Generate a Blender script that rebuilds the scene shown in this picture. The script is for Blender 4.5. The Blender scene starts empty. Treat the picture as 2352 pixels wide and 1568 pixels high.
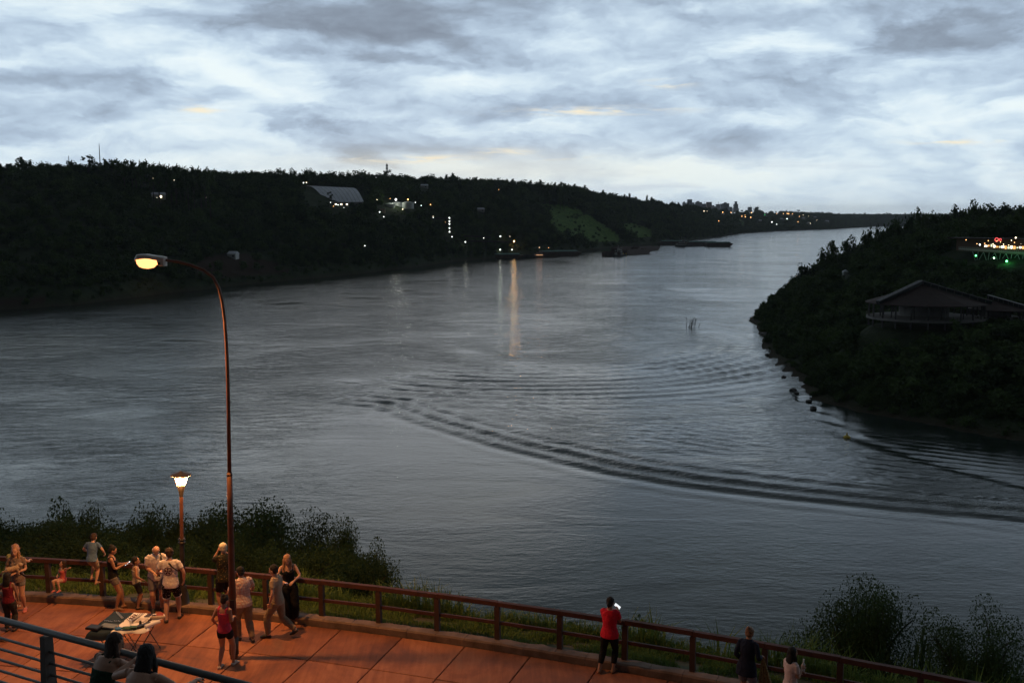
import bpy, bmesh, math, random
import numpy as np
from mathutils import Vector, Matrix, Euler, noise
from mathutils.bvhtree import BVHTree
R = math.radians
rng = np.random.default_rng(7)
random.seed(7)
scene = bpy.context.scene
COL = scene.collection

# ------------------------------------------------------------------ camera
FPX, CX, CY = 2287.0, 1176.0, 784.0
PITCH = math.atan(291 / FPX)
CAMZ = 50.0
cam_d = bpy.data.cameras.new('camera')
cam_d.sensor_width = 36.0
cam_d.lens = 36.0 * FPX / 2352.0
cam_d.clip_start = 0.2
cam_d.clip_end = 60000
cam = bpy.data.objects.new('camera', cam_d)
cam.location = (0, 0, CAMZ)
cam.rotation_euler = (math.pi / 2 - PITCH, 0, 0)
COL.objects.link(cam)
scene.camera = cam

# ------------------------------------------------------------------ colour management
scene.view_settings.view_transform = 'Standard'
scene.view_settings.look = 'None'
scene.view_settings.exposure = 0.0
scene.view_settings.gamma = 1.0
scene.view_settings.use_curve_mapping = False
scene.cycles.max_bounces = 5
scene.cycles.diffuse_bounces = 2
scene.cycles.glossy_bounces = 3
scene.cycles.transmission_bounces = 3
scene.cycles.volume_bounces = 0
scene.cycles.sample_clamp_indirect = 3.0

# ------------------------------------------------------------------ node helper
class NT:
    def __init__(s, tree):
        s.t = tree; s.n = tree.nodes; s.l = tree.links
        s.n.clear()
    def new(s, typ, ins=None, **kw):
        nd = s.n.new(typ)
        for k, v in kw.items(): setattr(nd, k, v)
        for k, v in (ins or {}).items(): s.set(nd.inputs[k], v)
        return nd
    def set(s, sock, v):
        if isinstance(v, bpy.types.NodeSocket): s.l.new(v, sock)
        elif isinstance(v, bpy.types.Node): s.l.new(v.outputs[0], sock)
        else: sock.default_value = v
    def m(s, op, a, b=0.0, c=0.0, clamp=False):
        nd = s.n.new('ShaderNodeMath'); nd.operation = op; nd.use_clamp = clamp
        s.set(nd.inputs[0], a); s.set(nd.inputs[1], b); s.set(nd.inputs[2], c)
        return nd.outputs[0]
    def noise(s, vec, scale, detail=4, rough=.55, dist=0.0, dim='3D'):
        nd = s.n.new('ShaderNodeTexNoise'); nd.noise_dimensions = dim
        s.set(nd.inputs['Vector'], vec); nd.inputs['Scale'].default_value = scale
        nd.inputs['Detail'].default_value = detail; nd.inputs['Roughness'].default_value = rough
        nd.inputs['Distortion'].default_value = dist
        return nd.outputs['Fac']
    def ramp(s, fac, stops, interp='LINEAR'):
        nd = s.n.new('ShaderNodeValToRGB'); s.set(nd.inputs[0], fac)
        cr = nd.color_ramp; cr.interpolation = interp
        while len(cr.elements) < len(stops): cr.elements.new(.5)
        for e, (p, c) in zip(cr.elements, stops):
            e.position = p; e.color = (*c, 1) if len(c) == 3 else c
        return nd.outputs[0]
    def rng(s, v, a, b, c=0.0, d=1.0, smooth=False):
        nd = s.n.new('ShaderNodeMapRange')
        if smooth: nd.interpolation_type = 'SMOOTHSTEP'
        for i, x in enumerate((v, a, b, c, d)): s.set(nd.inputs[i], x)
        return nd.outputs[0]
    def mix(s, f, a, b, mode='MIX'):
        nd = s.n.new('ShaderNodeMix'); nd.data_type = 'RGBA'; nd.blend_type = mode
        s.set(nd.inputs[0], f)
        for k, v in ((6, a), (7, b)):
            if isinstance(v, tuple): v = (*v, 1) if len(v) == 3 else v
            s.set(nd.inputs[k], v)
        return nd.outputs[2]

# ------------------------------------------------------------------ sky
SUN_EL, SUN_AZ = 3.0, -6.0          # low in the west, ahead of the camera
world = bpy.data.worlds.new('World'); scene.world = world; world.use_nodes = True
w = NT(world.node_tree)
tc = w.new('ShaderNodeTexCoord')
sep = w.new('ShaderNodeSeparateXYZ', {0: tc.outputs['Generated']})
X, Y, Z = sep.outputs
el = w.m('MULTIPLY', w.m('ARCSINE', Z), 57.2958)
az = w.m('MULTIPLY', w.m('ARCTAN2', X, Y), 57.2958)
zz = w.m('ADD', w.m('MAXIMUM', Z, 0.0), 0.11)
px = w.m('DIVIDE', X, zz); py = w.m('DIVIDE', Y, zz)
P = w.new('ShaderNodeCombineXYZ', {0: w.m('MULTIPLY', px, 1.25), 1: w.m('MULTIPLY', py, .80), 2: 3.3})
PA = w.new('ShaderNodeCombineXYZ', {0: w.m('MULTIPLY', az, .12), 1: w.m('MULTIPLY', el, .33), 2: 5.1})
# slow warp so the cloud edges are ragged
wn = w.new('ShaderNodeTexNoise', {'Vector': PA.outputs[0], 'Scale': 1.0, 'Detail': 7.0, 'Roughness': .62, 'Distortion': .3})
ws = w.new('ShaderNodeSeparateColor', {0: wn.outputs['Color']})
azw = w.m('ADD', az, w.m('MULTIPLY', w.m('SUBTRACT', ws.outputs[0], .5), 13.0))
elw = w.m('ADD', el, w.m('MULTIPLY', w.m('SUBTRACT', ws.outputs[1], .5), 5.0))
def blob(a0, e0, sa, se, amp):
    da = w.m('DIVIDE', w.m('SUBTRACT', azw, a0), sa); de = w.m('DIVIDE', w.m('SUBTRACT', elw, e0), se)
    q = w.m('ADD', w.m('MULTIPLY', da, da), w.m('MULTIPLY', de, de))
    return w.m('MULTIPLY', w.m('EXPONENT', w.m('MULTIPLY', q, -1.0)), amp)
def warp_bill(sc, det, off):
    q = w.new('ShaderNodeCombineXYZ', {0: w.m('MULTIPLY', azw, .16), 1: w.m('MULTIPLY', elw, .42), 2: off})
    return w.noise(q.outputs[0], sc, det, .56, .3)
n1 = w.noise(P.outputs[0], 0.50, 9, .54, .35)
n2 = w.noise(PA.outputs[0], 2.2, 9, .56, .6)
n5 = warp_bill(1.0, 8, 9.9)
dens = w.m('ADD', w.m('MULTIPLY', w.m('SUBTRACT', n1, .5), .50), w.m('MULTIPLY', w.m('SUBTRACT', n2, .5), .26))
dens = w.m('ADD', dens, w.m('MULTIPLY', w.m('SUBTRACT', n5, .5), .80))
# heaped edges: cloud tops catch the light, bases are darker
def heap(sc, det, off, de, k):
    a_ = w.new('ShaderNodeCombineXYZ', {0: w.m('MULTIPLY', azw2, .20), 1: w.m('MULTIPLY', elw2, .55), 2: off})
    b_ = w.new('ShaderNodeCombineXYZ', {0: w.m('MULTIPLY', w.m('ADD', azw2, de * .6), .20), 1: w.m('MULTIPLY', w.m('ADD', elw2, de), .55), 2: off})
    na_, nb_ = w.noise(a_.outputs[0], sc, det, .52, .1), w.noise(b_.outputs[0], sc, det, .52, .1)
    return w.m('MULTIPLY', w.m('SUBTRACT', nb_, na_), k)
azw2 = w.m('ADD', az, w.m('MULTIPLY', w.m('SUBTRACT', ws.outputs[0], .5), 5.0)); elw2 = w.m('ADD', el, w.m('MULTIPLY', w.m('SUBTRACT', ws.outputs[1], .5), 2.0))
hp_ = w.m('ADD', heap(.85, 5, 2.2, .7, 1.0), heap(2.2, 4, 7.1, .3, .22))
dens = w.m('ADD', dens, hp_)
blobs = [(-11, 10.6, 8.5, 1.9, .30), (0, 11.4, 8, 2.0, .30), (-7, 8.4, 3.6, 1.9, .24), (24, 9.4, 7, 2.0, .34),
         (-9.5, 5.1, 5, .65, .34), (-7.5, 3.6, 3.0, .5, .26), (-22.5, 6.9, 5.0, 1.3, .18), (13, 6.6, 7, 1.2, .20), (9, 12.0, 3, .8, .16),
         (2, 6.2, 4, 1.0, .16), (-25, 4.6, 5, .6, .12),
         (-24, 11.2, 6, 2.2, -.34), (-18, 8.4, 3.5, 1.6, -.16), (-12, 7.2, 5, 1.1, -.24), (16, 11.6, 8, 1.0, -.20), (12, 9.0, 6, .9, -.16), (24, 5.3, 6, 1.8, -.24),
         (3.5, 7.8, 5, 1.0, -.12), (0, 5.0, 6, .6, -.18), (0, 1.9, 34, 1.1, -.24), (-16, 4.8, 5, .9, -.14)]
for b in blobs: dens = w.m('ADD', dens, blob(*b))
cloud = w.ramp(w.m('ADD', w.m('MULTIPLY', dens, .90), .355), [(0.0, (.90, 1.0, 1.03)), (.22, (.72, .86, .95)), (.38, (.565, .705, .85)),
                                   (.56, (.40, .51, .65)), (.74, (.30, .37, .465)), (1.0, (.21, .255, .325))], 'B_SPLINE')
# small darker scud along the horizon belt
P2 = w.new('ShaderNodeCombineXYZ', {0: w.m('MULTIPLY', az, .13), 1: w.m('MULTIPLY', el, .9), 2: 1.7})
n3 = w.noise(P2.outputs[0], 1.0, 7, .58, .5)
belt = w.m('MULTIPLY', w.rng(n3, .50, .66, 0, 1, True), w.rng(el, 5.0, 1.0, 0, .42, True))
cloud = w.mix(belt, cloud, (.44, .535, .69))
glow_ = w.m('MULTIPLY', w.m('EXPONENT', w.m('MULTIPLY', w.m('ADD', w.m('POWER', w.m('DIVIDE', w.m('ADD', az, 2.0), 13.0), 2.0), w.m('POWER', w.m('DIVIDE', w.m('SUBTRACT', el, 2.5), 1.1), 2.0)), -1.0)), .5)
cloud = w.mix(glow_, cloud, (.92, .90, .76))
# yellow slits
P3 = w.new('ShaderNodeCombineXYZ', {0: w.m('MULTIPLY', az, .35), 1: w.m('MULTIPLY', el, 2.6), 2: 8.2})
n4 = w.noise(P3.outputs[0], 1.0, 6, .6, .5)
def slit(a0, e0, sa, se):
    da = w.m('DIVIDE', w.m('SUBTRACT', az, a0), sa); de = w.m('DIVIDE', w.m('SUBTRACT', el, e0), se)
    return w.m('EXPONENT', w.m('MULTIPLY', w.m('ADD', w.m('MULTIPLY', da, da), w.m('MULTIPLY', de, de)), -1.0))
sl = slit(-5.6, 3.1, 4.0, .22)
for q in ((-.5, 3.5, 1.4, .22), (3.0, 3.2, 1.6, .14), (4.5, 5.75, 4.0, .22), (8.5, 7.15, 1.2, .2), (24, 3.75, 2.2, .14), (-17, 5.6, .9, .35)):
    sl = w.m('MAXIMUM', sl, slit(*q))
yl = w.m('MULTIPLY', w.rng(n4, .42, .66, 0, 1, True), w.m('MULTIPLY', sl, .95), clamp=True)
cloud = w.mix(yl, cloud, (1.0, .89, .66))
# pale band just above the horizon
hz = w.rng(el, 2.2, -.2, 0, .6, True)
cloud = w.mix(hz, cloud, (.80, .92, 1.0))
# dusk: the sky dims away from the sunset and towards the zenith
fwd = w.rng(Y, .6, -.8, 1.0, .09, True)
up = w.rng(el, 9.0, 27.0, 1.0, .24, True)
cloud = w.mix(1.0, cloud, w.new('ShaderNodeCombineColor', {0: w.m('MULTIPLY', fwd, up), 1: w.m('MULTIPLY', fwd, up), 2: w.m('MULTIPLY', fwd, up)}).outputs[0], 'MULTIPLY')
sky = w.new('ShaderNodeTexSky', sky_type='NISHITA', sun_disc=False, sun_elevation=R(SUN_EL), sun_rotation=R(SUN_AZ), air_density=1.2, dust_density=1.5)
skys = w.mix(1.0, sky.outputs[0], (.05, .05, .05), 'MULTIPLY')
total = w.mix(.992, skys, cloud)
bg = w.new('ShaderNodeBackground', {'Color': total, 'Strength': 1.0})
out = w.new('ShaderNodeOutputWorld', {'Surface': bg.outputs[0]})

# ------------------------------------------------------------------ sun (veiled by the clouds, nearly set)
sd = bpy.data.lights.new('sun', 'SUN'); sd.energy = 0.05; sd.angle = R(25); sd.color = (1, .86, .68)
sun = bpy.data.objects.new('sun', sd); COL.objects.link(sun)
sdir = Vector((math.sin(R(SUN_AZ)) * math.cos(R(8)), math.cos(R(SUN_AZ)) * math.cos(R(8)), math.sin(R(8))))
sun.rotation_euler = sdir.to_track_quat('Z', 'Y').to_euler()

# ------------------------------------------------------------------ projection helpers: where a seen point stands in the place
def ray(x, y):
    a = (x - CX) / FPX; b = -(y - CY) / FPX
    return np.array([a, math.cos(PITCH) + b * math.sin(PITCH), -math.sin(PITCH) + b * math.cos(PITCH)])
def onz(x, y, z):
    d = ray(x, y); t = (z - CAMZ) / d[2]
    return Vector((d[0] * t, d[1] * t, z))
def aty(x, y, Y):
    d = ray(x, y); t = Y / d[1]
    return Vector((d[0] * t, Y, CAMZ + d[2] * t))
def proj(p):
    p = np.atleast_2d(np.asarray(p, float)); dz = p[:, 2] - CAMZ
    f = p[:, 1] * math.cos(PITCH) - dz * math.sin(PITCH); u = p[:, 1] * math.sin(PITCH) + dz * math.cos(PITCH)
    f = np.where(f < .1, .1, f)
    return np.stack([CX + FPX * p[:, 0] / f, CY - FPX * u / f], 1)
def inpoly(pts, poly):
    x, y = pts[:, 0], pts[:, 1]; ins = np.zeros(len(pts), bool); n = len(poly)
    for i in range(n):
        x1, y1 = poly[i]; x2, y2 = poly[(i + 1) % n]
        c = ((y1 > y) != (y2 > y)) & (x < (x2 - x1) * (y - y1) / ((y2 - y1) or 1e-9) + x1)
        ins ^= c
    return ins

# ------------------------------------------------------------------ mesh and object helpers
def tag(o, label=None, cat=None, group=None, kind=None):
    if label: o['label'] = label
    if cat: o['category'] = cat
    if group: o['group'] = group
    if kind: o['kind'] = kind
    return o
def empty(name, loc=(0, 0, 0), rz=0.0, **kw):
    o = bpy.data.objects.new(name, None); o.location = loc; o.rotation_euler = (0, 0, rz); o.empty_display_size = .2
    COL.objects.link(o); return tag(o, **kw)
def link(name, me, m=None, parent=None, **kw):
    if m is not None:
        me.materials.clear()
        for q in (m if isinstance(m, (list, tuple)) else [m]): me.materials.append(q)
    o = bpy.data.objects.new(name, me); COL.objects.link(o)
    if parent is not None: o.parent = parent
    return tag(o, **kw)
def fast_mesh(name, v, f, smooth=False):
    v = np.ascontiguousarray(v, np.float32); f = np.ascontiguousarray(f, np.int32); k = f.shape[1]
    me = bpy.data.meshes.new(name)
    me.vertices.add(len(v)); me.vertices.foreach_set('co', v.ravel())
    me.loops.add(f.size); me.loops.foreach_set('vertex_index', f.ravel())
    me.polygons.add(len(f)); me.polygons.foreach_set('loop_start', np.arange(0, f.size, k, dtype=np.int32))
    me.polygons.foreach_set('loop_total', np.full(len(f), k, np.int32))
    if smooth: me.polygons.foreach_set('use_smooth', np.ones(len(f), bool))
    me.update(calc_edges=True); return me
def grid_mesh(name, V, smooth=True):
    n, m = V.shape[:2]; i = np.arange(n * m).reshape(n, m)
    f = np.stack([i[:-1, :-1], i[1:, :-1], i[1:, 1:], i[:-1, 1:]], -1).reshape(-1, 4)
    return fast_mesh(name, V.reshape(-1, 3), f, smooth)
def copy_tree(o, parent=None, **kw):
    c = o.copy(); COL.objects.link(c)
    if parent is not None: c.parent = parent
    for ch in o.children: copy_tree(ch, c)
    return tag(c, **kw)

class MB:
    def __init__(s): s.v = []; s.f = []
    def add(s, v, f):
        b = len(s.v); s.v += [tuple(q) for q in v]; s.f += [tuple(b + i for i in q) for q in f]; return s
    def box(s, c, d, rz=0.0, M=None):
        x, y, z = (q / 2 for q in d)
        v = [Vector((i * x, j * y, k * z)) for k in (-1, 1) for j in (-1, 1) for i in (-1, 1)]
        Q = M if M is not None else Matrix.Rotation(rz, 3, 'Z')
        v = [Q @ q + Vector(c) for q in v]
        return s.add(v, [(0, 2, 3, 1), (4, 5, 7, 6), (0, 1, 5, 4), (2, 6, 7, 3), (0, 4, 6, 2), (1, 3, 7, 5)])
    def bar(s, a, b, wd, ht=None, up=(0, 0, 1)):
        a, b = Vector(a), Vector(b); d = b - a; L = d.length; t = d / L
        u = Vector(up); sx = t.cross(u)
        if sx.length < 1e-3: sx = t.cross(Vector((1, 0, 0)))
        sx.normalize(); u = sx.cross(t)
        M = Matrix((t, sx, u)).transposed()
        return s.box((a + b) / 2, (L, wd, ht or wd), M=M)
    def loft(s, pts, rad, side=None, n=10, caps=True):
        pts = [Vector(p) for p in pts]; k = len(pts)
        rad = [(r, r) if not isinstance(r, (tuple, list)) else r for r in rad]
        V = []; F = []; prev = None
        for i, p in enumerate(pts):
            t = (pts[min(i + 1, k - 1)] - pts[max(i - 1, 0)]).normalized()
            h = Vector(side) if side is not None else (prev if prev is not None else (Vector((1, 0, 0)) if abs(t.x) < .8 else Vector((0, 1, 0))))
            sx = h - t * h.dot(t)
            if sx.length < 1e-4: sx = t.orthogonal()
            sx.normalize(); sy = t.cross(sx); prev = sx
            for j in range(n):
                a = 2 * math.pi * j / n
                V.append(p + sx * (math.cos(a) * rad[i][0]) + sy * (math.sin(a) * rad[i][1]))
        for i in range(k - 1):
            for j in range(n):
                j2 = (j + 1) % n
                F.append((i * n + j, i * n + j2, (i + 1) * n + j2, (i + 1) * n + j))
        if caps:
            F.append(tuple(reversed(range(n)))); F.append(tuple((k - 1) * n + j for j in range(n)))
        return s.add(V, F)
    def ell(s, c, r, M=None, n=14, m=9):
        c = Vector(c); V = []; F = []
        r = (r, r, r) if not isinstance(r, (tuple, list)) else r
        for i in range(1, m):
            th = math.pi * i / m
            for j in range(n):
                a = 2 * math.pi * j / n
                q = Vector((math.sin(th) * math.cos(a) * r[0], math.sin(th) * math.sin(a) * r[1], math.cos(th) * r[2]))
                V.append(c + (M @ q if M is not None else q))
        for s_, zc in ((0, r[2]), (1, -r[2])):
            q = Vector((0, 0, zc)); V.append(c + (M @ q if M is not None else q))
        tp, bt = len(V) - 2, len(V) - 1
        for i in range(m - 2):
            for j in range(n):
                j2 = (j + 1) % n; F.append((i * n + j, (i + 1) * n + j, (i + 1) * n + j2, i * n + j2))
        for j in range(n):
            j2 = (j + 1) % n; F.append((tp, j, j2)); F.append((bt, (m - 2) * n + j2, (m - 2) * n + j))
        return s.add(V, F)
    def lathe(s, c, prof, n=16):
        return s.loft([Vector(c) + Vector((0, 0, z)) for r, z in prof], [max(r, .0005) for r, z in prof], side=(1, 0, 0), n=n)
    def mesh(s, name='mesh', smooth=False):
        me = bpy.data.meshes.new(name); me.from_pydata([tuple(q) for q in s.v], [], s.f)
        if smooth: me.polygons.foreach_set('use_smooth', np.ones(len(me.polygons), bool))
        me.update(); return me
    def build(s, name, m, parent=None, smooth=False, **kw):
        return link(name, s.mesh(name, smooth), m, parent, **kw)
def smooth_angle(o, deg=40):
    me = o.data; me.polygons.foreach_set('use_smooth', np.ones(len(me.polygons), bool))
    try: me.set_sharp_from_angle(angle=R(deg))
    except Exception: pass
    return o

# ------------------------------------------------------------------ materials
def mat(name, col, rough=.8, var=.25, scale=6.0, metal=0.0, emit=None, es=1.0, bump=0.0, spec=.5, coord='Object', col2=None, detail=4):
    m = bpy.data.materials.new(name); m.use_nodes = True; t = NT(m.node_tree)
    b = t.new('ShaderNodeBsdfPrincipled', {'Roughness': rough, 'Metallic': metal, 'Specular IOR Level': spec})
    o = t.new('ShaderNodeOutputMaterial', {'Surface': b.outputs[0]})
    if emit:
        b.inputs['Base Color'].default_value = (*col, 1)
        b.inputs['Emission Color'].default_value = (*emit, 1); b.inputs['Emission Strength'].default_value = es
        return m
    c = t.new('ShaderNodeTexCoord').outputs[coord]
    n = t.noise(c, scale, detail, .6)
    if col2 is None: col2 = tuple(min(1, q * (1 + var)) for q in col); c1 = tuple(q * (1 - var) for q in col)
    else: c1 = col
    t.set(b.inputs['Base Color'], t.mix(t.rng(n, .3, .7), c1, col2))
    if bump:
        bp = t.new('ShaderNodeBump', {'Height': n, 'Distance': bump, 'Strength': 1.0}); t.set(b.inputs['Normal'], bp.outputs[0])
    return m
def leaf_mat(name, c1, c2, scale=.25, perobj=True):
    m = bpy.data.materials.new(name); m.use_nodes = True; t = NT(m.node_tree)
    g = t.new('ShaderNodeNewGeometry'); oi = t.new('ShaderNodeObjectInfo')
    n = t.noise(g.outputs['Position'], scale, 2, .6)
    f = t.m('ADD', t.m('MULTIPLY', g.outputs['Random Per Island'], .35), t.m('MULTIPLY', oi.outputs['Random'] if perobj else n, .65))
    f = t.m('ADD', t.m('MULTIPLY', f, .6), t.m('MULTIPLY', n, .4))
    c = t.mix(t.rng(f, .2, .8), c1, c2)
    d = t.new('ShaderNodeBsdfPrincipled', {'Base Color': c, 'Roughness': .85, 'Specular IOR Level': .1})
    tr = t.new('ShaderNodeBsdfTranslucent', {'Color': c})
    mx = t.new('ShaderNodeMixShader', {0: .18, 1: d.outputs[0], 2: tr.outputs[0]})
    t.new('ShaderNodeOutputMaterial', {'Surface': mx.outputs[0]})
    return m
M_FOREST = leaf_mat('forest_leaves', (.020, .036, .015), (.078, .122, .036))
M_NEAR = leaf_mat('bank_leaves', (.028, .050, .020), (.062, .105, .034), 1.2)
M_NEAR2 = leaf_mat('pale_leaves', (.05, .085, .03), (.10, .14, .05), 1.2)
M_GRASS = leaf_mat('grass_blades', (.09, .15, .03), (.19, .25, .065), .8, False)
M_BARK = mat('bark', (.05, .042, .034), .9, .4, 5, bump=.01)
M_WOOD = mat('fence_wood', (.072, .025, .018), .75, .35, 3.5, bump=.004)
M_POST = mat('fence_post_wood', (.058, .030, .022), .85, .35, 4, bump=.004)
M_STEEL = mat('grey_painted_steel', (.085, .085, .080), .5, .2, 7, metal=.3, bump=.002)
M_RUST = mat('brown_painted_pole', (.12, .045, .024), .55, .3, 5, bump=.002)
M_DARKM = mat('dark_iron', (.035, .028, .025), .5, .3, 6, metal=.3)
M_CONC = mat('worn_concrete', (.17, .115, .085), .9, .45, 2.6, bump=.02, detail=7)
M_WHITE = mat('white_paint', (.7, .7, .68), .5, .06, 3)
# ================================================================== THE RIVER
Lw1 = [(-230, 330), (-150, 292), (-90, 277), (-60, 268), (-36, 258), (-22, 236), (-2.4, 211), (19, 191), (34, 181), (48, 174), (66, 166), (86, 159), (130, 146), (200, 130)]
Lw2 = [(77, 262), (74, 240), (75, 221), (80, 204), (91, 178), (125, 160), (200, 145)]
def seg_dist(px, py, line):
    best = np.full(px.shape, 1e9); sgn = np.zeros(px.shape)
    for (x1, y1), (x2, y2) in zip(line[:-1], line[1:]):
        dx, dy = x2 - x1, y2 - y1; L2 = dx * dx + dy * dy
        t = np.clip(((px - x1) * dx + (py - y1) * dy) / L2, 0, 1)
        ex, ey = px - (x1 + t * dx), py - (y1 + t * dy); d = np.hypot(ex, ey)
        c = dx * ey - dy * ex
        k = d < best; best = np.where(k, d, best); sgn = np.where(k, np.sign(c), sgn)
    return best, sgn
def sstep(a, b, x):
    t = np.clip((x - a) / (b - a), 0, 1); return t * t * (3 - 2 * t)
def dens_line(segs):
    o = []
    for a, b, st in segs: o += list(np.arange(a, b, st))
    return np.array(o + [segs[-1][1]])
gx = dens_line([(-9000, -1500, 900), (-1500, -420, 60), (-420, -160, 6), (-160, 180, 1.0), (180, 400, 6), (400, 1600, 60), (1600, 12000, 900)])
gy = dens_line([(-1200, 0, 200), (0, 90, 12), (90, 140, 3), (140, 330, .8), (330, 440, 1.3), (440, 640, 5), (640, 2000, 40), (2000, 16000, 800)])
GX, GY = np.meshgrid(gx, gy, indexing='ij')
wob = np.zeros_like(GX)
for k, (fx, fy, ph) in enumerate([(.031, .017, 0), (-.021, .043, 1.3), (.067, .022, 2.1), (.013, -.071, .4), (.11, .05, 3.3)]):
    wob += np.sin(GX * fx + GY * fy + ph) * [3, 2.2, 1.4, 1.2, .7][k]
d1, s1 = seg_dist(GX, GY, Lw1); d1 = d1 * s1          # + beyond the line
d2, s2 = seg_dist(GX, GY, Lw2); d2 = d2 * s2          # + on the hill side
H = np.zeros_like(GX)
along = sstep(-75, -25, GX) * (1 - .35 * sstep(100, 170, GX))
dd = d1 + wob * .30
wl = 6.4
env = np.exp(-((dd - 6) / 8.5) ** 2)
mod = .85 + .3 * np.sin(GX * .05 + GY * .03) * np.sin(GX * .021 + 2)
wave = lambda u: .5 * np.sin(u) + .9 * (.64 - np.abs(np.sin(u / 2)))
H += .46 * env * wave(2 * np.pi * dd / wl) * along * mod
H += .085 * np.exp(-((dd - 32) / 22.0) ** 2) * np.sin(2 * np.pi * (dd + wob * .9) / 4.1) * along * (.6 + .4 * np.sin(GX * .11 - GY * .07))
# broken water where the two currents meet
tb = np.exp(-(((GX + 30) / 30) ** 2 + ((GY - 268) / 22) ** 2))
H += .13 * tb * np.sin(GX * .52 + wob) * np.sin(GY * .62 + wob * .7)
# ring waves bending round the headland
for (cx, cy, wlr, amp, r0, r1, ax, ay) in [(8, 392, 7.0, .25, 96, 36, .62, -.78), (30, 300, 6.0, .05, 46, 22, .9, .1), (-20, 420, 9, .045, 140, 50, .5, -.85)]:
    rr = np.hypot(GX - cx, GY - cy) + wob * .55
    ang = ((GX - cx) * ax + (GY - cy) * ay) / (rr + 1)
    H += amp * np.exp(-((rr - r0) / r1) ** 2) * sstep(.2, .8, ang) * np.sin(2 * np.pi * rr / wlr) * (d1 > 0) * (.75 + .4 * np.sin(GX * .05 + wob * .2) * np.sin(GY * .03 + 1.2))
# lumpy race along the rocks
H += .17 * np.exp(-((d2) / 5.0) ** 2) * np.sin(GX * .45 + GY * .30 + wob) * sstep(270, 255, GY)
H += .05 * np.exp(-((d2 + 14) / 11.0) ** 2) * np.sin(2 * np.pi * (d2 + wob * .5) / 4.2) * (GY < 262)
far = sstep(60, 250, np.hypot(GX - 0, GY - 250))
calm_near = (1 - sstep(-4, 4, dd)) * (.35 + .65 * sstep(-80, -15, GX))
calm_hill = sstep(-3, 5, d2) * (GY < 275) * (d1 > 0)
_fs = [tuple(onz(a, b, 0))[:2] for a, b in [(-1500, 735), (0, 712), (150, 703), (300, 684), (450, 666), (600, 650), (800, 632), (950, 614), (1040, 601), (1180, 590), (1310, 580), (1400, 569), (1530, 558)]]
dsh = seg_dist(GX, GY, _fs)[0]
chop = np.clip(1 - .86 * calm_near, 0, 1) * (1 - .75 * calm_hill) * (.30 + .70 * sstep(6, 75, dsh))
V = np.stack([GX, GY, H], -1)
wme = grid_mesh('river', V)
at = wme.attributes.new('chop', 'FLOAT', 'POINT'); at.data.foreach_set('value', chop.astype(np.float32).ravel())
foam = np.exp(-((seg_dist(GX, GY, [(72, 172), (86, 166), (110, 158), (150, 150)])[0] + wob * .2) / 2.4) ** 2)
foam = np.maximum(foam, .55 * np.exp(-((d2 + 1.0 + wob * .15) / 1.2) ** 2) * sstep(262, 250, GY) * sstep(178, 195, GY))
at = wme.attributes.new('foam', 'FLOAT', 'POINT'); at.data.foreach_set('value', foam.astype(np.float32).ravel())
m = bpy.data.materials.new('river_water'); m.use_nodes = True; t = NT(m.node_tree)
g = t.new('ShaderNodeNewGeometry'); pos = g.outputs['Position']
ch = t.new('ShaderNodeAttribute', attribute_name='chop').outputs['Fac']
fo = t.new('ShaderNodeAttribute', attribute_name='foam').outputs['Fac']
mp = t.new('ShaderNodeMapping', {'Vector': pos, 'Rotation': (0, 0, R(-14)), 'Scale': (.50, 1.0, 1.0)})
n_f = t.noise(mp.outputs[0], 1.15, 5, .62)
n_m = t.noise(mp.outputs[0], .34, 4, .6, .9)
n_l = t.noise(mp.outputs[0], .045, 5, .6, 1.6)
n_p = t.noise(pos, .012, 4, .6, 1.2)
patch = t.rng(n_p, .40, .60, .25, 1.45)
streak = t.rng(n_l, .35, .65, .35, 1.4)
gyy = t.new('ShaderNodeSeparateXYZ', {0: pos}).outputs[1]
k_m = t.m('MULTIPLY', t.m('MULTIPLY', ch, patch), .36)
h = t.m('ADD', t.m('MULTIPLY', n_f, t.m('MULTIPLY', t.m('ADD', t.m('MULTIPLY', ch, .075), .035), streak)), t.m('MULTIPLY', n_m, k_m))
h = t.m('ADD', h, t.m('MULTIPLY', n_l, t.m('MULTIPLY', ch, .42)))
bp = t.new('ShaderNodeBump', {'Height': h, 'Distance': 1.0, 'Strength': 1.0})
fm = t.m('MULTIPLY', fo, t.rng(t.noise(pos, .8, 5, .7, 1.2), .50, .64, 0, 1), clamp=True)
colr = t.mix(t.m('MULTIPLY', fm, .7), (.016, .024, .019), (.36, .36, .33))
b = t.new('ShaderNodeBsdfPrincipled', {'Base Color': colr, 'IOR': 1.333, 'Roughness': t.m('ADD', .08, t.m('MULTIPLY', fm, .5)), 'Normal': bp.outputs[0]})
t.new('ShaderNodeOutputMaterial', {'Surface': b.outputs[0]})
M_WATER = m
river = link('river', wme, m, kind='structure')
river['label'] = 'wide grey river with current lines and rings of ripples'

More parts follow.
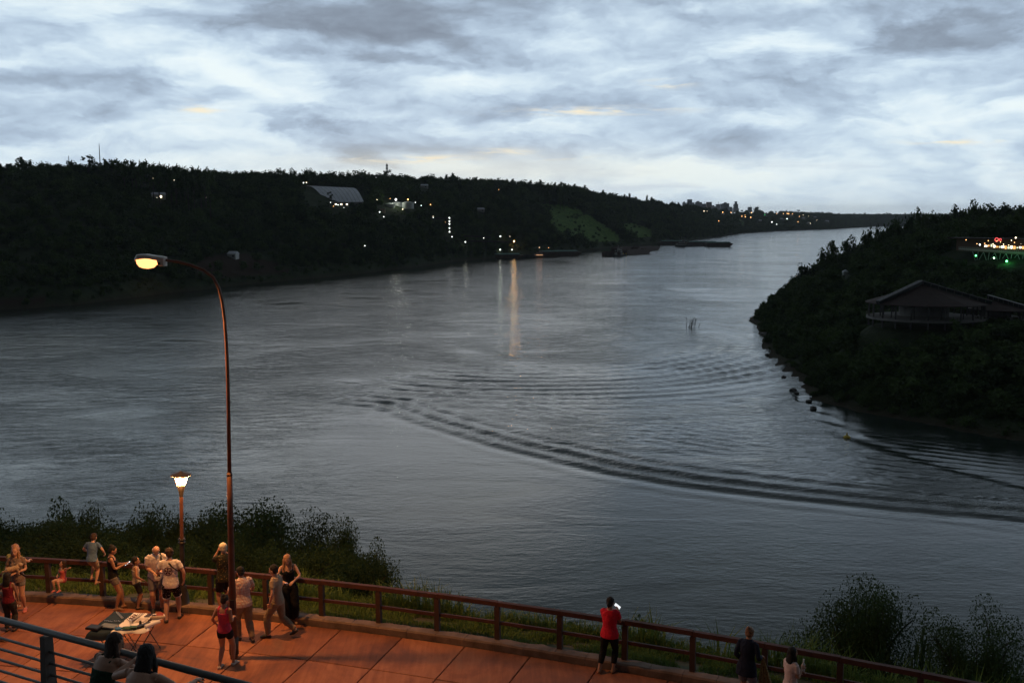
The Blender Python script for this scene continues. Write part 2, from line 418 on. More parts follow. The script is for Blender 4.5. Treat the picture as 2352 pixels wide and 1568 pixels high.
# ================================================================== FAR BANK (left and ahead)
cX = np.array([-1500, -700, 0, 150, 300, 450, 600, 800, 950, 1040, 1180, 1310, 1400, 1530, 1640, 1700, 1800, 1900, 1960, 2000.])
cS = np.array([735, 722, 712, 703, 684, 666, 650, 632, 614, 601, 590, 580, 569, 558, 545, 536, 530, 527, 523, 521.])
cR = np.array([398, 392, 383, 376, 379, 392, 401, 404, 406, 409, 417, 428, 450, 468, 482, 484, 487, 491, 500, 509.])
cG = np.array([350, 320, 300, 300, 300, 300, 320, 330, 340, 350, 380, 420, 450, 500, 700, 1200, 1500, 1400, 900, 500.])
NC, NR = 300, 76
cx_ = np.interp(np.linspace(0, 1, NC), np.linspace(0, 1, len(cX)), cX)
sh_y = np.interp(cx_, cX, cS) + np.array([noise.noise(Vector((q * .012, 4, 0))) * 3.0 for q in cx_]) * np.interp(cx_, [0, 1500, 2000], [1, .4, .1])
rd_y = np.interp(cx_, cX, cR) + np.array([noise.noise(Vector((q * .02, 9, 0))) * 2.0 for q in cx_])
gp = np.interp(cx_, cX, cG)
Sh = np.array([onz(a, b, 0) for a, b in zip(cx_, sh_y)])
Rd = np.array([aty(a, b, s[1] + g_) for a, b, s, g_ in zip(cx_, rd_y, Sh, gp)])
Rd[:, 2] -= 7.6 * np.clip(Rd[:, 1] / 900, .8, 1.6)
ts = np.concatenate([[-.06], np.linspace(0, 1, 58), np.linspace(1.05, 2.6, NR - 59)])
gt = np.interp(ts, [-.06, 0, .03, .08, .2, .5, .8, 1, 1.3, 2.6], [-.08, 0, .075, .15, .32, .64, .88, 1, .985, .9])
FB = np.zeros((NC, NR, 3))
for i in range(NC):
    for j in range(NR):
        q = Sh[i] + (Rd[i] - Sh[i]) * ts[j]; q[2] = Rd[i, 2] * gt[j]
        if .05 < ts[j] < 1.0:
            a = min(1, (ts[j] - .05) * 8) * min(1, (1.0 - ts[j]) * 6)
            q[2] += a * 9 * noise.fractal(Vector((q[0] * .006, q[1] * .006, 1.5)), 1.0, 2.0, 4)
        FB[i, j] = q
def shade_attr(me, name, val):
    at = me.attributes.new(name, 'FLOAT', 'POINT'); at.data.foreach_set('value', np.asarray(val, np.float32).ravel())
GREEN_SLOPES = [[(1238, 468), (1290, 470), (1325, 478), (1360, 498), (1400, 523), (1425, 543), (1426, 555), (1370, 556), (1320, 548), (1285, 535), (1262, 508)],
                [(1425, 515), (1452, 512), (1480, 522), (1505, 530), (1500, 545), (1460, 545), (1440, 536)],
                [(1690, 503), (1708, 505), (1716, 522), (1700, 524)],
                ]
EARTH = [[(430, 628), (480, 585), (560, 583), (620, 600), (680, 628), (560, 640)], [(0, 690), (200, 685), (300, 668), (300, 680), (0, 700)]]
def project_masks(Vv):
    pp = proj(Vv); g_ = np.zeros(len(pp)); e_ = np.zeros(len(pp))
    for q in GREEN_SLOPES: g_ = np.maximum(g_, inpoly(pp, q))
    for q in EARTH: e_ = np.maximum(e_, inpoly(pp, q))
    return pp, g_, e_
fv = FB.reshape(-1, 3); _, mg, me_ = project_masks(fv)
rowt = np.tile(ts, NC)
me_ = np.maximum(me_, (rowt < .012) * .6)
fme = grid_mesh('far_bank', FB); shade_attr(fme, 'grass', mg); shade_attr(fme, 'earth', me_)
m = bpy.data.materials.new('hillside_ground'); m.use_nodes = True; t = NT(m.node_tree)
pos = t.new('ShaderNodeNewGeometry').outputs['Position']
n = t.noise(pos, .08, 6, .65); nn = t.noise(pos, .9, 4, .6)
c = t.mix(t.rng(n, .35, .65), (.022, .034, .016), (.045, .058, .028))
gm_ = t.rng(t.m('ADD', t.new('ShaderNodeAttribute', attribute_name='grass').outputs['Fac'], t.m('MULTIPLY', t.m('SUBTRACT', t.noise(pos, .05, 5, .7), .5), 1.1)), .35, .75)
c = t.mix(gm_, c, t.mix(t.rng(t.noise(pos, .16, 6, .7), .35, .65), (.045, .095, .022), (.12, .20, .05)))
c = t.mix(t.new('ShaderNodeAttribute', attribute_name='earth').outputs['Fac'], c, t.mix(nn, (.030, .020, .014), (.05, .034, .024)))
b = t.new('ShaderNodeBsdfPrincipled', {'Base Color': c, 'Roughness': .95, 'Specular IOR Level': .1})
bp = t.new('ShaderNodeBump', {'Height': t.m('ADD', nn, t.m('MULTIPLY', n, 3)), 'Distance': .8}); t.set(b.inputs['Normal'], bp.outputs[0])
t.new('ShaderNodeOutputMaterial', {'Surface': b.outputs[0]})
M_HILL = m
far_bank = link('far_bank_terrain', fme, M_HILL, kind='structure')
far_bank['label'] = 'long dark hillside on the far bank of the river'
fb_tri = [tuple(q.vertices) for q in fme.polygons]
FB_BVH = BVHTree.FromPolygons([tuple(q) for q in fv], fb_tri)
def ground(bvh, x, y, z0=400):
    h = bvh.ray_cast(Vector((x, y, z0)), Vector((0, 0, -1)))
    return h[0].z if h[0] is not None else 0.0
def on_ray(bvh, px_, py_, above=0.0, dmin=100, dmax=8000, lim=None):
    """first point along the sight line that stands `above` metres over the ground"""
    d = ray(px_, py_); d = d / d[1]; y = dmin
    while y < dmax:
        p = Vector((d[0] * y, y, CAMZ + d[2] * y))
        if p.z - ground(bvh, p.x, p.y) <= above: return p
        y *= 1.004
    return p

# distant land beyond the bend
def strip(name, pts, depth, top, label, mt, jag=3.0, n=140):
    xs = np.linspace(pts[0][0], pts[-1][0], n); Vv = np.zeros((n, 6, 3))
    yy = np.interp(xs, [p[0] for p in pts], [p[1] for p in pts])
    zt = np.interp(xs, [p[0] for p in pts], [p[2] for p in pts])
    for i in range(n):
        hgt = zt[i] + jag * noise.fractal(Vector((xs[i] * .004, yy[i] * .001, 3)), 1, 2, 5)
        for j, (dy, k) in enumerate([(0, -.02), (8, .12), (depth * .2, .55), (depth * .5, .88), (depth, 1.0), (depth * 2.5, .95)]):
            Vv[i, j] = (xs[i] * (1 + dy / yy[i]), yy[i] + dy, hgt * k if k > 0 else -1)
    return link(name, grid_mesh(name, Vv), mt, kind='structure', label=label)
M_FARHILL = mat('distant_woods', (.020, .032, .018), .95, .35, .02, coord='Object', spec=.1)
strip('distant_hills', [(1300, 4250, 46), (1560, 4420, 46), (1750, 4500, 47), (1950, 4550, 40), (2600, 4300, 40)], 900, 0, 'low wooded shore beyond the bend of the river', M_FARHILL)
strip('horizon_land', [(-2500, 9000, 66), (2300, 9000, 66), (2900, 9000, 58), (4200, 9000, 52), (9000, 9000, 52)], 3000, 0, 'faint land on the horizon', M_FARHILL, 5)

# ================================================================== RIGHT HEADLAND
HS = [(133, 528), (115, 470), (104, 415), (96, 362), (88, 315), (81, 268), (88, 252), (98, 241), (114, 222), (150, 205), (230, 190), (420, 185), (800, 190), (800, 1250), (470, 1180), (330, 960), (240, 800), (190, 690), (157, 600), (144, 552)]
def sd_poly(px_, py_, poly):
    d, _ = seg_dist(px_, py_, poly + [poly[0]])
    ins = inpoly(np.stack([px_.ravel(), py_.ravel()], 1), poly).reshape(px_.shape)
    return np.where(ins, d, -d)
hx = np.arange(55, 800, 4.0); hy = np.arange(165, 1200, 4.0)
HX, HY = np.meshgrid(hx, hy, indexing='ij')
nz = np.array([noise.fractal(Vector((a * .012, b * .012, 7)), 1, 2, 5) for a, b in zip(HX.ravel(), HY.ravel())]).reshape(HX.shape)
dI = sd_poly(HX, HY, HS) + nz * 4.0
pN = np.interp(dI, [-30, 0, 3, 12, 30, 60, 100, 160, 400], [-4, 0, 1.0, 5, 14, 27, 40, 46, 49])
pS = np.interp(dI, [-30, 0, 3, 12, 40, 70, 130, 190, 280, 420], [-4, 0, 1.0, 4, 11, 15, 24, 32, 43, 48])
bl = sstep(330, 470, HY)
HZ = pS * (1 - bl) + pN * bl + nz * 2.0 * sstep(5, 40, dI)
PAV = (124, 304, 17.5, 17.8)
r_p = np.hypot(HX - 130, (HY - 304) * 1.3)
HZ = HZ + (PAV[2] - 1.2 - HZ) * (1 - sstep(17, 34, r_p))
hvv = np.stack([HX, HY, HZ], -1)
hme = grid_mesh('headland', hvv)
shade_attr(hme, 'grass', np.zeros(HX.size)); shade_attr(hme, 'earth', np.clip(1 - dI / 4, 0, .8))
headland = link('headland_terrain', hme, M_HILL, kind='structure')
headland['label'] = 'dark wooded headland rising from the river on the right'
HD_BVH = BVHTree.FromPolygons([tuple(q) for q in hvv.reshape(-1, 3)], [tuple(q.vertices) for q in hme.polygons])

# ================================================================== NEAR BANK, WALKWAY
ZW = 40.5
FX = np.array([-11.62, -10.18, -7.31, -4.48, -3.08, -1.69, -.32, 1.04, 2.39, 3.74]); FY = np.array([23.9, 23.7, 23.17, 22.46, 22.05, 21.61, 21.17, 20.61, 20.1, 19.61])
FC = np.polyfit(FX, FY, 2)
def fy(x):
    x = np.asarray(x, float); e = lambda q: np.polyval(FC, q)
    dl = np.polyval(np.polyder(FC), -14.0); dr = np.polyval(np.polyder(FC), 8.0)
    return np.where(x < -14, e(-14.0) + dl * (x + 14), np.where(x > 8, e(8.0) + dr * (x - 8), e(x)))
_sx = np.linspace(-60, 60, 4801); _sy = fy(_sx)
_sl = np.concatenate([[0], np.cumsum(np.hypot(np.diff(_sx), np.diff(_sy)))])
S0 = np.interp(-.32, _sx, _sl)
def F(s, off=0.0, z=ZW):
    """point at arc length s (0 at one of the posts) along the fence; off > 0 towards the walkway"""
    x = float(np.interp(s + S0, _sl, _sx)); y = float(fy(x)); e = .05
    tx, ty = 2 * e, float(fy(x + e) - fy(x - e)); L = math.hypot(tx, ty)
    return Vector((x + ty / L * off, y - tx / L * off, z))
# terrain sheet following the fence: walkway subgrade, verge, steep bank
offs = [40, 24, 14, 6, 1, .2, -.3, -1.0, -1.7, -2.6, -4, -6, -9, -14, -22, -34, -48, -62]
def bank_z(o):
    return float(np.interp(o, [-62, -48, -34, -14, -4, -2.6, -1.7, -.3, .2, 40], [-3, 1, 12, 27.5, 37.3, 39.2, 40.25, 40.5, 40.42, 40.42]))
ss = np.linspace(-52, 52, 131)
NB = np.zeros((len(ss), len(offs), 3))
for i, s_ in enumerate(ss):
    for j, o_ in enumerate(offs):
        q = F(s_, o_, bank_z(o_))
        if o_ < -1: q.z += .5 * noise.noise(Vector((q.x * .3, q.y * .3, 0))) * min(1, -o_ / 4)
        NB[i, j] = q
nbm = grid_mesh('near_bank', NB)
M_BANK = mat('bank_soil', (.05, .065, .028), .95, .4, 1.5, col2=(.10, .085, .05), bump=.03)
near_bank = link('near_bank_ground', nbm, M_BANK, kind='structure')
near_bank['label'] = 'steep grassy bank falling from the walkway to the river'
NB_BVH = BVHTree.FromPolygons([tuple(q) for q in NB.reshape(-1, 3)], [tuple(q.vertices) for q in nbm.polygons])
# far wings of the near bank so the land goes on left and right
for sgn in (-1, 1):
    e0 = F(52 * sgn, 0); V = np.zeros((8, 7, 3))
    for i in range(8):
        for j, (o_, z_) in enumerate([(60, 42), (20, 41), (0, 40.4), (-14, 27), (-34, 11), (-48, 1), (-62, -3)]):
            q = F(52 * sgn, o_, z_); V[i, j] = (q.x + sgn * i * 30, q.y + i * (-5 if sgn > 0 else 6), z_)
    link('river_bank_wing', grid_mesh('wing', V), M_BANK, kind='structure', label='continuation of the near river bank ' + ('down' if sgn > 0 else 'up') + 'stream')

# walkway: a bed with one slab per cast panel
walkway = empty('walkway', (0, 0, 0), kind='structure', label='red brown concrete walkway of large cast slabs along the fence')
m = bpy.data.materials.new('red_concrete'); m.use_nodes = True; t = NT(m.node_tree)
uv = t.new('ShaderNodeTexCoord').outputs['Object']; g = t.new('ShaderNodeNewGeometry'); oi = t.new('ShaderNodeObjectInfo')
mp = t.new('ShaderNodeMapping', {'Vector': g.outputs['Position'], 'Rotation': (0, 0, R(15)), 'Scale': (9, .9, 1)})
brush = t.noise(mp.outputs[0], 1.0, 4, .6, .4)
blot = t.noise(g.outputs['Position'], .55, 7, .68, .7); fine = t.noise(g.outputs['Position'], 24, 3, .7)
f_ = t.m('ADD', t.m('MULTIPLY', brush, .28), t.m('MULTIPLY', blot, .74))
f_ = t.m('ADD', f_, t.m('MULTIPLY', t.m('SUBTRACT', oi.outputs['Random'], .5), .14))
c = t.ramp(f_, [(.34, (.13, .042, .020)), (.49, (.29, .098, .042)), (.63, (.47, .185, .09))])
c = t.mix(t.rng(blot, .54, .66, 0, .6), c, (.13, .075, .055))
c = t.mix(t.m('MULTIPLY', fine, .25), c, (.20, .12, .09))
b = t.new('ShaderNodeBsdfPrincipled', {'Base Color': c, 'Roughness': t.rng(blot, .3, .7, .62, .85), 'Specular IOR Level': .35})
bp = t.new('ShaderNodeBump', {'Height': t.m('ADD', brush, t.m('MULTIPLY', fine, .6)), 'Distance': .006}); t.set(b.inputs['Normal'], bp.outputs[0])
t.new('ShaderNodeOutputMaterial', {'Surface': b.outputs[0]})
M_SLAB = m
M_JOINT = mat('joint_dirt', (.05, .032, .024), .95, .3, 9)
bed = np.array([[F(s_, o_, 40.465) for o_ in np.linspace(.28, 13.8, 12)] for s_ in np.linspace(-24, 24, 60)])
link('bed', grid_mesh('bed', bed), M_JOINT, walkway)
sjit = random.Random(3)
s_first = -.0
for row in range(8):
    o0 = .30 + row * 1.66; o1 = o0 + 1.66
    for k in range(-12, 13):
        a0 = s_first - .66 + k * 1.53; a1 = a0 + 1.53; gpj = .011
        mb = MB(); top = []; bot = []
        dz = sjit.uniform(-.002, .002)
        cs = [(a0 + gpj, o0 + gpj), ((a0 + a1) / 2, o0 + gpj), (a1 - gpj, o0 + gpj), (a1 - gpj, o1 - gpj), ((a0 + a1) / 2, o1 - gpj), (a0 + gpj, o1 - gpj)]
        cen = F((a0 + a1) / 2, (o0 + o1) / 2, ZW)
        for (s_, o_) in cs: top.append(F(s_, o_, ZW + dz) - cen)
        ins = [q * .985 for q in top]
        for q in ins: q.z = dz
        lo = [q + Vector((0, 0, -.010)) for q in top]; bt = [q + Vector((0, 0, -.05)) for q in top]
        mb.add(ins + lo + bt, [tuple(reversed(range(6)))] + [(i, 6 + i, 6 + (i + 1) % 6, (i + 1) % 6)[::-1] for i in range(6)] + [(6 + i, 12 + i, 12 + (i + 1) % 6, 6 + (i + 1) % 6)[::-1] for i in range(6)])
        o = mb.build('slab', M_SLAB, walkway); o.location = cen
# kerb: short cast stones with broken edges
kerb = empty('kerb', kind='structure', label='low broken concrete kerb between walkway and grass')
for k in range(-34, 36):
    a0, a1 = k * .7, (k + 1) * .7; mb = MB(); V = []; n_ = 5
    for i in range(n_):
        s_ = a0 + .004 + (a1 - a0 - .008) * i / (n_ - 1)
        q = noise.noise(Vector((s_ * 2.1, 3, 0))) * .035; q2 = noise.noise(Vector((s_ * 3.3, 8, 0))) * .05
        z1 = ZW + .155 + noise.noise(Vector((s_ * 2.6, 1, 0))) * .018
        V += [F(s_, .28, ZW - .06), F(s_, .275, z1 - .03), F(s_, .235, z1), F(s_, -.02 + q2, z1 - .01 + q * .3), F(s_, -.07 + q2, ZW - .03)]
    Fc = []
    for i in range(n_ - 1):
        for j in range(4): Fc.append((i * 5 + j, (i + 1) * 5 + j, (i + 1) * 5 + j + 1, i * 5 + j + 1))
    Fc += [(4, 3, 2, 1, 0), tuple((n_ - 1) * 5 + j for j in range(5))]
    mb.add(V, Fc).build('kerb_stone', M_CONC, kerb)
# landing where the two women stand, and the higher one the picture is taken from
RA, RB = Vector((-6.13, 11.40, 0)), Vector((-2.84, 9.77, 0)); RT = (RB - RA).normalized(); RN = Vector((-RT.y, RT.x, 0)); RN = RN if RN.y < 0 else -RN
def RP(s_, o_=0.0, z=0.0):
    """along the grey railing from its left end; o > 0 is the camera side"""
    q = RA + RT * s_ + RN * o_; return Vector((q.x, q.y, z))
ZL = 44.15
mb = MB()
def prism(mb, poly, z0, z1):
    n = len(poly); V = [(p[0], p[1], z0) for p in poly] + [(p[0], p[1], z1) for p in poly]
    a = sum(poly[i][0] * poly[(i + 1) % n][1] - poly[(i + 1) % n][0] * poly[i][1] for i in range(n))
    fl = [tuple(reversed(range(n))), tuple(range(n, 2 * n))] + [(i, (i + 1) % n, n + (i + 1) % n, n + i) for i in range(n)]
    if a < 0: fl = [tuple(reversed(q)) for q in fl]
    return mb.add(V, fl)
p = [RP(-6, -.12), RP(9.5, -.12), RP(9.5, 5.2), RP(-6, 7.2)]
prism(mb, [(q.x, q.y) for q in p], ZW - .1, ZL)
mb.build('lower_landing', M_CONC, kind='structure', label='raised concrete landing behind the grey railing')
mb = MB(); prism(mb, [(-12, .9), (10, .9), (10, -14), (-12, -14)], 42, 48.38)
mb.build('upper_terrace', M_CONC, kind='structure', label='upper viewing terrace floor')
# ================================================================== FAR BANK BUILDINGS
def glow(name, col, s):
    return mat(name, (.8, .8, .8), emit=col, es=s)
G_WARM = glow('warm_lamp_glow', (1, .80, .50), 5); G_ORANGE = glow('orange_lamp_glow', (1, .48, .16), 5)
G_COOL = glow('cool_lamp_glow', (.95, 1, .92), 5); G_GREEN = glow('green_lamp_glow', (.10, 1, .22), 6); G_RED = glow('red_neon_glow', (1, .06, .08), 1.6)
G_DIM = glow('dim_lamp_glow', (1, .85, .6), 5)
M_ROOFM = mat('grey_metal_roof', (.55, .56, .60), .6, .12, .25); M_TANK = mat('white_tank', (.50, .53, .50), .6, .08, .3)
M_WALLD = mat('dull_wall', (.20, .19, .18), .85, .2, .5); M_LAT = mat('galvanised_lattice', (.42, .43, .44), .6, .1, 2)
M_GLASSD = mat('dark_window', (.03, .035, .04), .2, .1, 1)
KEEP = []          # (px, py, radius_px, distance): sight lines that stay free of trees

# grain shed with a curved sheet roof
c0 = on_ray(FB_BVH, 770, 464, 0, 500, 3000); SY_ = c0.y
k = SY_ / FPX
def U(x, y, dy=0.0): 
    p = aty(x, y, SY_ + dy); return p
shed = empty('grain_shed', c0, label='big grey grain shed with curved metal roof on the far hillside', cat='shed')
def rel(p, o): return Vector(p) - Vector(o.location)
A0, A1 = U(748, 464), U(836, 464); B0, B1 = U(705, 427, 55), U(812, 432, 55)
ncol = 10
for i in range(ncol):
    f0, f1 = i / ncol, (i + 1) / ncol - .006; mb = MB(); V = []
    for f_ in (f0, f1):
        lo = A0.lerp(A1, f_); hi = B0.lerp(B1, f_)
        for q in range(9):
            a = q / 8; y_ = a ** 1.15
            p_ = Vector((lo.x + (hi.x - lo.x) * a, lo.y + (hi.y - lo.y) * a, lo.z + (hi.z - lo.z) * math.sin(a * math.pi / 2) ** .92))
            V.append(rel(p_, shed))
    mb.add(V, [(q, 9 + q, 10 + q, q + 1) for q in range(8)]).build('roof_panel', M_ROOFM, shed, True)
mb = MB(); L0 = U(708, 464, 45); V = [rel(q, shed) for q in (A0, L0, U(704, 440, 52), B0)]
V = V + [v + Vector((1.0, 1.5, -.3)) for v in V]
mb.add(V, [(0, 1, 2, 3), (7, 6, 5, 4), (0, 3, 7, 4), (0, 4, 5, 1), (1, 5, 6, 2), (2, 6, 7, 3)]).build('end_wall', mat('shed_end_sheet', (.15, .17, .17), .7, .1, .3), shed)
mb = MB(); V = [rel(q, shed) for q in (A0, A1)]
mb.bar(V[0] + Vector((-4, -.3, -2)), V[1] + Vector((0, -.3, -2)), .6, 4.0).build('side_wall', M_WALLD, shed)
mb = MB(); mb.bar(rel(B0, shed), rel(B1, shed), 2.0, .8).build('ridge_vent', M_ROOFM, shed)
for i in range(5):
    q = V[0].lerp(V[1], .1 + i * .2); MB().box(q + Vector((0, -.75, -2.4)), (3, .3, 2.6)).build('door', M_GLASSD, shed)
KEEP += [(720 + i * 12, 446, 17, SY_ + 60) for i in range(9)] + [(715, 438, 12, SY_ + 60)]
# loading building below the shed
q = on_ray(FB_BVH, 782, 474, 0, 400, 3000)
ld = empty('loading_shed', q, label='low lit loading building just below the big grain shed', cat='shed')
MB().box((0, 0, 1.5), (16, 5, 5)).build('wall', M_WALLD, ld); MB().box((0, 0, 4.3), (17, 6, .5)).build('roof', M_ROOFM, ld)
for i in range(6): MB().box((-7 + i * 2.8, -2.6, 2.0), (1.5, .12, 1.2)).build('window', G_DIM if i % 2 else M_GLASSD, ld)
KEEP.append((782, 470, 16, q.y + 20))
# three white tanks
for i, (x0, x1, ty, by, dy) in enumerate([(886, 907, 468.5, 481, 0), (900, 924.5, 465.5, 479.5, 14), (924, 950.5, 465.5, 478.5, 5)]):
    by_ = on_ray(FB_BVH, 915, 480, 0, 500, 3000).y + dy
    a, b_ = aty(x0, by, by_), aty(x1, ty, by_); r_ = (b_.x - a.x) / 2; hgt = b_.z - a.z
    tk = empty('storage_tank', ((a.x + b_.x) / 2, by_, a.z - .5), cat='tank',
               label=['smallest white storage tank, left of the three on the hillside', 'white storage tank in the middle of three, under the bright light', 'wide white storage tank, right of the three on the hillside'][i], group='white storage tanks on the far hillside')
    MB().lathe((0, 0, 0), [(r_, 0), (r_, hgt + .5)], 28).build('shell', M_TANK, tk, False)
    smooth_angle(tk.children[-1])
    MB().lathe((0, 0, hgt + .5), [(r_ + .12, 0), (r_ + .12, .15), (r_ * .5, .8), (.1, 1.1)], 28).build('roof', M_TANK, tk)
    mb = MB()
    for zz_ in range(int(hgt / .6)): mb.box((r_ * .5, -r_ * .88, zz_ * .6 + .4), (.7, .08, .08))
    mb.build('ladder', M_LAT, tk, kind='stuff')
    KEEP.append(((x0 + x1) / 2, (ty + by) / 2, 14, by_ + 20))
# hut beside the tanks
q = on_ray(FB_BVH, 879, 489, 0, 500, 3000)
ht = empty('small_house', q, label='little pale hut on the slope left below the white tanks', cat='house')
MB().box((0, 0, 2), (5, 5, 5)).build('wall', mat('hut_wall', (.34, .26, .18), .9), ht); MB().box((0, 0, 4.7), (6, 6, .4)).build('roof', M_WALLD, ht)
MB().box((-1, -2.55, 2.2), (1.2, .1, 1.2)).build('window', M_GLASSD, ht); KEEP.append((879, 487, 8, q.y + 10))

# lattice masts
def mast(px_, top_y, base_y, Y, w0, label, nseg=9, solid=False, antennas=True):
    b_ = aty(px_, base_y, Y); tpz = aty(px_, top_y, Y).z; hgt = tpz - b_.z
    o = empty('radio_mast', b_, cat='mast', label=label)
    mb = MB(); th = max(.16, Y * .00022)
    for sx in (-1, 1):
        for sy in (-1, 1): mb.bar((sx * w0, sy * w0, -4), (sx * w0 * .35, sy * w0 * .35, hgt * .93), th)
    for i in range(nseg):
        z0, z1 = hgt * .93 * i / nseg, hgt * .93 * (i + 1) / nseg; a = w0 * (1 - .65 * i / nseg); b2 = w0 * (1 - .65 * (i + 1) / nseg)
        for sy in (-1, 1): mb.bar((-a, sy * a, z0), (b2, sy * b2, z1), th * .7); mb.bar((a, sy * a, z0), (-b2, sy * b2, z1), th * .7)
    mb.build('lattice', M_LAT, o)
    MB().bar((0, 0, hgt * .9), (0, 0, hgt), th).build('spike', M_LAT, o)
    if antennas:
        for zf in (.62, .80):
            mb = MB()
            for a in range(6):
                c_, s_ = math.cos(a), math.sin(a); mb.box((c_ * w0 * .8, s_ * w0 * .8, hgt * zf), (.5, .5, 2.6))
            mb.build('antenna', M_LAT, o)
        mb = MB(); mb.lathe((w0 * .7, -w0, hgt * .5), [(.1, 0), (1.2, .5), (1.2, .8)], 12); mb.build('dish', M_WHITE, o)
    return o
mast(889, 374, 408, 1420, 1.7, 'tall red and white lattice phone mast on the far skyline')
mast(230, 329, 380, 1500, .5, 'thin tall radio mast above the left skyline trees', 14, antennas=False)
mast(159, 357, 385, 1500, .4, 'short thin radio mast left on the far skyline', 8, antennas=False)
mast(1147.5, 418, 432, 1700, .4, 'thin distant mast over the middle of the ridge', 6, antennas=False)
# block on the skyline far left
q = aty(21, 384, 900); o = empty('water_tower', q, cat='tower', label='small square block standing on the far left skyline')
MB().box((0, 0, -2), (3.4, 3.4, 9)).build('body', M_WALLD, o); MB().box((0, 0, 2.6), (4, 4, .6)).build('roof', M_WALLD, o)

# conveyor tower with a column of lights and its galleries
q = on_ray(FB_BVH, 1034, 538, 0, 500, 3000); TY = q.y
tw = empty('loading_tower', q, cat='tower', label='slim loading tower with a column of five white lights on the far bank')
hT = aty(1031, 499, TY).z - q.z; mb = MB()
for sx in (-1.6, 1.6):
    for sy in (-1.6, 1.6): mb.bar((sx, sy, -3), (sx, sy, hT), .35)
for i in range(8):
    z0, z1 = hT * i / 8, hT * (i + 1) / 8
    mb.bar((-1.6, -1.6, z0), (1.6, -1.6, z1), .22); mb.bar((-1.6, -1.6, z1), (1.6, -1.6, z1), .22)
mb.build('lattice', M_DARKM, tw)
for yy_ in (500.5, 508, 514.3, 523.8, 532.3):
    MB().ell((-.6, -2.1, aty(1031, yy_, TY).z - q.z), .62, n=8, m=6).build('lamp', G_COOL, tw)
    KEEP.append((1031, yy_, 5, TY))
def gallery(a, b_, label, nleg=5):
    o = empty('conveyor_gallery', a, cat='conveyor', label=label); v = b_ - a
    MB().bar((0, 0, 0), v, 1.6, 1.6).build('gallery', M_DARKM, o)
    for i in range(nleg):
        p_ = v * (i + .5) / nleg; gz = ground(FB_BVH, a.x + p_.x, a.y + p_.y) - a.z
        MB().bar(p_, (p_.x, p_.y, min(gz, p_.z - 1)), .5).build('leg', M_DARKM, o)
gallery(aty(884, 498, TY + 60), aty(1030, 502, TY), 'long conveyor running from the tanks to the lit tower')
gallery(aty(1033, 540, TY), aty(1128, 545, TY + 20), 'dark conveyor running right from the lit tower', 4)
gallery(aty(1068, 553, TY - 40), aty(1178, 556, TY - 20), 'low conveyor reaching the orange light above the barges', 4)

# small houses seen as pale roofs on the slopes
def house(px_, py_, w_, label, col=(.4, .38, .36), dmin=400, lit=False):
    q = on_ray(FB_BVH, px_, py_, 0, dmin, 6000)
    o = empty('house', q, (px_ * 1.7) % 1.0 - .5, cat='house', label=label)
    MB().box((0, 0, .5), (w_, w_ * .7, 5)).build('wall', mat('house_wall', col, .9, .1), o)
    mb = MB(); mb.add([(-w_ * .55, -w_ * .42, 3), (w_ * .55, -w_ * .42, 3), (w_ * .55, w_ * .42, 3), (-w_ * .55, w_ * .42, 3), (-w_ * .5, 0, 5), (w_ * .5, 0, 5)], [(0, 1, 5, 4), (2, 3, 4, 5), (0, 4, 3), (1, 2, 5), (3, 2, 1, 0)]).build('roof', M_ROOFM, o)
    MB().box((w_ * .2, -w_ * .36, 1.4), (1.4, .1, 1.2)).build('window', G_DIM if lit else M_GLASSD, o)
    KEEP.append((px_, py_ - 2, 3.2 + w_ * FPX / q.y * .4, q.y + 5))
house(364, 455.5, 11, 'pale lit roof among trees on the upper left hillside', (.5, .5, .45), lit=True)
house(975, 432, 9, 'pale roof in the grass strip below the skyline')
house(1104, 486, 9, 'pale roof in the dark trees right of the tanks')
house(536, 592, 7, 'white hut beside the track on the lower left bank', (.6, .6, .58))
for i, (a, b_, w_) in enumerate([(1834, 484, 14), (1704, 484.5, 12), (1726, 486, 12), (1795, 504, 10), (1746, 508, 9), (1846, 502, 10), (1900, 509, 12), (1872, 500, 10), (1857, 513, 8), (1660, 493, 9), (1684, 489, 10), (1760, 489.5, 9), (1782, 487, 9), (1818, 496, 9)]):
    q = house(a, b_, w_, ['pale house among trees of the far riverside suburb'][0], ((.45, .44, .42), (.36, .30, .26), (.5, .5, .5))[i % 3], 2000)
for o in list(bpy.data.objects):
    if o.get('label', '').startswith('pale house among'): o['group'] = 'houses of the far riverside suburb'

# city on the horizon
M_BLD = [mat('hazy_concrete_%s' % n, c, .8, .08, .02) for n, c in (('grey', (.55, .55, .60)), ('dark', (.32, .32, .38)), ('brick', (.60, .45, .40)), ('pale', (.72, .70, .72)))]
# px0, px1, top, material, label
CITY = [(1568, 1576, 465.5, 0, 'low pale city block left of the tallest tower'), (1579.3, 1589, 458, 1, 'tallest dark city tower on the horizon'), (1589.5, 1594, 465, 0, 'narrow grey block leaning on the tallest tower'),
        (1597, 1611.5, 464.3, 0, 'wide grey city block right of the tallest tower'), (1611.8, 1622, 468, 1, 'low dark block between the grey and the pink towers'), (1622.5, 1634, 464, 2, 'pinkish brick tower in the middle of the skyline'),
        (1634.2, 1640, 471.5, 3, 'low pale block at the foot of the pink tower'), (1644.5, 1653.5, 469, 3, 'small white block between the two city clusters'), (1654.5, 1662, 468, 0, 'left block of the broad city cluster'), (1660.5, 1674, 467, 1, 'broad dark city block with stepped top'),
        (1685.5, 1694.5, 468.5, 3, 'lone pale tower with a narrow crown'), (1718.5, 1726, 475.5, 0, 'low isolated block at the right end of the city'), (1640, 1644.6, 474, 3, 'tiny pale block in the city gap'), (1674.5, 1681, 475, 0, 'low block right of the broad dark block')]
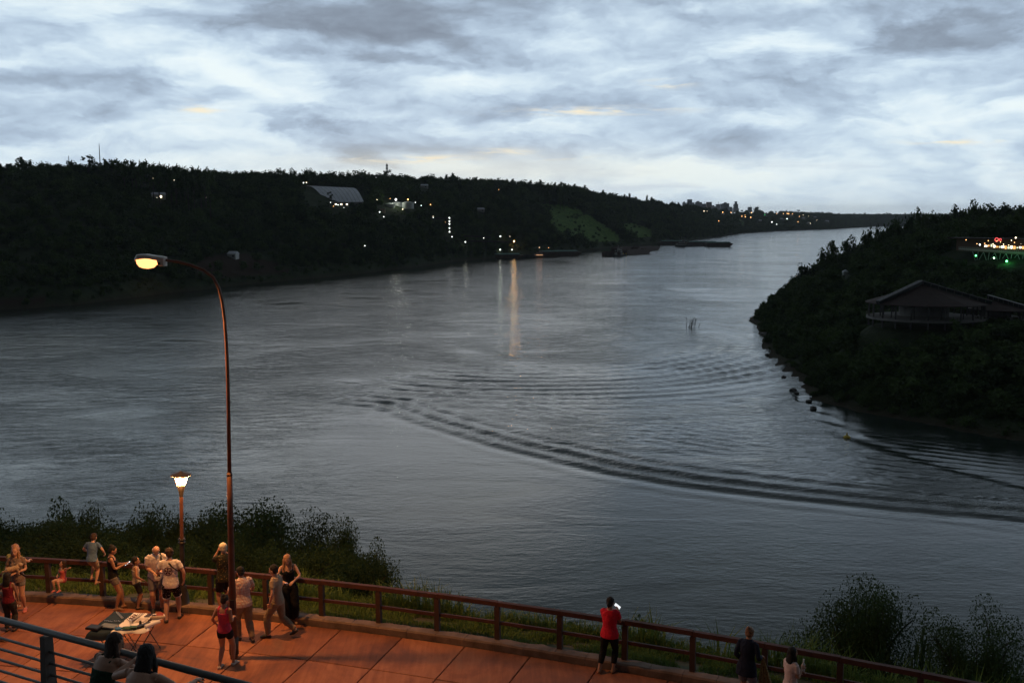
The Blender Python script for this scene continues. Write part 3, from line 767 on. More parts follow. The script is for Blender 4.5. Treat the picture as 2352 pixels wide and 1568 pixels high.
for i, (x0, x1, ty, mi, lab) in enumerate(CITY):
    Yc = 4700 + (i * 37 % 5) * 60; a = aty(x0, ty, Yc); b_ = aty(x1, ty, Yc); base = 60.0; hgt = a.z - base; wd = b_.x - a.x
    o = empty('city_building', ((a.x + b_.x) / 2, Yc, base), cat='building', label=lab)
    MB().box((0, 0, hgt / 2), (wd, 22, hgt)).build('wall', M_BLD[mi], o)
    if i in (0, 3, 9): MB().box((-wd * .1, 0, hgt + 2.5), (wd * .4, 10, 5)).build('roof_house', M_BLD[mi], o)
    if i == 10:
        MB().box((0, 0, hgt + 6), (wd * .55, 12, 12)).build('crown', M_BLD[mi], o); MB().box((0, 0, hgt * .25), (wd * 1.35, 26, hgt * .5)).build('podium', M_BLD[mi], o)
    mb = MB()
    nf = int(hgt / 3.4); nw = max(2, int(wd / 4.2))
    for f_ in range(nf):
        for w_ in range(nw): mb.box((-wd / 2 + (w_ + .5) * wd / nw, -11.05, hgt - 2.2 - f_ * 3.4), (wd / nw * .55, .3, 1.5))
    mb.build('window_rows', M_GLASSD, o, kind='stuff')
for i, (px_, ty) in enumerate([(1606, 460.5), (1618, 463), (1650, 462.5), (1724, 470)]):
    b_ = aty(px_, 476, 4800); o = empty('radio_mast', b_, cat='mast', label=['thin mast on the grey city block', 'thin mast over the low dark city block', 'thin mast above the small white city block', 'thin mast on the last low city block'][i])
    MB().bar((0, 0, -5), (0, 0, aty(px_, ty, 4800).z - b_.z), 1.1).build('pole', M_LAT, o)

# ------------------------------------------------------------------ lamps along the far bank
LAMPS = []
def lamp(px_, py_, g_, rad, lab, group=None, hgt=5.0, power=0, col=(1, .8, .5), bvh=None, dmin=300, Y=None):
    rad *= .82
    bv = bvh or FB_BVH
    if Y is None:
        for _k in range(14):
            q = on_ray(bv, px_, py_, hgt, dmin, 7000)
            if q.y < 6500: break
            py_ += .6
    q = on_ray(bv, px_, py_, hgt, dmin, 7000) if Y is None else aty(px_, py_, Y)
    gz = ground(bv, q.x, q.y) if Y is None else q.z - hgt
    o = empty('street_lamp', (q.x, q.y + .3, gz), cat='lamp', label=lab, group=group)
    h_ = q.z - gz
    MB().bar((0, 0, -.5), (0, 0, h_), max(.12, q.y * .00008)).build('pole', M_DARKM, o)
    MB().ell((0, -.3, h_), rad, n=8, m=6).build('bulb', g_, o, True)
    if power:
        l = bpy.data.lights.new('lamp_light', 'POINT'); l.energy = power; l.color = col; l.shadow_soft_size = rad * 1.05
        lo = bpy.data.objects.new('lamp_light', l); COL.objects.link(lo); lo.parent = o; lo.location = (0, -.3 - rad * 2.2, h_)
    KEEP.append((px_, py_, 4.0, q.y)); return o
GL = 'lights scattered over the upper left hillside'
for a, b_, r_ in [(352, 410, .42), (335.5, 417, .2), (381, 427, .45), (400, 414, .38), (360.5, 454, .25), (369.5, 454, .42), (437, 435, .3), (477, 428, .42), (478, 442, .22), (473.5, 454, .25)]:
    lamp(a, b_, G_WARM if r_ > .4 else G_DIM, r_ * .8, 'small white light among the trees of the upper left hillside', GL)
GS = 'lights along the foot of the grain shed'
for a, b_, r_ in [(720.8, 463.5, .45), (743, 464, .5), (759, 464.3, .5), (769, 464.7, .4), (779.4, 465.2, .5), (789, 465.5, .4)]:
    lamp(a, b_ + .8, G_COOL, r_ * .75, 'white light in the row at the foot of the grain shed', GS, Y=SY_ - 14, hgt=4)
lamp(697, 420, G_COOL, .6, 'white light on the left shoulder of the grain shed', Y=SY_ + 50, hgt=10)
lamp(703.8, 419.5, G_WARM, .6, 'warm light at the top left corner of the grain shed roof', Y=SY_ + 50, hgt=10)
for a, b_, g_, r_, lab in [(776.6, 470.8, G_COOL, .45, 'white light on the wall of the loading building'), (765.8, 473.7, G_ORANGE, .35, 'small orange light left of the loading building'), (790, 477, G_COOL, .3, 'tiny white light below the loading building'),
        (866, 459, G_WARM, .4, 'warm light midway between shed and tanks'), (896, 456.3, G_ORANGE, .35, 'faint orange light behind the left tank'), (954, 465, G_COOL, .45, 'white light at the right edge of the tanks'),
        (967.5, 472, G_COOL, .5, 'white light on a pole right of the tanks'), (988.8, 470.2, G_ORANGE, .65, 'orange light farthest right of the tanks'), (925, 480.7, G_WARM, .6, 'warm light under the middle tank'),
        (872, 487, G_COOL, .6, 'white light beside the hut below the tanks'), (881.4, 497.9, G_COOL, .55, 'white light at the upper end of the long conveyor'), (838, 564.4, G_COOL, .5, 'lone white light low on the dark wooded bank'),
        (995, 497, G_WARM, .4, 'upper of two small lights over the long conveyor'), (995, 499.9, G_COOL, .4, 'lower of two small lights over the long conveyor'), (1023, 510.6, G_ORANGE, .25, 'tiny red light left of the lit tower'),
        (1038, 543.8, G_COOL, .6, 'white light at the foot of the lit tower'), (1111, 546.6, G_COOL, .5, 'white light between tower and barge quay'),
        (1171, 543, G_DIM, .3, 'faint light above the orange quay lamp'), (1145.6, 435.4, G_ORANGE, .4, 'red light high on the ridge right of the mast'),
        (1260, 569, G_ORANGE, .45, 'small orange light over the green covered barge')]:
    lamp(a, b_, g_, r_, lab)
lamp(909.5, 458.3, G_COOL, 1.15, 'brightest greenish white floodlight above the tanks', Y=on_ray(FB_BVH, 915, 480, 0, 500, 3000).y + 2, hgt=12, power=3500, col=(.95, 1, .85))
lamp(937, 458.3, G_ORANGE, .95, 'orange floodlight above the right tank', Y=on_ray(FB_BVH, 915, 480, 0, 500, 3000).y + 26, hgt=12)
# quay lights that draw streaks on the water
lamp(1180.8, 554, glow('quay_lamp_glow', (1, .46, .14), 2.6), 1.3, 'brightest orange flood lamp above the barge quay', power=3200, col=(1, .50, .15), hgt=7)
lamp(1069, 555.6, G_COOL, .8, 'white lamp on the bank left of the green barge', power=250, col=(1, 1, .75), hgt=6)
lamp(1149.4, 542.8, G_COOL, .9, 'white lamp high behind the barge quay', power=0, hgt=6)
lamp(1149, 573.6, G_COOL, .8, 'low white lamp at the quay behind the green barge', power=200, col=(.95, 1, .7), hgt=5)
lamp(1176, 573.4, G_COOL, .65, 'low white lamp at the quay right under the orange lamp', power=80, col=(1, .9, .6), hgt=5)
lamp(1238.8, 568.5, glow('boat_lamp_glow', (1, .6, .3), 1.8), .6, 'warm lamp on a mast above the work boat', power=90, col=(1, .5, .25), Y=1075, hgt=8)
GF = 'lights of the far riverside suburb'
for a, b_, g_, r_ in [(1617, 480, 0, .9), (1624, 478.5, 0, .7), (1660, 484, 1, 1.2), (1679, 485, 1, 1.1), (1726, 488.5, 1, 1.3), (1704, 496.7, 1, 1.1), (1711, 494, 1, .8), (1712, 498, 1, 1.1), (1724.5, 499.2, 1, 1.3), (1784, 490, 1, .9),
                     (1799.5, 487.5, 1, 1.1), (1808, 488.3, 1, 1.5), (1811.5, 488.5, 1, 1.5), (1820, 487.3, 1, 1.2), (1836, 497, 1, 1.0), (1845, 494, 0, .7), (1833, 509.6, 1, 1.1), (1773, 510, 2, 1.3), (1784, 515, 2, .9), (1861.5, 513, 0, .8),
                     (1651, 507.4, 1, .7), (1857, 496, 0, .6), (1876, 506, 0, .6)]:
    lamp(a, b_, (G_WARM, G_ORANGE, G_COOL)[g_], r_ * 1.45, ('tiny white light', 'tiny orange light', 'tiny cool light')[g_] + ' in the far riverside suburb', ('white', 'orange', 'cool white')[g_] + ' ' + GF, 6, dmin=1800)
lamp(1808, 502.6, G_COOL, 2.0, 'brightest white light of the far riverside suburb', dmin=2000)
lamp(1757, 493, G_GREEN, 1.0, 'green light in the far riverside suburb', dmin=2000)

# ================================================================== BOATS
M_HULL = mat('rusty_hull', (.10, .062, .052), .7, .4, .5); M_HULL2 = mat('dark_hull', (.05, .05, .05), .6, .3, .5); M_GRN = mat('green_cover', (.06, .15, .13), .7, .2, .3)
M_CABIN = mat('boat_cabin', (.36, .34, .32), .6, .2, .6); M_YEL = mat('yellow_paint', (.6, .42, .05), .6, .1, 2)
def hull(mb, L, W, H, bow=.12, z0=-.6):
    xs_ = [-L / 2, -L / 2 + L * .03, L / 2 - L * bow, L / 2]; lo = [z0 + H * .5, z0, z0, z0 + H * .75]; V = []
    for x_, l_ in zip(xs_, lo):
        V += [(x_, -W / 2, l_), (x_, W / 2, l_), (x_, W / 2, H), (x_, -W / 2, H)]
    F_ = []
    for i in range(3):
        for j in range(4): a = i * 4 + j; b2 = i * 4 + (j + 1) % 4; F_.append((a, b2, b2 + 4, a + 4))
    F_ += [(3, 2, 1, 0), (12, 13, 14, 15)]
    return mb.add(V, F_)
def barge(px_, py_, rz, L, W, H, label, cover=None, mt=None, group=None):
    q = onz(px_, py_, 0); o = empty('barge', (q.x, q.y, 0), R(rz), cat='barge', label=label, group=group)
    hull(MB(), L, W, H).build('hull', mt or M_HULL, o)
    mb = MB()
    for sy in (-1, 1): mb.box((0, sy * W * .40, H + .45), (L * .84, .25, .9))
    for sx in (-1, 1): mb.box((sx * L * .42, 0, H + .45), (.25, W * .8, .9))
    mb.build('coaming', mt or M_HULL, o)
    if cover:
        n = max(4, int(L / 7))
        for i in range(n):
            x0 = -L * .42 + L * .84 * i / n; wv = L * .84 / n * .96
            V = []
            for xx in (x0, x0 + wv):
                for a in range(7):
                    th = math.pi * a / 6; V.append((xx, -math.cos(th) * W * .41, H + .9 + math.sin(th) * 1.5))
            MB().add(V, [(a, a + 1, a + 8, a + 7) for a in range(6)] + [(6, 5, 4, 3, 2, 1, 0), (7, 8, 9, 10, 11, 12, 13)]).build('hatch_cover', cover, o)
    else:
        MB().box((0, 0, H + .05), (L * .82, W * .78, .1)).build('hold', M_HULL2, o)
    mb = MB()
    for sx in (-1, 1):
        for sy in (-1, 1): mb.box((sx * L * .46, sy * W * .35, H + .3), (.4, .4, .6))
    mb.build('bollard', M_HULL2, o); return o
def tug(px_, py_, rz, s, label, name='pusher_boat', lit=False):
    q = onz(px_, py_, 0); o = empty(name, (q.x, q.y, 0), R(rz), cat='boat', label=label)
    hull(MB(), 18 * s, 7 * s, 1.8 * s, .2).build('hull', M_HULL2, o)
    MB().box((-2 * s, 0, 3 * s), (11 * s, 5.6 * s, 2.4 * s)).build('deckhouse', M_CABIN, o)
    MB().box((-.5 * s, 0, 5.3 * s), (7 * s, 4.6 * s, 2.2 * s)).build('upper_cabin', M_CABIN, o)
    MB().box((1.2 * s, 0, 7.4 * s), (3.4 * s, 3.6 * s, 2 * s)).build('wheelhouse', M_CABIN, o)
    for zz_, ww, yy_ in ((3.2, 9, 2.84), (5.5, 5.5, 2.34), (7.6, 2.8, 1.84)):
        for sy in (-1, 1): MB().box((-1 * s if zz_ < 7 else 1.2 * s, sy * yy_ * s, zz_ * s), (ww * s, .1, .8 * s)).build('window_band', glow('cabin_glow', (1, .45, .2), .8) if lit and sy < 0 and zz_ < 4 else M_GLASSD, o)
    MB().bar((-1 * s, 0, 8 * s), (-1 * s, 0, 12 * s), .25 * s).build('mast', M_CABIN, o)
    for sy in (-1, 1): MB().lathe((-5 * s, sy * 1.4 * s, 4 * s), [(.5 * s, 0), (.45 * s, 3 * s)], 10).build('funnel', M_HULL2, o)
    mb = MB()
    for sy in (-1, 1): mb.box((9.2 * s, sy * 2 * s, 1.6 * s), (.8 * s, .8 * s, 3 * s))
    mb.build('push_knee', M_YEL if 'yellow' in label else M_HULL, o); return o
barge(1150, 592.5, 6, 52, 14, 3.2, 'green covered barge moored left at the lit quay', M_GRN)
barge(1284, 587.5, 20, 54, 15, 4.4, 'green covered barge at the right end of the lit quay', M_GRN)
barge(1262, 591.5, 8, 16, 10, 2.0, 'short rusty barge tucked against the green covered barge')
barge(1212, 591, 8, 22, 9, 2.2, 'low dark work barge under the orange quay lamp', mt=M_HULL2)
tug(1240, 591, 6, .9, 'flat work boat with an orange lit cabin at the quay', 'work_boat', True)
GB = 'empty rusty barges in the midstream convoy'
for i, (a, b_, L) in enumerate([(1404, 588.5, 20), (1440, 576, 60), (1458, 583, 60), (1482, 575, 60)]):
    barge(a, b_, 52 if i else 10, L, 14, 5.0, ['shortest rusty barge at the near left end of the convoy', 'rusty barge behind the pusher in the midstream convoy', 'rusty barge nearest the camera in the midstream convoy', 'rusty barge at the far right end of the midstream convoy'][i], group=GB)
tug(1421, 588.5, 40, 1.15, 'pusher boat with yellow bow knees beside the rusty convoy')
for i, (a, b_, L, cv) in enumerate([(1548, 562.5, 50, M_GRN), (1612, 564.5, 52, M_GRN), (1650, 566.2, 42, M_GRN)]):
    barge(a, b_, 4, L, 15, 5.2, ['long green barge at the left end of the far convoy', 'long green barge in the middle of the far convoy', 'green barge at the right head of the far convoy'][i], cv, group='green covered barges in the far convoy')
tug(1567, 566.5, -4, 1.3, 'dark pusher boat in front of the far green convoy')
# yellow buoy in the race off the headland
q = onz(1945, 1005, 0); o = empty('river_buoy', (q.x, q.y, 0), cat='buoy', label='small yellow buoy in the fast water off the headland')
MB().lathe((0, 0, -.3), [(.05, 0), (.75, .2), (.8, .5), (.5, .8), (.08, .9)], 14).build('float', M_YEL, o, True); MB().lathe((0, 0, .5), [(.25, 0), (.1, .7)], 8).build('top_mark', M_YEL, o)
# snag sticking out of the river
q = onz(1592, 751, 0); o = empty('drowned_tree', (q.x, q.y, 0), cat='snag', label='bare branches of a drowned tree sticking out midriver')
mb = MB(); rr = random.Random(5)
for i in range(11):
    a = Vector((rr.uniform(-4, 2.5), rr.uniform(-1, 1), -.3)); b_ = a + Vector((rr.uniform(-.6, 2.2), rr.uniform(-.8, .8), rr.uniform(1.5, 5.0)))
    mb.loft([a, (a + b_) / 2 + Vector((.2, 0, .1)), b_], [.12, .09, .03], n=5)
    for k_ in range(3): c_ = a.lerp(b_, rr.uniform(.4, .9)); mb.loft([c_, c_ + Vector((rr.uniform(-1, 1.2), rr.uniform(-.5, .5), rr.uniform(.3, 1.2)))], [.05, .02], n=4)
mb.build('branches', M_DARKM, o)
# rocks along the headland waterline
GR = 'dark rocks awash along the headland shore'
M_ROCK = mat('wet_rock', (.05, .042, .038), .6, .4, 1.2, bump=.1)
rr = random.Random(11); rocks = []
for v in range(4):
    bm = bmesh.new(); bmesh.ops.create_icosphere(bm, subdivisions=2, radius=1)
    for vv in bm.verts: vv.co *= 1 + .45 * noise.noise(vv.co * 1.3 + Vector((v * 7, 0, 0))); vv.co.z *= .55
    me = bpy.data.meshes.new('rock'); bm.to_mesh(me); bm.free(); me.materials.append(M_ROCK); rocks.append(me)
for i, (a, b_, s_) in enumerate([(1828, 645, 3.2), (1836, 641, 2.2), (1745, 716, 3.0), (1752, 711, 3.6), (1760, 706, 3.4), (1772, 702, 3.8), (1786, 698, 4), (1762, 815, .9), (1800, 866, .9), (1822, 897, 1.3), (1830, 903, .8), (1858, 922, 1.1), (1758, 742, 2.0), (1868, 938, 1.2), (2088, 950, 1.3), (2097, 953, .9), (1754, 768, 1.6), (1762, 778, 1.8)]):
    q = onz(a, b_, .1); o = link('rock', rocks[i % 4], None, None, label='dark wet rock at the waterline of the headland', cat='rock', group=GR)
    o.location = (q.x, q.y, .2); o.scale = (s_, s_ * .8, s_ * .9); o.rotation_euler = (0, 0, i * 1.3)

# ================================================================== HEADLAND BUILDINGS
# round-plan pavilion with broad red hipped roof
M_TILE = mat('old_roof_tiles', (.036, .019, .016), .9, .3, .8, bump=.05); M_COLM = mat('pale_column', (.075, .072, .07), .8, .15, 1); M_EAVE = mat('pale_ridge_sheet', (.075, .075, .08), .6, .1, 1)
def pavilion(cx_, cy_, rx, ry, zb, ze, za, ap, label, ncolm, ridges):
    o = empty('pavilion', (cx_, cy_, zb), cat='pavilion', label=label); n = 16
    apx = Vector(ap); ring = [Vector((rx * math.cos(2 * math.pi * i / n), ry * math.sin(2 * math.pi * i / n), ze - zb)) for i in range(n)]
    for i in range(n):
        a, b_ = ring[i], ring[(i + 1) % n]; tp = Vector((apx.x, apx.y, za - zb)); am, bm_ = a.lerp(tp, .5) + Vector((0, 0, -.25)), b_.lerp(tp, .5) + Vector((0, 0, -.25))
        dn = Vector((0, 0, -.22)); V = [a, b_, am, bm_, tp, a + dn, b_ + dn]
        MB().add(V, [(0, 1, 3, 2), (2, 3, 4), (0, 5, 6, 1)]).build('roof_slope', M_TILE, o)
    for i in ridges:      # raised glazed ridge running down from the apex
        a = ring[i]; tp = Vector((apx.x, apx.y, za - zb)); d = (a - tp); e = tp + d * 1.02
        MB().bar(tp + Vector((0, 0, .95)), e + Vector((0, 0, 1.0)), 2.0, .16).build('ridge_cap', M_EAVE, o)
        MB().bar(tp + Vector((0, 0, .35)), e + Vector((0, 0, .40)), 1.2, .9).build('ridge_glazing', M_GLASSD, o)
        for k_ in range(9):
            p_ = tp.lerp(e, (k_ + .5) / 9); MB().box(p_ + Vector((0, 0, .4)), (1.4, 1.3, .95)).build('ridge_mullion', M_COLM, o) if False else MB().bar(p_ + Vector((-.75, -.5, 0)), p_ + Vector((-.75, -.5, .95)), .14).build('ridge_mullion', M_COLM, o)
    for i in range(ncolm):
        a = 2 * math.pi * (i + .5) / ncolm; x_, y_ = rx * .93 * math.cos(a), ry * .93 * math.sin(a)
        MB().lathe((x_, y_, -2.8), [(.26, 0), (.24, ze - zb + 2.9)], 8).build('column', M_COLM, o)
        if i % 2 == 0: MB().lathe((x_ * .8, y_ * .8, 0), [(.2, 0), (.2, ze - zb)], 8).build('column', M_COLM, o)
    floor = [Vector((rx * .97 * math.cos(2 * math.pi * i / 32), ry * .97 * math.sin(2 * math.pi * i / 32), 0)) for i in range(32)]
    prism(mbf := MB(), [(q.x, q.y) for q in floor], -.6, 0); mbf.build('floor_deck', M_WALLD, o)
    for zz_ in (.45, .8, 1.1):
        mb = MB()
        for i in range(32): mb.bar(floor[i] + Vector((0, 0, zz_)), floor[(i + 1) % 32] + Vector((0, 0, zz_)), .07)
        mb.build('balustrade', mat('timber_rail', (.07, .05, .03), .8), o)
    MB().lathe((0, ry * .1, 0), [(rx * .4, 0), (rx * .4, ze - zb - .3)], 20).build('core_wall', M_WALLD, o)
    return o
YP = 298
pz = lambda y_, Y_: aty(0, y_, Y_).z
c1 = aty(2140, 700, YP)
pavilion(c1.x, YP + 4, 18.0, 15, pz(738, YP - 8) + .3, pz(703, YP - 9), pz(652, YP + 2), (aty(2125, 652, YP).x - c1.x, -1, 0), 'large open pavilion with a faceted red tile roof on the headland', 22, [9, 15])
c2 = aty(2318, 712, YP + 4)
pavilion(c2.x, YP + 10, 9.5, 9, pz(738, YP) + .3, pz(716, YP), pz(686, YP + 8), (-3.5, 1, 0), 'smaller round tiled pavilion right of the large one', 12, [14])
KEEP += [(2010 + i * 28, y_, 18, YP + 14) for i in range(13) for y_ in (694, 712)] + [(2060 + i * 28, 672, 22, YP + 14) for i in range(8)]
# restaurant deck on trusses with strings of coloured lights
q0, q1 = aty(2202, 573.5, 428), aty(2420, 589, 400)
dk = empty('viewing_deck', q0, cat='deck', label='long raised deck on steel trusses with bar lights on the headland'); v = q1 - q0
nrm = Vector((-v.y, v.x, 0)).normalized()
MB().bar(nrm * 5, v + nrm * 5, 11, .35).build('deck_floor', M_CONC, dk)
MB().bar((0, 0, .2), v + Vector((0, 0, .2)), .35, .9).build('edge_beam', mat('deck_edge', (.35, .34, .33), .7), dk)
for zz_ in (.9, 1.35): MB().bar(Vector((0, 0, zz_)), v + Vector((0, 0, zz_)), .07).build('handrail', M_LAT, dk)
mb = MB()
for i in range(46): p_ = v * i / 45; mb.bar(p_ + Vector((0, 0, .4)), p_ + Vector((0, 0, 1.35)), .06)
mb.build('baluster', M_LAT, dk, kind='stuff')
for i in range(7):
    p_ = v * (.22 + i * .12); gz = ground(HD_BVH, q0.x + p_.x, q0.y + p_.y) - q0.z
    gz = max(gz, -9)
    for dx in (-1.6, 0, 1.6): MB().bar(p_ + Vector((0, 1.2, gz - 1)), p_ + Vector((dx * 1.5, .2, -.1)), .20).build('truss', M_LAT, dk)
MB().box(v * .45 + nrm * 14 + Vector((0, 0, 2.6)), (46, 6, 5.2), rz=math.atan2(v.y, v.x)).build('bar_building', mat('bar_wall', (.14, .09, .06), .9), dk)
MB().box(v * .45 + nrm * 12 + Vector((0, 0, 5.5)), (50, 11, .4), rz=math.atan2(v.y, v.x)).build('roof', M_TILE, dk)
rr = random.Random(8)
for i in range(26):
    f_ = .18 + i * .031; MB().box(v * f_ + nrm * 10.85 + Vector((0, 0, 1.9 + rr.uniform(-.2, .3))), (.5 + rr.random() * .6, .12, .5 + rr.random() * .9), rz=math.atan2(v.y, v.x)).build('lit_window', (G_DIM, glow('amber_window', (1, .45, .12), 1.6), glow('pale_window', (.8, .9, .6), 1.3))[i % 3], dk)
def dlamp(px_, py_, Y_, g_, r_, lab, grp=None, name='hanging_light'):
    r_ *= .75; p_ = aty(px_, py_, Y_); o = empty(name, p_, cat='light', label=lab, group=grp)
    MB().ell((0, 0, 0), r_, n=8, m=6).build('bulb', g_, o, True); MB().bar((0, 0, r_), (0, 0, r_ + 1.2), .05).build('cord', M_DARKM, o); KEEP.append((px_, py_, 4, Y_)); return o
GD = 'bulbs strung over the deck bar'
for a, b_ in [(2244, 560), (2262, 559), (2270, 553), (2281, 560), (2298, 556), (2305, 561), (2323, 552), (2330, 557), (2338, 549), (2345, 560), (2317, 563), (2290, 553)]:
    dlamp(a, b_, 420, (G_ORANGE, G_WARM)[int(a) % 2], .22, 'warm bulb hanging in the strings over the deck bar', GD)
for a, b_, g_, r_, lab in [(2219, 551, G_ORANGE, .22, 'lone orange bulb left of the deck bar'), (2250.5, 562, G_COOL, .42, 'bright pale lamp at the left end of the deck bar'), (2333, 546, G_WARM, .42, 'bright warm lamp over the deck bar roof'), (2351, 551, G_ORANGE, .5, 'orange lamp at the right frame edge over the deck')]:
    dlamp(a, b_, 420, g_, r_, lab)
o = empty('neon_sign', aty(2292, 550.5, 421), cat='sign', label='round red neon sign over the deck bar')
for dx, r_ in ((-.5, .75), (1.0, .45)):
    mb = MB(); ptsn = [Vector((dx + r_ * math.cos(a * .5236), 0, r_ * math.sin(a * .5236))) for a in range(13)]; mb.loft(ptsn, [.13] * 13, n=6, caps=False).build('neon_tube', G_RED, o)
MB().box((.1, .3, 0), (3, .12, 1.8)).build('backing', M_DARKM, o)
KEEP += [(2230 + i * 12, y_, 9, 432) for i in range(12) for y_ in (550, 560, 570)] + [(2240 + i * 12, 584 + i * .7, 13, 420) for i in range(11)]
for a, b_, r_, pw, lab in [(2241.5, 587, .36, 160, 'left green floodlight under the deck'), (2283, 592.5, .28, 60, 'pale green floodlight in the middle under the deck'), (2312, 600, .42, 420, 'brightest green floodlight among the deck trusses')]:
    q = aty(a, b_, 408); o = empty('floodlight', q, cat='light', label=lab)
    MB().ell((0, 0, 0), r_, n=10, m=7).build('bulb', G_GREEN if 'pale' not in lab else glow('pale_green_glow', (.5, 1, .6), 12), o, True); MB().bar((0, .3, -2.5), (0, .3, 0), .1).build('stake', M_DARKM, o)
    l = bpy.data.lights.new('flood', 'POINT'); l.energy = pw; l.color = (.1, 1, .25); l.shadow_soft_size = .5; lo = bpy.data.objects.new('flood', l); COL.objects.link(lo); lo.parent = o; lo.location = (0, -1.0, .6)
    KEEP.append((a, b_, 6, 408))
# small white hut on the left shoulder of the headland
q = on_ray(HD_BVH, 1941, 635, 0, 200, 900); o = empty('hut', q, cat='hut', label='tiny pale hut half hidden on the headland slope')
MB().box((0, 0, 1.2), (2.6, 2.4, 2.6)).build('wall', M_TANK, o); MB().add([(-1.6, -1.5, 2.5), (1.6, -1.5, 2.5), (1.6, 1.5, 2.5), (-1.6, 1.5, 2.5), (0, 0, 3.6)], [(0, 1, 4), (1, 2, 4), (2, 3, 4), (3, 0, 4), (3, 2, 1, 0)]).build('roof', M_ROOFM, o); KEEP.append((1941, 633, 5, q.y + 3))
# ================================================================== WOODS
def leaf_quads(cent, n_each, spread, size, r, squash=.8, up=.3, elong=1.9):
    cent = np.asarray(cent); N = len(cent) * n_each
    g0_ = r.normal(size=(N, 3)); g0_ *= np.minimum(1, 1.55 / np.linalg.norm(g0_, axis=1, keepdims=True)) * 1.15
    c = np.repeat(cent, n_each, 0) + g0_ * np.asarray(spread).reshape(-1, 1).repeat(n_each, 0).reshape(-1, 1) * np.array([1, 1, squash])
    a = r.normal(size=(N, 3)); a[:, 2] *= .5; a /= np.linalg.norm(a, axis=1, keepdims=True)
    b = r.normal(size=(N, 3)); b = np.cross(a, b); b /= np.linalg.norm(b, axis=1, keepdims=True) + 1e-9
    s = size * (.6 + .8 * r.random((N, 1)))
    A = a * s * elong * .5; B = b * s * .5
    V = np.stack([c - A, c + B - A * .1, c + A, c - B - A * .1], 1).reshape(-1, 3)
    return V, np.arange(N * 4).reshape(-1, 4)
def crown_variant(seed, rad, hgt, nclump, nleaf, lsize, kind='round'):
    r = np.random.default_rng(seed); C = []
    for i in range(nclump):
        a = r.random() * 6.283; e = r.random()
        if kind == 'round': rr_ = rad * .72 * math.sqrt(r.random()); z = hgt * (.30 + .62 * r.random() * (1 - .35 * (rr_ / rad) ** 2))
        elif kind == 'tall': rr_ = rad * .5 * math.sqrt(r.random()); z = hgt * (.35 + .62 * r.random())
        elif kind == 'cone': z = hgt * (.12 + .85 * r.random()); rr_ = rad * .8 * (1 - z / hgt) * math.sqrt(r.random())
        C.append((rr_ * math.cos(a), rr_ * math.sin(a), z))
    C = np.array(C); V, Fq = leaf_quads(C, nleaf, np.full(nclump, rad * (.24 if kind == 'round' else .17)), lsize, r)
    # dense heart of each clump
    mb = MB()
    for q in C[:max(5, nclump // 2)]:
        mb.ell((q[0] * .8, q[1] * .8, q[2] * .93), (rad * .26, rad * .26, rad * .22), n=6, m=4)
    vv = np.array([tuple(q) for q in mb.v]); vv += r.normal(size=vv.shape) * rad * .03
    me = bpy.data.meshes.new('crown')
    allv = np.concatenate([V, vv]); faces = [tuple(q) for q in Fq] + [tuple(i + len(V) for i in f) for f in mb.f]
    me.from_pydata(allv.tolist(), [], faces); me.update(); me.materials.append(M_FOREST); return me
def trunk_mesh(hgt, r0, seed=0):
    rr_ = random.Random(seed); mb = MB(); top = Vector((rr_.uniform(-.3, .3), rr_.uniform(-.3, .3), hgt * .8))
    mb.loft([(0, 0, -1.5), (top.x * .3, top.y * .3, hgt * .35), top], [r0, r0 * .7, r0 * .3], n=6)
    for i in range(5):
        a = rr_.uniform(0, 6.28); s_ = top * rr_.uniform(.45, .9); L = hgt * .28
        mb.loft([s_, s_ + Vector((math.cos(a) * L * .5, math.sin(a) * L * .5, L * .45)), s_ + Vector((math.cos(a) * L, math.sin(a) * L, L * .8))], [r0 * .4, r0 * .28, r0 * .1], n=5)
    me = mb.mesh('trunk'); me.materials.append(M_BARK); return me
variants = [crown_variant(s, 4.2, 7.5, 15, 26, .62) for s in range(5)] + [crown_variant(20, 3.2, 9.0, 13, 24, .55, 'tall'), crown_variant(30, 4.6, 6.4, 16, 26, .62)]
vcol = bpy.data.collections.new('crown_variants')
for i, me in enumerate(variants):
    o = bpy.data.objects.new('crown_variant', me); vcol.objects.link(o)
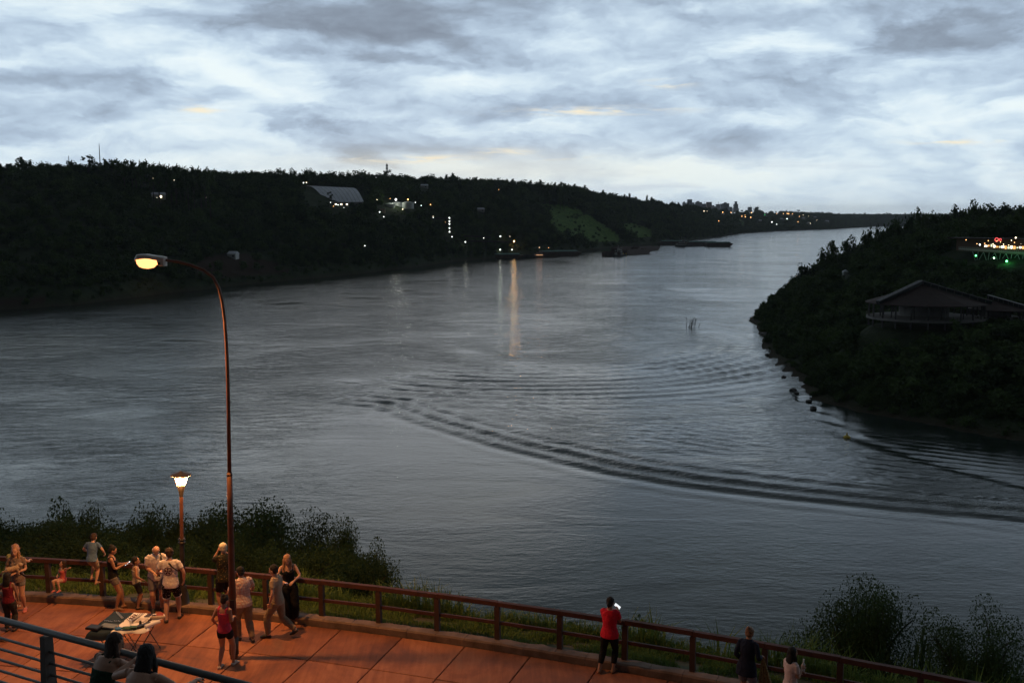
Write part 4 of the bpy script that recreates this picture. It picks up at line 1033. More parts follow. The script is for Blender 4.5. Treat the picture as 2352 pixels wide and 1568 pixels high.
def scatter(name, pos, rot, scl, idx, label, col=None):
    me = bpy.data.meshes.new(name); me.vertices.add(len(pos)); me.vertices.foreach_set('co', np.asarray(pos, np.float32).ravel()); me.update()
    for nm, arr in (('rot', rot), ('scl', scl)):
        at = me.attributes.new(nm, 'FLOAT_VECTOR', 'POINT'); at.data.foreach_set('vector', np.asarray(arr, np.float32).ravel())
    at = me.attributes.new('idx', 'INT', 'POINT'); at.data.foreach_set('value', np.asarray(idx, np.int32))
    o = bpy.data.objects.new(name, me); COL.objects.link(o); tag(o, label, kind='stuff')
    ng = bpy.data.node_groups.new(name, 'GeometryNodeTree')
    ng.interface.new_socket('Geometry', in_out='INPUT', socket_type='NodeSocketGeometry'); ng.interface.new_socket('Geometry', in_out='OUTPUT', socket_type='NodeSocketGeometry')
    N = ng.nodes; L = ng.links
    gi, go = N.new('NodeGroupInput'), N.new('NodeGroupOutput'); ip = N.new('GeometryNodeInstanceOnPoints'); ci = N.new('GeometryNodeCollectionInfo')
    ci.inputs['Collection'].default_value = col or vcol; ci.inputs['Separate Children'].default_value = True; ci.inputs['Reset Children'].default_value = True
    ip.inputs['Pick Instance'].default_value = True
    def na(nm, ty):
        q = N.new('GeometryNodeInputNamedAttribute'); q.data_type = ty; q.inputs['Name'].default_value = nm; return q.outputs['Attribute']
    e2r = N.new('FunctionNodeEulerToRotation'); L.new(na('rot', 'FLOAT_VECTOR'), e2r.inputs[0])
    L.new(gi.outputs[0], ip.inputs['Points']); L.new(ci.outputs[0], ip.inputs['Instance']); L.new(na('idx', 'INT'), ip.inputs['Instance Index'])
    L.new(e2r.outputs[0], ip.inputs['Rotation']); L.new(na('scl', 'FLOAT_VECTOR'), ip.inputs['Scale']); L.new(ip.outputs[0], go.inputs[0])
    md = o.modifiers.new('scatter', 'NODES'); md.node_group = ng; return o
def keep_mask(P3, sc):
    """True where a crown would not stand in front of a lamp or building that is seen"""
    pt = proj(P3 + np.stack([sc * 0, sc * 0, sc * 7.6], 1)); pb = proj(P3); ok = np.ones(len(P3), bool); D = P3[:, 1]; cw = 3.9 * sc * FPX / np.maximum(D, 50)
    for (a, b_, r_, Y_) in KEEP:
        ok &= ~((np.abs(pb[:, 0] - a) < r_ + cw) & (pt[:, 1] < b_ + r_ * .8) & (pb[:, 1] > b_ - r_) & (D < Y_ + 3))
    return ok
# --- far bank
r = np.random.default_rng(12)
colw = np.linalg.norm(np.diff(Sh[:, :2], axis=0), axis=1) * gp[:-1]; dm = np.clip((Sh[:-1, 1]) / 750, .85, 2.6); wgt = colw / dm ** 1.55
vis = (cx_[:-1] > -160); wgt = np.where(vis, wgt, wgt * .15); cdf = np.cumsum(wgt) / wgt.sum()
Nf = 32000
u = r.random(Nf); ci_ = np.searchsorted(cdf, u); fu = r.random(Nf); qq = r.random(Nf); tv = np.where(qq < .84, .008 + .99 * r.random(Nf), np.where(qq < .92, .92 + .1 * r.random(Nf), 1 + .5 * r.random(Nf)))
tj = np.interp(tv, ts, np.arange(NR)); j0 = np.minimum(tj.astype(int), NR - 2); fj = (tj - j0)[:, None]; fu_ = fu[:, None]
Pp = (FB[ci_, j0] * (1 - fu_) + FB[ci_ + 1, j0] * fu_) * (1 - fj) + (FB[ci_, j0 + 1] * (1 - fu_) + FB[ci_ + 1, j0 + 1] * fu_) * fj
pp, g_, e_ = project_masks(Pp); g_ = np.maximum(g_, project_masks(Pp + np.array([0, 0, 5]))[1])
sc = np.clip(Pp[:, 1] / 900, .78, 1.65) * (.48 + .95 * r.random(Nf) ** 1.4)
sc *= np.interp(tv, [0, .03, .09, 1], [.35, .65, 1, 1])
thin_ = (g_ > .5) & (r.random(Nf) < .16); sc = np.where(g_ > .5, sc * .38, sc); ok = ((g_ < .5) | thin_) & ((e_ < .5) | (r.random(Nf) < .08))
full = keep_mask(Pp, sc); sc = np.where(full, sc, sc * .30); ok &= full | keep_mask(Pp, sc)
Pp = Pp[ok]; sc = sc[ok]; n_ = len(Pp)
rot = np.zeros((n_, 3)); rot[:, 2] = r.random(n_) * 6.28; s3 = np.stack([sc, sc, sc * (.72 + .5 * r.random(n_))], 1)
Pp[:, 2] -= .9 * sc
scatter('far_bank_woods', Pp, rot, s3, r.integers(0, 7, n_), 'dense dark woods covering the far bank hillside')
# low scrub on the green slopes
# --- distant shore woods
Nd = 2500; xd = r.uniform(900, 2600, Nd); yd = np.interp(xd, [1300, 1560, 1750, 1950, 2600], [4250, 4420, 4500, 4550, 4300]) + r.random(Nd) ** 1.5 * 900
zd = np.interp((yd - 4400) / 900, [0, .2, .5, 1], [4, 22, 36, 41]); sd_ = 2.2 + r.random(Nd) * 1.8
scatter('distant_woods', np.stack([xd, yd, zd - 8], 1), np.stack([xd * 0, xd * 0, r.random(Nd) * 6.28], 1), np.stack([sd_, sd_, sd_ * .8], 1), r.integers(0, 7, Nd), 'woods on the distant shore beyond the bend')
# --- headland
Nh = 21000; xh = r.uniform(75, 560, Nh); yh = r.uniform(190, 900, Nh)
fi = (xh - hx[0]) / 4; fj = (yh - hy[0]) / 4; i0 = fi.astype(int); j0 = fj.astype(int)
zh = HZ[i0, j0]; dh = dI[i0, j0]
okh = (dh > .8) & (xh / yh < .62) & (zh > .25) & ((np.hypot(xh - 124, (yh - 302) * 1.1) > 18.5) & (np.hypot(xh - 149, (yh - 308) * 1.1) > 10.5)) & (~((np.abs(yh - 430) < 22) & (xh > 185)))
PH = np.stack([xh, yh, zh], 1); sch = (.48 + .85 * r.random(Nh) ** 1.4) * np.interp(dh, [0, 8, 25], [.42, .75, 1.0]); fullh = keep_mask(PH, sch); sch = np.where(fullh, sch, sch * .30); okh &= fullh | keep_mask(PH, sch)
# thin with distance inland where nothing is seen
PH = PH[okh]; sc = sch[okh]; n_ = len(PH)
xs2 = np.concatenate([r.uniform(80, 178, 5200), r.uniform(75, 330, 15000)]); ys2 = np.concatenate([r.uniform(236, 306, 5200), r.uniform(185, 560, 15000)])
a_, b2_ = ((xs2 - hx[0]) / 4).astype(int), ((ys2 - hy[0]) / 4).astype(int); d2_ = dI[a_, b2_]; sel = (d2_ > .2) & ((np.arange(len(xs2)) < 5200) | (d2_ < 16)) & (np.hypot(xs2 - 124, (ys2 - 302) * 1.1) > 17.5)
P2_ = np.stack([xs2, ys2, HZ[a_, b2_]], 1)[sel]; s2_ = (.22 + .26 * r.random(len(P2_))) * np.interp(d2_[sel], [0, 6], [.6, 1.0]); km = keep_mask(P2_, s2_)
PH = np.concatenate([PH, P2_[km]]); sc = np.concatenate([sc, s2_[km]]); n_ = len(PH)
rot = np.zeros((n_, 3)); rot[:, 2] = r.random(n_) * 6.28
PH[:, 2] -= .8 * sc
scatter('headland_woods', PH, rot, np.stack([sc, sc, sc * (.7 + .45 * r.random(n_))], 1), r.integers(0, 7, n_), 'dense dark woods covering the headland')

# --- single trees on the skylines
tk_far = [trunk_mesh(8, .35, s_) for s_ in range(3)]
def skyline_tree(px_, top_y, Y_, wpx, label, group=None, kind=0, gz=None, bvh=None, sink=0):
    tp = aty(px_, top_y, Y_); base = gz if gz is not None else ground(bvh or FB_BVH, tp.x, tp.y)
    hgt = max(3.0, tp.z - base); me = {0: variants[int(px_) % 5], 1: variants[5], 2: CONE, 3: GUM}[kind]
    bh = {0: 7.2, 1: 8.9, 2: 9.6, 3: 9.5}[kind]; bw = {0: 8.4, 1: 5.0, 2: 5.0, 3: 5.5}[kind]
    o = empty('tree', (tp.x, tp.y, base), (px_ * .37) % 6.28, cat='tree', label=label, group=group)
    sz = hgt / bh; sx = 1.45 * wpx * Y_ / FPX / bw; sz = hgt / bh
    c = link('crown', me, None, o); c.scale = (sx, sx, sz); tr = link('trunk', tk_far[int(px_) % 3], None, o); tr.scale = (sx, sx, sz * .95)
    return o
CONE = crown_variant(41, 2.6, 10, 20, 18, .5, 'cone')
def gum():
    r_ = np.random.default_rng(77); C = [(math.cos(a) * rr_, math.sin(a) * rr_, z) for a, rr_, z in zip(r_.random(9) * 6.28, .6 + 1.5 * r_.random(9), np.linspace(4.2, 9.2, 9))]
    V, Fq = leaf_quads(np.array(C), 30, np.full(9, .55), .5, r_); me = fast_mesh('crown', V, Fq); me.materials.append(M_FOREST); return me
GUM = gum()
rr = random.Random(21)
GE = 'gum trees in a row on the left skyline'
for i, (a, b_) in enumerate([(201, 357), (213, 365), (222, 371), (243, 371), (255, 366), (264, 365), (272, 368), (283, 370), (293, 367), (301, 369), (311, 372), (322, 370), (331, 369), (341, 374), (350, 376), (363, 377), (370, 381), (380, 379), (391, 382), (402, 380), (413, 383), (421, 385), (430, 385), (443, 385), (459, 387), (470, 388), (480, 388)]):
    if i == 0: skyline_tree(a, b_, 840, 22, 'tallest ragged gum tree at the left end of the skyline row', None, 3)
    else: skyline_tree(a, b_ + 1, 810 + (i * 37 % 50), 15 + rr.random() * 5, 'slim gum tree in the long row on the left skyline', GE, 3 if i % 3 else 1)
GT = 'round trees along the far skyline'
for (a, b_, w_) in [(51, 366, 20), (60, 369, 18), (90, 372, 14), (108, 374, 12), (10, 379, 30), (126, 379, 26), (150, 380, 30), (180, 377, 20), (500, 395, 16), (520, 393, 14), (545, 394, 16), (575, 394, 22), (600, 393, 18), (628, 392, 18), (648, 388, 10), (672, 388, 12), (700, 388, 15), (715, 389, 17), (745, 396, 16), (764, 396, 15), (784, 397, 12), (800, 394, 13), (824, 394, 22), (840, 398, 16), (858, 399, 18), (925, 402, 12), (943, 407, 12), (967, 407, 12), (985, 408, 16), (1004, 412, 14), (1040, 412, 12), (1062, 411, 12), (1085, 413, 18), (1108, 412, 14), (1127, 412, 18), (1150, 412, 16), (1168, 417, 16), (1190, 421, 16), (1215, 424, 16), (1318, 438, 12), (1340, 441, 14), (1360, 445, 14), (1385, 449, 22), (1415, 452, 18), (1445, 458, 18), (1462, 462, 14), (1520, 466, 16), (1545, 467, 14), (1565, 472, 14), (1738, 475, 8)]:
    skyline_tree(a, b_ - 1, np.interp(a, cX, np.interp(cX, cX, Rd[np.searchsorted(cx_, cX).clip(0, NC - 1), 1])) - 6, w_ * 1.15, 'dark round-headed tree on the far skyline', GT)
for (a, b_, w_) in [(1241, 421, 13), (1252, 420, 13), (1263, 420, 14), (1275, 422, 14), (1287, 424, 14), (1296, 428, 12)]:
    skyline_tree(a, b_, 1560, w_, 'tree in the taller clump right of centre on the ridge', 'taller clump of trees on the ridge', 0)
skyline_tree(893, 391, 1400, 13, 'tree standing against the lattice phone mast', None, 3)
skyline_tree(1485, 450, 2010, 8, 'lone narrow tree rising above the falling ridge', None, 1); skyline_tree(1500, 458, 2020, 11, 'pointed tree just right of the lone narrow tree', None, 2)
skyline_tree(757, 441, SY_ - 22, 10, 'dark tree with tufted crown in front of the grain shed', None, 3, gz=aty(757, 470, SY_ - 22).z)
GH = 'trees on the skyline of the headland'
for (a, b_, w_, Y_) in [(2237, 461, 26, 560), (2262, 470, 30, 560), (2120, 480, 26, 600), (2150, 485, 24, 600), (2180, 484, 30, 590), (2205, 472, 26, 575), (2290, 470, 34, 560), (2320, 467, 34, 555), (2345, 468, 30, 555), (2090, 490, 24, 620), (2065, 496, 22, 620), (2040, 508, 24, 615), (2020, 518, 22, 610)]:
    skyline_tree(a, b_, Y_, w_, 'broad tree crown on the headland skyline' if a != 2237 else 'tallest airy tree on the headland skyline', GH if a != 2237 else None, 0, bvh=HD_BVH)
GO = 'trees on the river edge of the headland'
for (a, b_, w_, Y_) in [(1990, 523, 22, 640), (1952, 543, 26, 606), (1916, 560, 26, 590), (1900, 572, 30, 582), (1870, 600, 30, 570), (1848, 606, 28, 566), (1820, 650, 30, 552), (1805, 659, 24, 548), (1790, 676, 20, 540)]:
    skyline_tree(a, b_, Y_, w_, 'leafy tree leaning over the water edge of the headland', GO, 0, bvh=HD_BVH)

# ================================================================== NEAR TREES AND BUSHES
def grow(seed, hgt, spread, nmain=5, lean=(0, 0), low=.25, twigs=3, depth=3, r0=None):
    rr_ = random.Random(seed); mb = MB(); tips = []
    r0 = r0 or hgt * .03
    def branch(p, d, L, rad, lv):
        n = 3; pts = [p]; q = p.copy(); dd = d.copy()
        for i in range(n):
            dd = (dd + Vector((rr_.uniform(-.28, .28), rr_.uniform(-.28, .28), rr_.uniform(-.08, .2)))).normalized()
            q = q + dd * L / n; pts.append(q.copy())
        mb.loft(pts, [rad * (1 - .5 * i / n) for i in range(n + 1)], n=6 if lv < 2 else 4)
        if lv >= depth: tips.append(q); tips.append(pts[2]); return
        if lv >= 1: tips.append(q)
        for k_ in range(twigs if lv else nmain):
            f_ = rr_.uniform(low if lv == 0 else .35, 1.0); i = min(n - 1, int(f_ * n)); s_ = pts[i].lerp(pts[i + 1], f_ * n - i)
            a = rr_.uniform(0, 6.283) if lv else (k_ + rr_.random() * .7) * 6.283 / nmain
            out = Vector((math.cos(a) * spread, math.sin(a) * spread, rr_.uniform(.35, .9))).normalized()
            branch(s_, (out + dd * .35).normalized(), L * rr_.uniform(.5, .72), rad * .55, lv + 1)
    branch(Vector((0, 0, -.8)), Vector((lean[0], lean[1], 1)).normalized(), hgt * .55, r0, 0)
    tr = mb.mesh('trunk'); tr.materials.append(M_BARK); return tr, np.array([tuple(t_) for t_ in tips])
def near_tree(seed, hgt, spread, nleaf, lsize, lm, clump=.5, **kw):
    tr, tips = grow(seed, hgt, spread, **kw); r_ = np.random.default_rng(seed)
    V, Fq = leaf_quads(tips, nleaf, np.full(len(tips), clump) * (.7 + .6 * r_.random(len(tips))), lsize, r_, .75)
    me = fast_mesh('crown', V, Fq); me.materials.append(lm); return tr, me, float(V[:, 2].max()), float(np.percentile(np.abs(V[:, 0]), 97))
NT_ = [near_tree(100 + i, 6, 1.0, 250, .055, M_NEAR, .40, nmain=7, low=.15, twigs=4) for i in range(4)]
NO = [near_tree(150 + i, 6, 1.25, 170, .045, M_NEAR, .30, nmain=6, low=.3, twigs=4) for i in range(3)]      # more open
def put_tree(kind, px_, top_y, Y_, wpx, name, label, group=None, rot=0.0, zmin=None, cat=None):
    tp = aty(px_, top_y, Y_); gz = ground(NB_BVH, tp.x, tp.y); tr, cr, hh, ww = kind
    sz = max(.8, tp.z - gz) / hh; sx = wpx * Y_ / FPX / (2 * ww)
    o = empty(name, (tp.x, tp.y, gz), rot, cat=cat or ('tree' if name == 'tree' else 'shrub'), label=label, group=group)
    c = link('crown', cr, None, o); t_ = link('trunk', tr, None, o); c.scale = t_.scale = (sx, sx, sz); return o
GN = 'leafy trees on the slope behind the fence'
GNs = [(140, 1225, 27.5, 200), (0, 1225, 28, 200), (330, 1235, 27.5, 190), (520, 1225, 28, 200), (620, 1262, 27.5, 180), (730, 1280, 27.3, 180), (560, 1195, 31, 200), (740, 1222, 31, 190), (20, 1180, 30.5, 200), (250, 1190, 31, 200), (420, 1195, 30.5, 180), (-40, 1150, 33, 190), (20, 1146, 32, 150), (95, 1160, 34, 170), (138, 1152, 31, 120), (198, 1144, 35, 90), (235, 1172, 33, 170), (300, 1166, 32, 130), (345, 1176, 34, 130), (400, 1172, 31, 120), (445, 1162, 35, 110), (60, 1205, 29.5, 220), (180, 1210, 29, 220), (290, 1215, 29, 200), (390, 1220, 28.5, 180), (470, 1215, 30, 150), (640, 1185, 33, 190), (700, 1205, 32, 160), (765, 1204, 31, 130), (810, 1235, 30, 120), (690, 1240, 29, 200), (590, 1235, 29, 170), (790, 1265, 28.5, 150), (840, 1262, 29.5, 80)]
for i, (a, b_, Y_, w_) in enumerate(GNs):
    put_tree(NT_[i % 4], a, b_, Y_, w_ * 1.1, 'tree', 'dense dark leafy tree on the slope behind the fence', GN, i * 1.1)
put_tree(NO[0], 575, 1135, 34, 250, 'tree', 'airy tree with drooping leaf tufts right of the tall lamp pole', None, .4)
put_tree(NO[1], 500, 1165, 33, 170, 'tree', 'open-branched tree seen between lantern and tall lamp pole', None, 2.4)
T_R = near_tree(172, 6, 1.5, 300, .032, M_NEAR, .33, nmain=7, low=.22, twigs=4, r0=.17)
T_R2 = near_tree(175, 6, 1.3, 300, .032, M_NEAR, .33, nmain=7, low=.18, twigs=4, r0=.15)
put_tree(T_R, 1990, 1318, 29, 265, 'tree', 'spreading tree with forked trunk against the river at lower right', None, .5)
put_tree(T_R2, 2212, 1366, 27, 235, 'tree', 'rounded tree at the lower right edge of the bank', None, 1.2)
put_tree(NT_[1], 2265, 1478, 25, 120, 'tree', 'low dark bushy tree at the right frame edge', None, 1.2)
put_tree(NT_[2], 2345, 1505, 23, 100, 'tree', 'dark bush in the lower right corner behind the fence', None, 2.2)
# shrubs
SB = [near_tree(200 + i, 2.0, 1.2, 40, .05, M_NEAR2 if i == 1 else M_NEAR, .17, nmain=6, low=.1, twigs=3, depth=2, r0=.025) for i in range(4)]
SHR = [(905, 1322, 27, 70, 'dark shrub at the right end of the dense trees'), (985, 1330, 26, 55, 'upright yellow green shrub behind the fence'), (1075, 1356, 25, 50, 'small dark shrub leaning over the fence rail'), (860, 1312, 27, 80, 'pale leafy shrub below the last dense tree'),
       (1470, 1405, 24, 110, 'thin branching shrub right behind the woman in red'), (950, 1345, 25.5, 60, 'low shrub under the yellow green one'), (1875, 1460, 22, 60, 'dark rounded shrub left of the spreading tree'), (2120, 1440, 23.5, 90, 'shrub between the two lower right trees'),
       (2050, 1470, 22, 80, 'shrub at the foot of the spreading tree'), (1230, 1405, 23.5, 60, 'low bush behind the middle of the fence'), (1320, 1425, 23, 70, 'low bush left of the woman in red'), (2210, 1490, 21.5, 110, 'leafy shrub under the rounded tree'), (2300, 1500, 21, 90, 'leafy shrub near the lower right corner')]
for i, (a, b_, Y_, w_, lab) in enumerate(SHR):
    put_tree(SB[(1 if 'yellow' in lab or 'pale' in lab else (i % 3) * 2 % 4)], a, b_, Y_, w_, 'shrub', lab, None, i * .9)

# grass: short on the verge, tall and tussocky on the slope
def blades(S, O, hgt, wid, bend, name, label, mt):
    n = len(S); P0 = np.zeros((n, 3))
    xs_ = np.interp(S + S0, _sl, _sx); ys_ = fy(xs_); e = .05; tx = 2 * e; ty = fy(xs_ + e) - fy(xs_ - e); L = np.hypot(tx, ty)
    P0[:, 0] = xs_ + ty / L * O; P0[:, 1] = ys_ - tx / L * O; P0[:, 2] = np.interp(O, [-62, -48, -34, -14, -4, -2.6, -1.7, -.3, .2, 40], [-3, 1, 12, 27.5, 37.3, 39.2, 40.25, 40.5, 40.42, 40.42]) - .06
    a = r.random(n) * 6.283; d = np.stack([np.cos(a), np.sin(a), a * 0], 1); sd = np.stack([-np.sin(a), np.cos(a), a * 0], 1)
    h_ = hgt[:, None]; up_ = np.array([0, 0, 1.0]); w_ = wid[:, None]
    m1 = P0 + up_ * h_ * .55 + d * bend[:, None] * h_ * .25; tpp = P0 + up_ * h_ * (1 - .3 * bend[:, None]) + d * bend[:, None] * h_ * .9
    V = np.stack([P0 - sd * w_, P0 + sd * w_, m1 + sd * w_ * .8, m1 - sd * w_ * .8, tpp + sd * w_ * .1, tpp - sd * w_ * .1], 1).reshape(-1, 3)
    b0 = np.arange(n)[:, None] * 6; Fq = np.concatenate([b0 + np.array([0, 1, 2, 3]), b0 + np.array([3, 2, 4, 5])])
    o = link(name, fast_mesh(name, V, Fq), mt, kind='stuff', label=label); return o
n = 70000; S = r.uniform(-19, 19, n); O = -r.random(n) * 1.9 - .08
clump = np.array([noise.noise(Vector((a * 1.1, b_ * 1.6, 0))) for a, b_ in zip(S, O)])
kz = clump > -.28; S, O, clump = S[kz], O[kz], clump[kz]
blades(S, O, (.08 + .12 * np.clip(clump + .4, 0, 1)) * (1 + r.random(len(S))) * np.interp(-O, [0, .4, 1.4, 1.9], [.5, .9, 1.2, 2.2]), .006 + .006 * r.random(len(S)), r.random(len(S)) * .9, 'grass', 'short green grass on the verge behind the kerb', M_GRASS)
n = 30000; S = r.uniform(-18, 19, n); O = -1.5 - r.random(n) ** 1.2 * 4.5
clump = np.array([noise.noise(Vector((a * .8, b_ * .8, 5))) for a, b_ in zip(S, O)]); kz = clump > -.12; S, O, clump = S[kz], O[kz], clump[kz]
hg = (.45 + .9 * np.clip(clump + .2, 0, .8)) * (.5 + .8 * r.random(len(S))) * np.interp(S, [-18, 2, 8, 19], [.85, .75, 1.05, 1.1])
blades(S, O, hg, .009 + .010 * r.random(len(S)), .15 + r.random(len(S)) * .8, 'tall_grass', 'tall rank grass on the slope behind the fence', M_GRASS)
# leafy undergrowth on the slope
n = 2600; S = r.uniform(-20, 20, n); O = -2.2 - r.random(n) * 7; q3 = np.array([F(s_, o_, bank_z(o_) + .25) for s_, o_ in zip(S, O)])
V, Fq = leaf_quads(q3, 22, np.full(n, .3), .10, r, .7)
link('undergrowth', fast_mesh('undergrowth', V, Fq), M_NEAR, kind='stuff', label='leafy undergrowth on the steep slope')
n = 3200; S = r.uniform(-50, 50, n); O = -8 - r.random(n) * 42; q3 = np.array([F(s_, o_, bank_z(o_) + .6) for s_, o_ in zip(S, O)])
V, Fq = leaf_quads(q3, 16, np.full(n, .8), .28, r, .6)
link('bank_scrub', fast_mesh('bank_scrub', V, Fq), M_NEAR, kind='stuff', label='dark scrub on the lower bank down to the water')
# tall leaf blades sticking up (cane) on the right
CN = 'cane tufts standing up behind the right part of the fence'
def cane(seed):
    r_ = random.Random(seed); mb = MB()
    for i in range(16):
        a = r_.uniform(0, 6.28); L = r_.uniform(.7, 1.5); b_ = r_.uniform(.1, .45); d = Vector((math.cos(a), math.sin(a), 0)); s_ = Vector((-d.y, d.x, 0)) * .018
        p = [Vector((0, 0, 0)) + d * .05, d * (b_ * L * .4) + Vector((0, 0, L * .6)), d * (b_ * L * 1.1) + Vector((0, 0, L * (1 - b_ * .4)))]
        mb.add([p[0] - s_, p[0] + s_, p[1] + s_, p[1] - s_, p[2]], [(0, 1, 2, 3), (3, 2, 4)])
    me = mb.mesh('cane'); me.materials.append(M_GRASS); return me
cn = [cane(i) for i in range(3)]
for i, (a, b_, Y_) in enumerate([(1500, 1500, 22), (1570, 1496, 22.5), (1640, 1490, 22), (1655, 1500, 21.5), (1690, 1505, 22), (1755, 1512, 21.5), (1800, 1508, 21.8), (1825, 1515, 21), (1850, 1512, 21.4), (1900, 1530, 21), (1960, 1538, 20.6), (2040, 1540, 20.4), (2100, 1548, 20.2), (2160, 1552, 20), (2240, 1560, 19.6), (790, 1402, 25), (770, 1396, 25.4), (1010, 1432, 24.3)]):
    q = aty(a, b_, Y_); gz = ground(NB_BVH, q.x, q.y); o = link('cane_tuft', cn[i % 3], None, None, label='tuft of long cane leaves rising behind the fence', cat='grass tuft', group=CN); o.location = (q.x, q.y, gz - .1); o.rotation_euler = (0, 0, i * 1.7); o.scale = (1.1,) * 3
# ================================================================== FENCE
fence = empty('wooden_fence', F(0, 0), cat='fence', label='long dark red wooden fence of square posts and two rails')
f0 = Vector(fence.location)
jr = random.Random(4); posts = range(-13, 17)
for k in posts:
    s_ = k * 1.45; p_ = F(s_, 0, ZW) - f0; a = F(s_ + .1) - F(s_ - .1); rz_ = math.atan2(a.y, a.x)
    mb = MB(); t_ = jr.uniform(-.012, .012)
    M_ = Matrix.Rotation(rz_, 3, 'Z') @ Matrix.Rotation(t_, 3, 'Y')
    mb.box(p_ + Vector((0, 0, .33)), (.115, .105, 1.12), M=M_); mb.box(p_ + Vector((0, 0, .905)), (.085, .075, .035), M=M_)
    mb.build('post', M_POST, fence)
    if k < 16:
        q = F(s_ + 1.45, 0, ZW) - f0; d_ = (q - p_).normalized(); n_ = Vector((d_.y, -d_.x, 0))
        for z_, hh_, ww_ in ((.965, .10, .09), (.52, .075, .05)):
            z1, z2 = z_ + jr.uniform(-.008, .008), z_ + jr.uniform(-.008, .008)
            off_ = n_ * (.0 if z_ > .9 else .0)
            g_ = .072 if z_ < .9 else .004
            MB().bar(p_ + d_ * g_ + off_ + Vector((0, 0, z1)), q - d_ * g_ + off_ + Vector((0, 0, z2)), ww_ if z_ < .9 else .105, hh_).build('rail', M_WOOD, fence)

# ================================================================== STREET LAMPS
YL = 20.5
base = onz(538, 1510, ZW)
tall = empty('street_lamp', base, cat='lamp', label='tall curved street lamp with a glowing orange head over the walkway')
def PL(x, y, dy=0.0): return aty(x, y, YL + dy) - Vector(base)
low = [(538, 1512), (532, 1300), (529, 1180), (527, 1086)]
MB().loft([PL(*q) for q in low], [.083, .068, .062, .058], n=16).build('lower_pole', M_RUST, tall, True)
MB().loft([PL(527.2, 1092), PL(527, 1084)], [.064, .048], n=16).build('collar', M_RUST, tall, True)
MB().loft([PL(537.7, 1500), PL(536.8, 1462)], [.1, .1], n=16).build('base_sleeve', M_DARKM, tall, True)
MB().box(PL(536, 1385) + Vector((0, -.085, 0)), (.1, .03, .22)).build('inspection_hatch', M_DARKM, tall)
up_ = [(527, 1086), (525, 950), (523, 860), (520, 790), (516, 735), (511, 695), (503, 662), (490, 637), (468, 620), (440, 609), (410, 601), (378, 597)]
MB().loft([PL(*q) for q in up_], [.044, .040, .038, .036, .035, .034, .033, .032, .031, .030, .029, .028], n=12).build('curved_arm', M_RUST, tall, True)
# luminaire: sloping pale housing, glass bowl below
M_HOUS = mat('luminaire_housing', (.45, .42, .38), .5, .15, 3)
G_BOWL = glow('lamp_bowl_glow', (1, .36, .12), 2.8)
def prof_solid(name, outline, hw, mt, par, taper=.75, smooth=False):
    """outline in image points of the side view, given half width front to back"""
    V = []; n = len(outline)
    for sy, k_ in ((-1, taper), (-1, 1), (1, 1), (1, taper)):
        pass
    c_ = sum((PL(*q) for q in outline), Vector()) / n
    for yy_, k_ in ((-hw, .78), (-hw * .7, 1.0), (hw * .7, 1.0), (hw, .78)):
        for q in outline:
            p_ = PL(*q); p_ = c_ + (p_ - c_) * k_; V.append(p_ + Vector((0, yy_, 0)))
    F_ = [tuple(range(n))] + [tuple(reversed(range(3 * n, 4 * n)))]
    for b_ in range(3):
        for i in range(n): i2 = (i + 1) % n; F_.append((b_ * n + i, (b_ + 1) * n + i, (b_ + 1) * n + i2, b_ * n + i2))
    o = MB().add(V, F_).build(name, mt, par); bm_ = bmesh.new(); bm_.from_mesh(o.data); bmesh.ops.recalc_face_normals(bm_, faces=bm_.faces); bm_.to_mesh(o.data); bm_.free(); smooth_angle(o, 50); return o
prof_solid('housing', [(312, 596), (318, 584), (336, 583.5), (352, 586), (364, 588), (364, 597.5), (350, 594.5), (334, 593.5), (316, 596)], .16, M_HOUS, tall)
prof_solid('gear_box', [(363, 587), (381, 590.5), (381, 611), (370, 611), (366, 608), (363, 600)], .12, M_HOUS, tall)
prof_solid('lamp_bowl', [(316, 596.3), (334, 594), (350, 595), (363, 599), (364, 607), (356, 609), (350, 615), (344, 616.5), (333, 615.5), (324, 612.5), (318, 605)], .145, G_BOWL, tall)
MB().box(PL(314, 597), (.06, .1, .03)).build('latch', M_HOUS, tall)
MB().box(PL(370, 604.5) + Vector((0, -.13, 0)), (.05, .02, .05)).build('bracket', M_DARKM, tall)
def lampl(parent, loc, power, size, col, spot=None, aim=None):
    l = bpy.data.lights.new('lamp_light', 'SPOT' if spot else 'POINT'); l.energy = power; l.color = col; l.shadow_soft_size = size
    if spot: l.spot_size = R(spot); l.spot_blend = .7
    o = bpy.data.objects.new('lamp_light', l); COL.objects.link(o); o.parent = parent; o.location = loc
    if aim is not None: o.rotation_euler = (-Vector(aim)).to_track_quat('Z', 'Y').to_euler()
    return o
SODIUM = (1.0, .41, .11)
lampl(tall, PL(340, 622), 2050, .12, SODIUM, 158, (0.05, -.02, -1))
# lantern
lb = onz(420, 1398, ZW); YT = lb.y
lan = empty('lantern_post', lb, cat='lamp', label='dark iron lantern post with a wide flat cap, lit, at the fence')
def Q(x, y): return aty(x, y, YT) - Vector(lb)
zq = lambda y_: Q(418, y_).z
xq = Q(417, 1130).x
ax_ = lambda z_: Vector((xq * z_ / zq(1100), 0, z_))
def la(prof, name, mt, n=20, sm=True):
    o = MB().loft([ax_(z_) for r_, z_ in prof], [max(r_, .001) for r_, z_ in prof], side=(1, 0, 0), n=n).build(name, mt, lan, True); 
    if sm: smooth_angle(o, 35)
    return o
la([(.20, 0), (.20, .10), (.165, .14), (.14, .38), (.10, .52), (.085, .60)], 'base', M_DARKM, 12)
la([(.066, .55), (.06, 1.1), (.055, zq(1235))], 'lower_post', M_DARKM, 12)
la([(.075, zq(1247)), (.085, zq(1244)), (.06, zq(1241)), (.085, zq(1238)), (.07, zq(1235))], 'ring', M_DARKM)
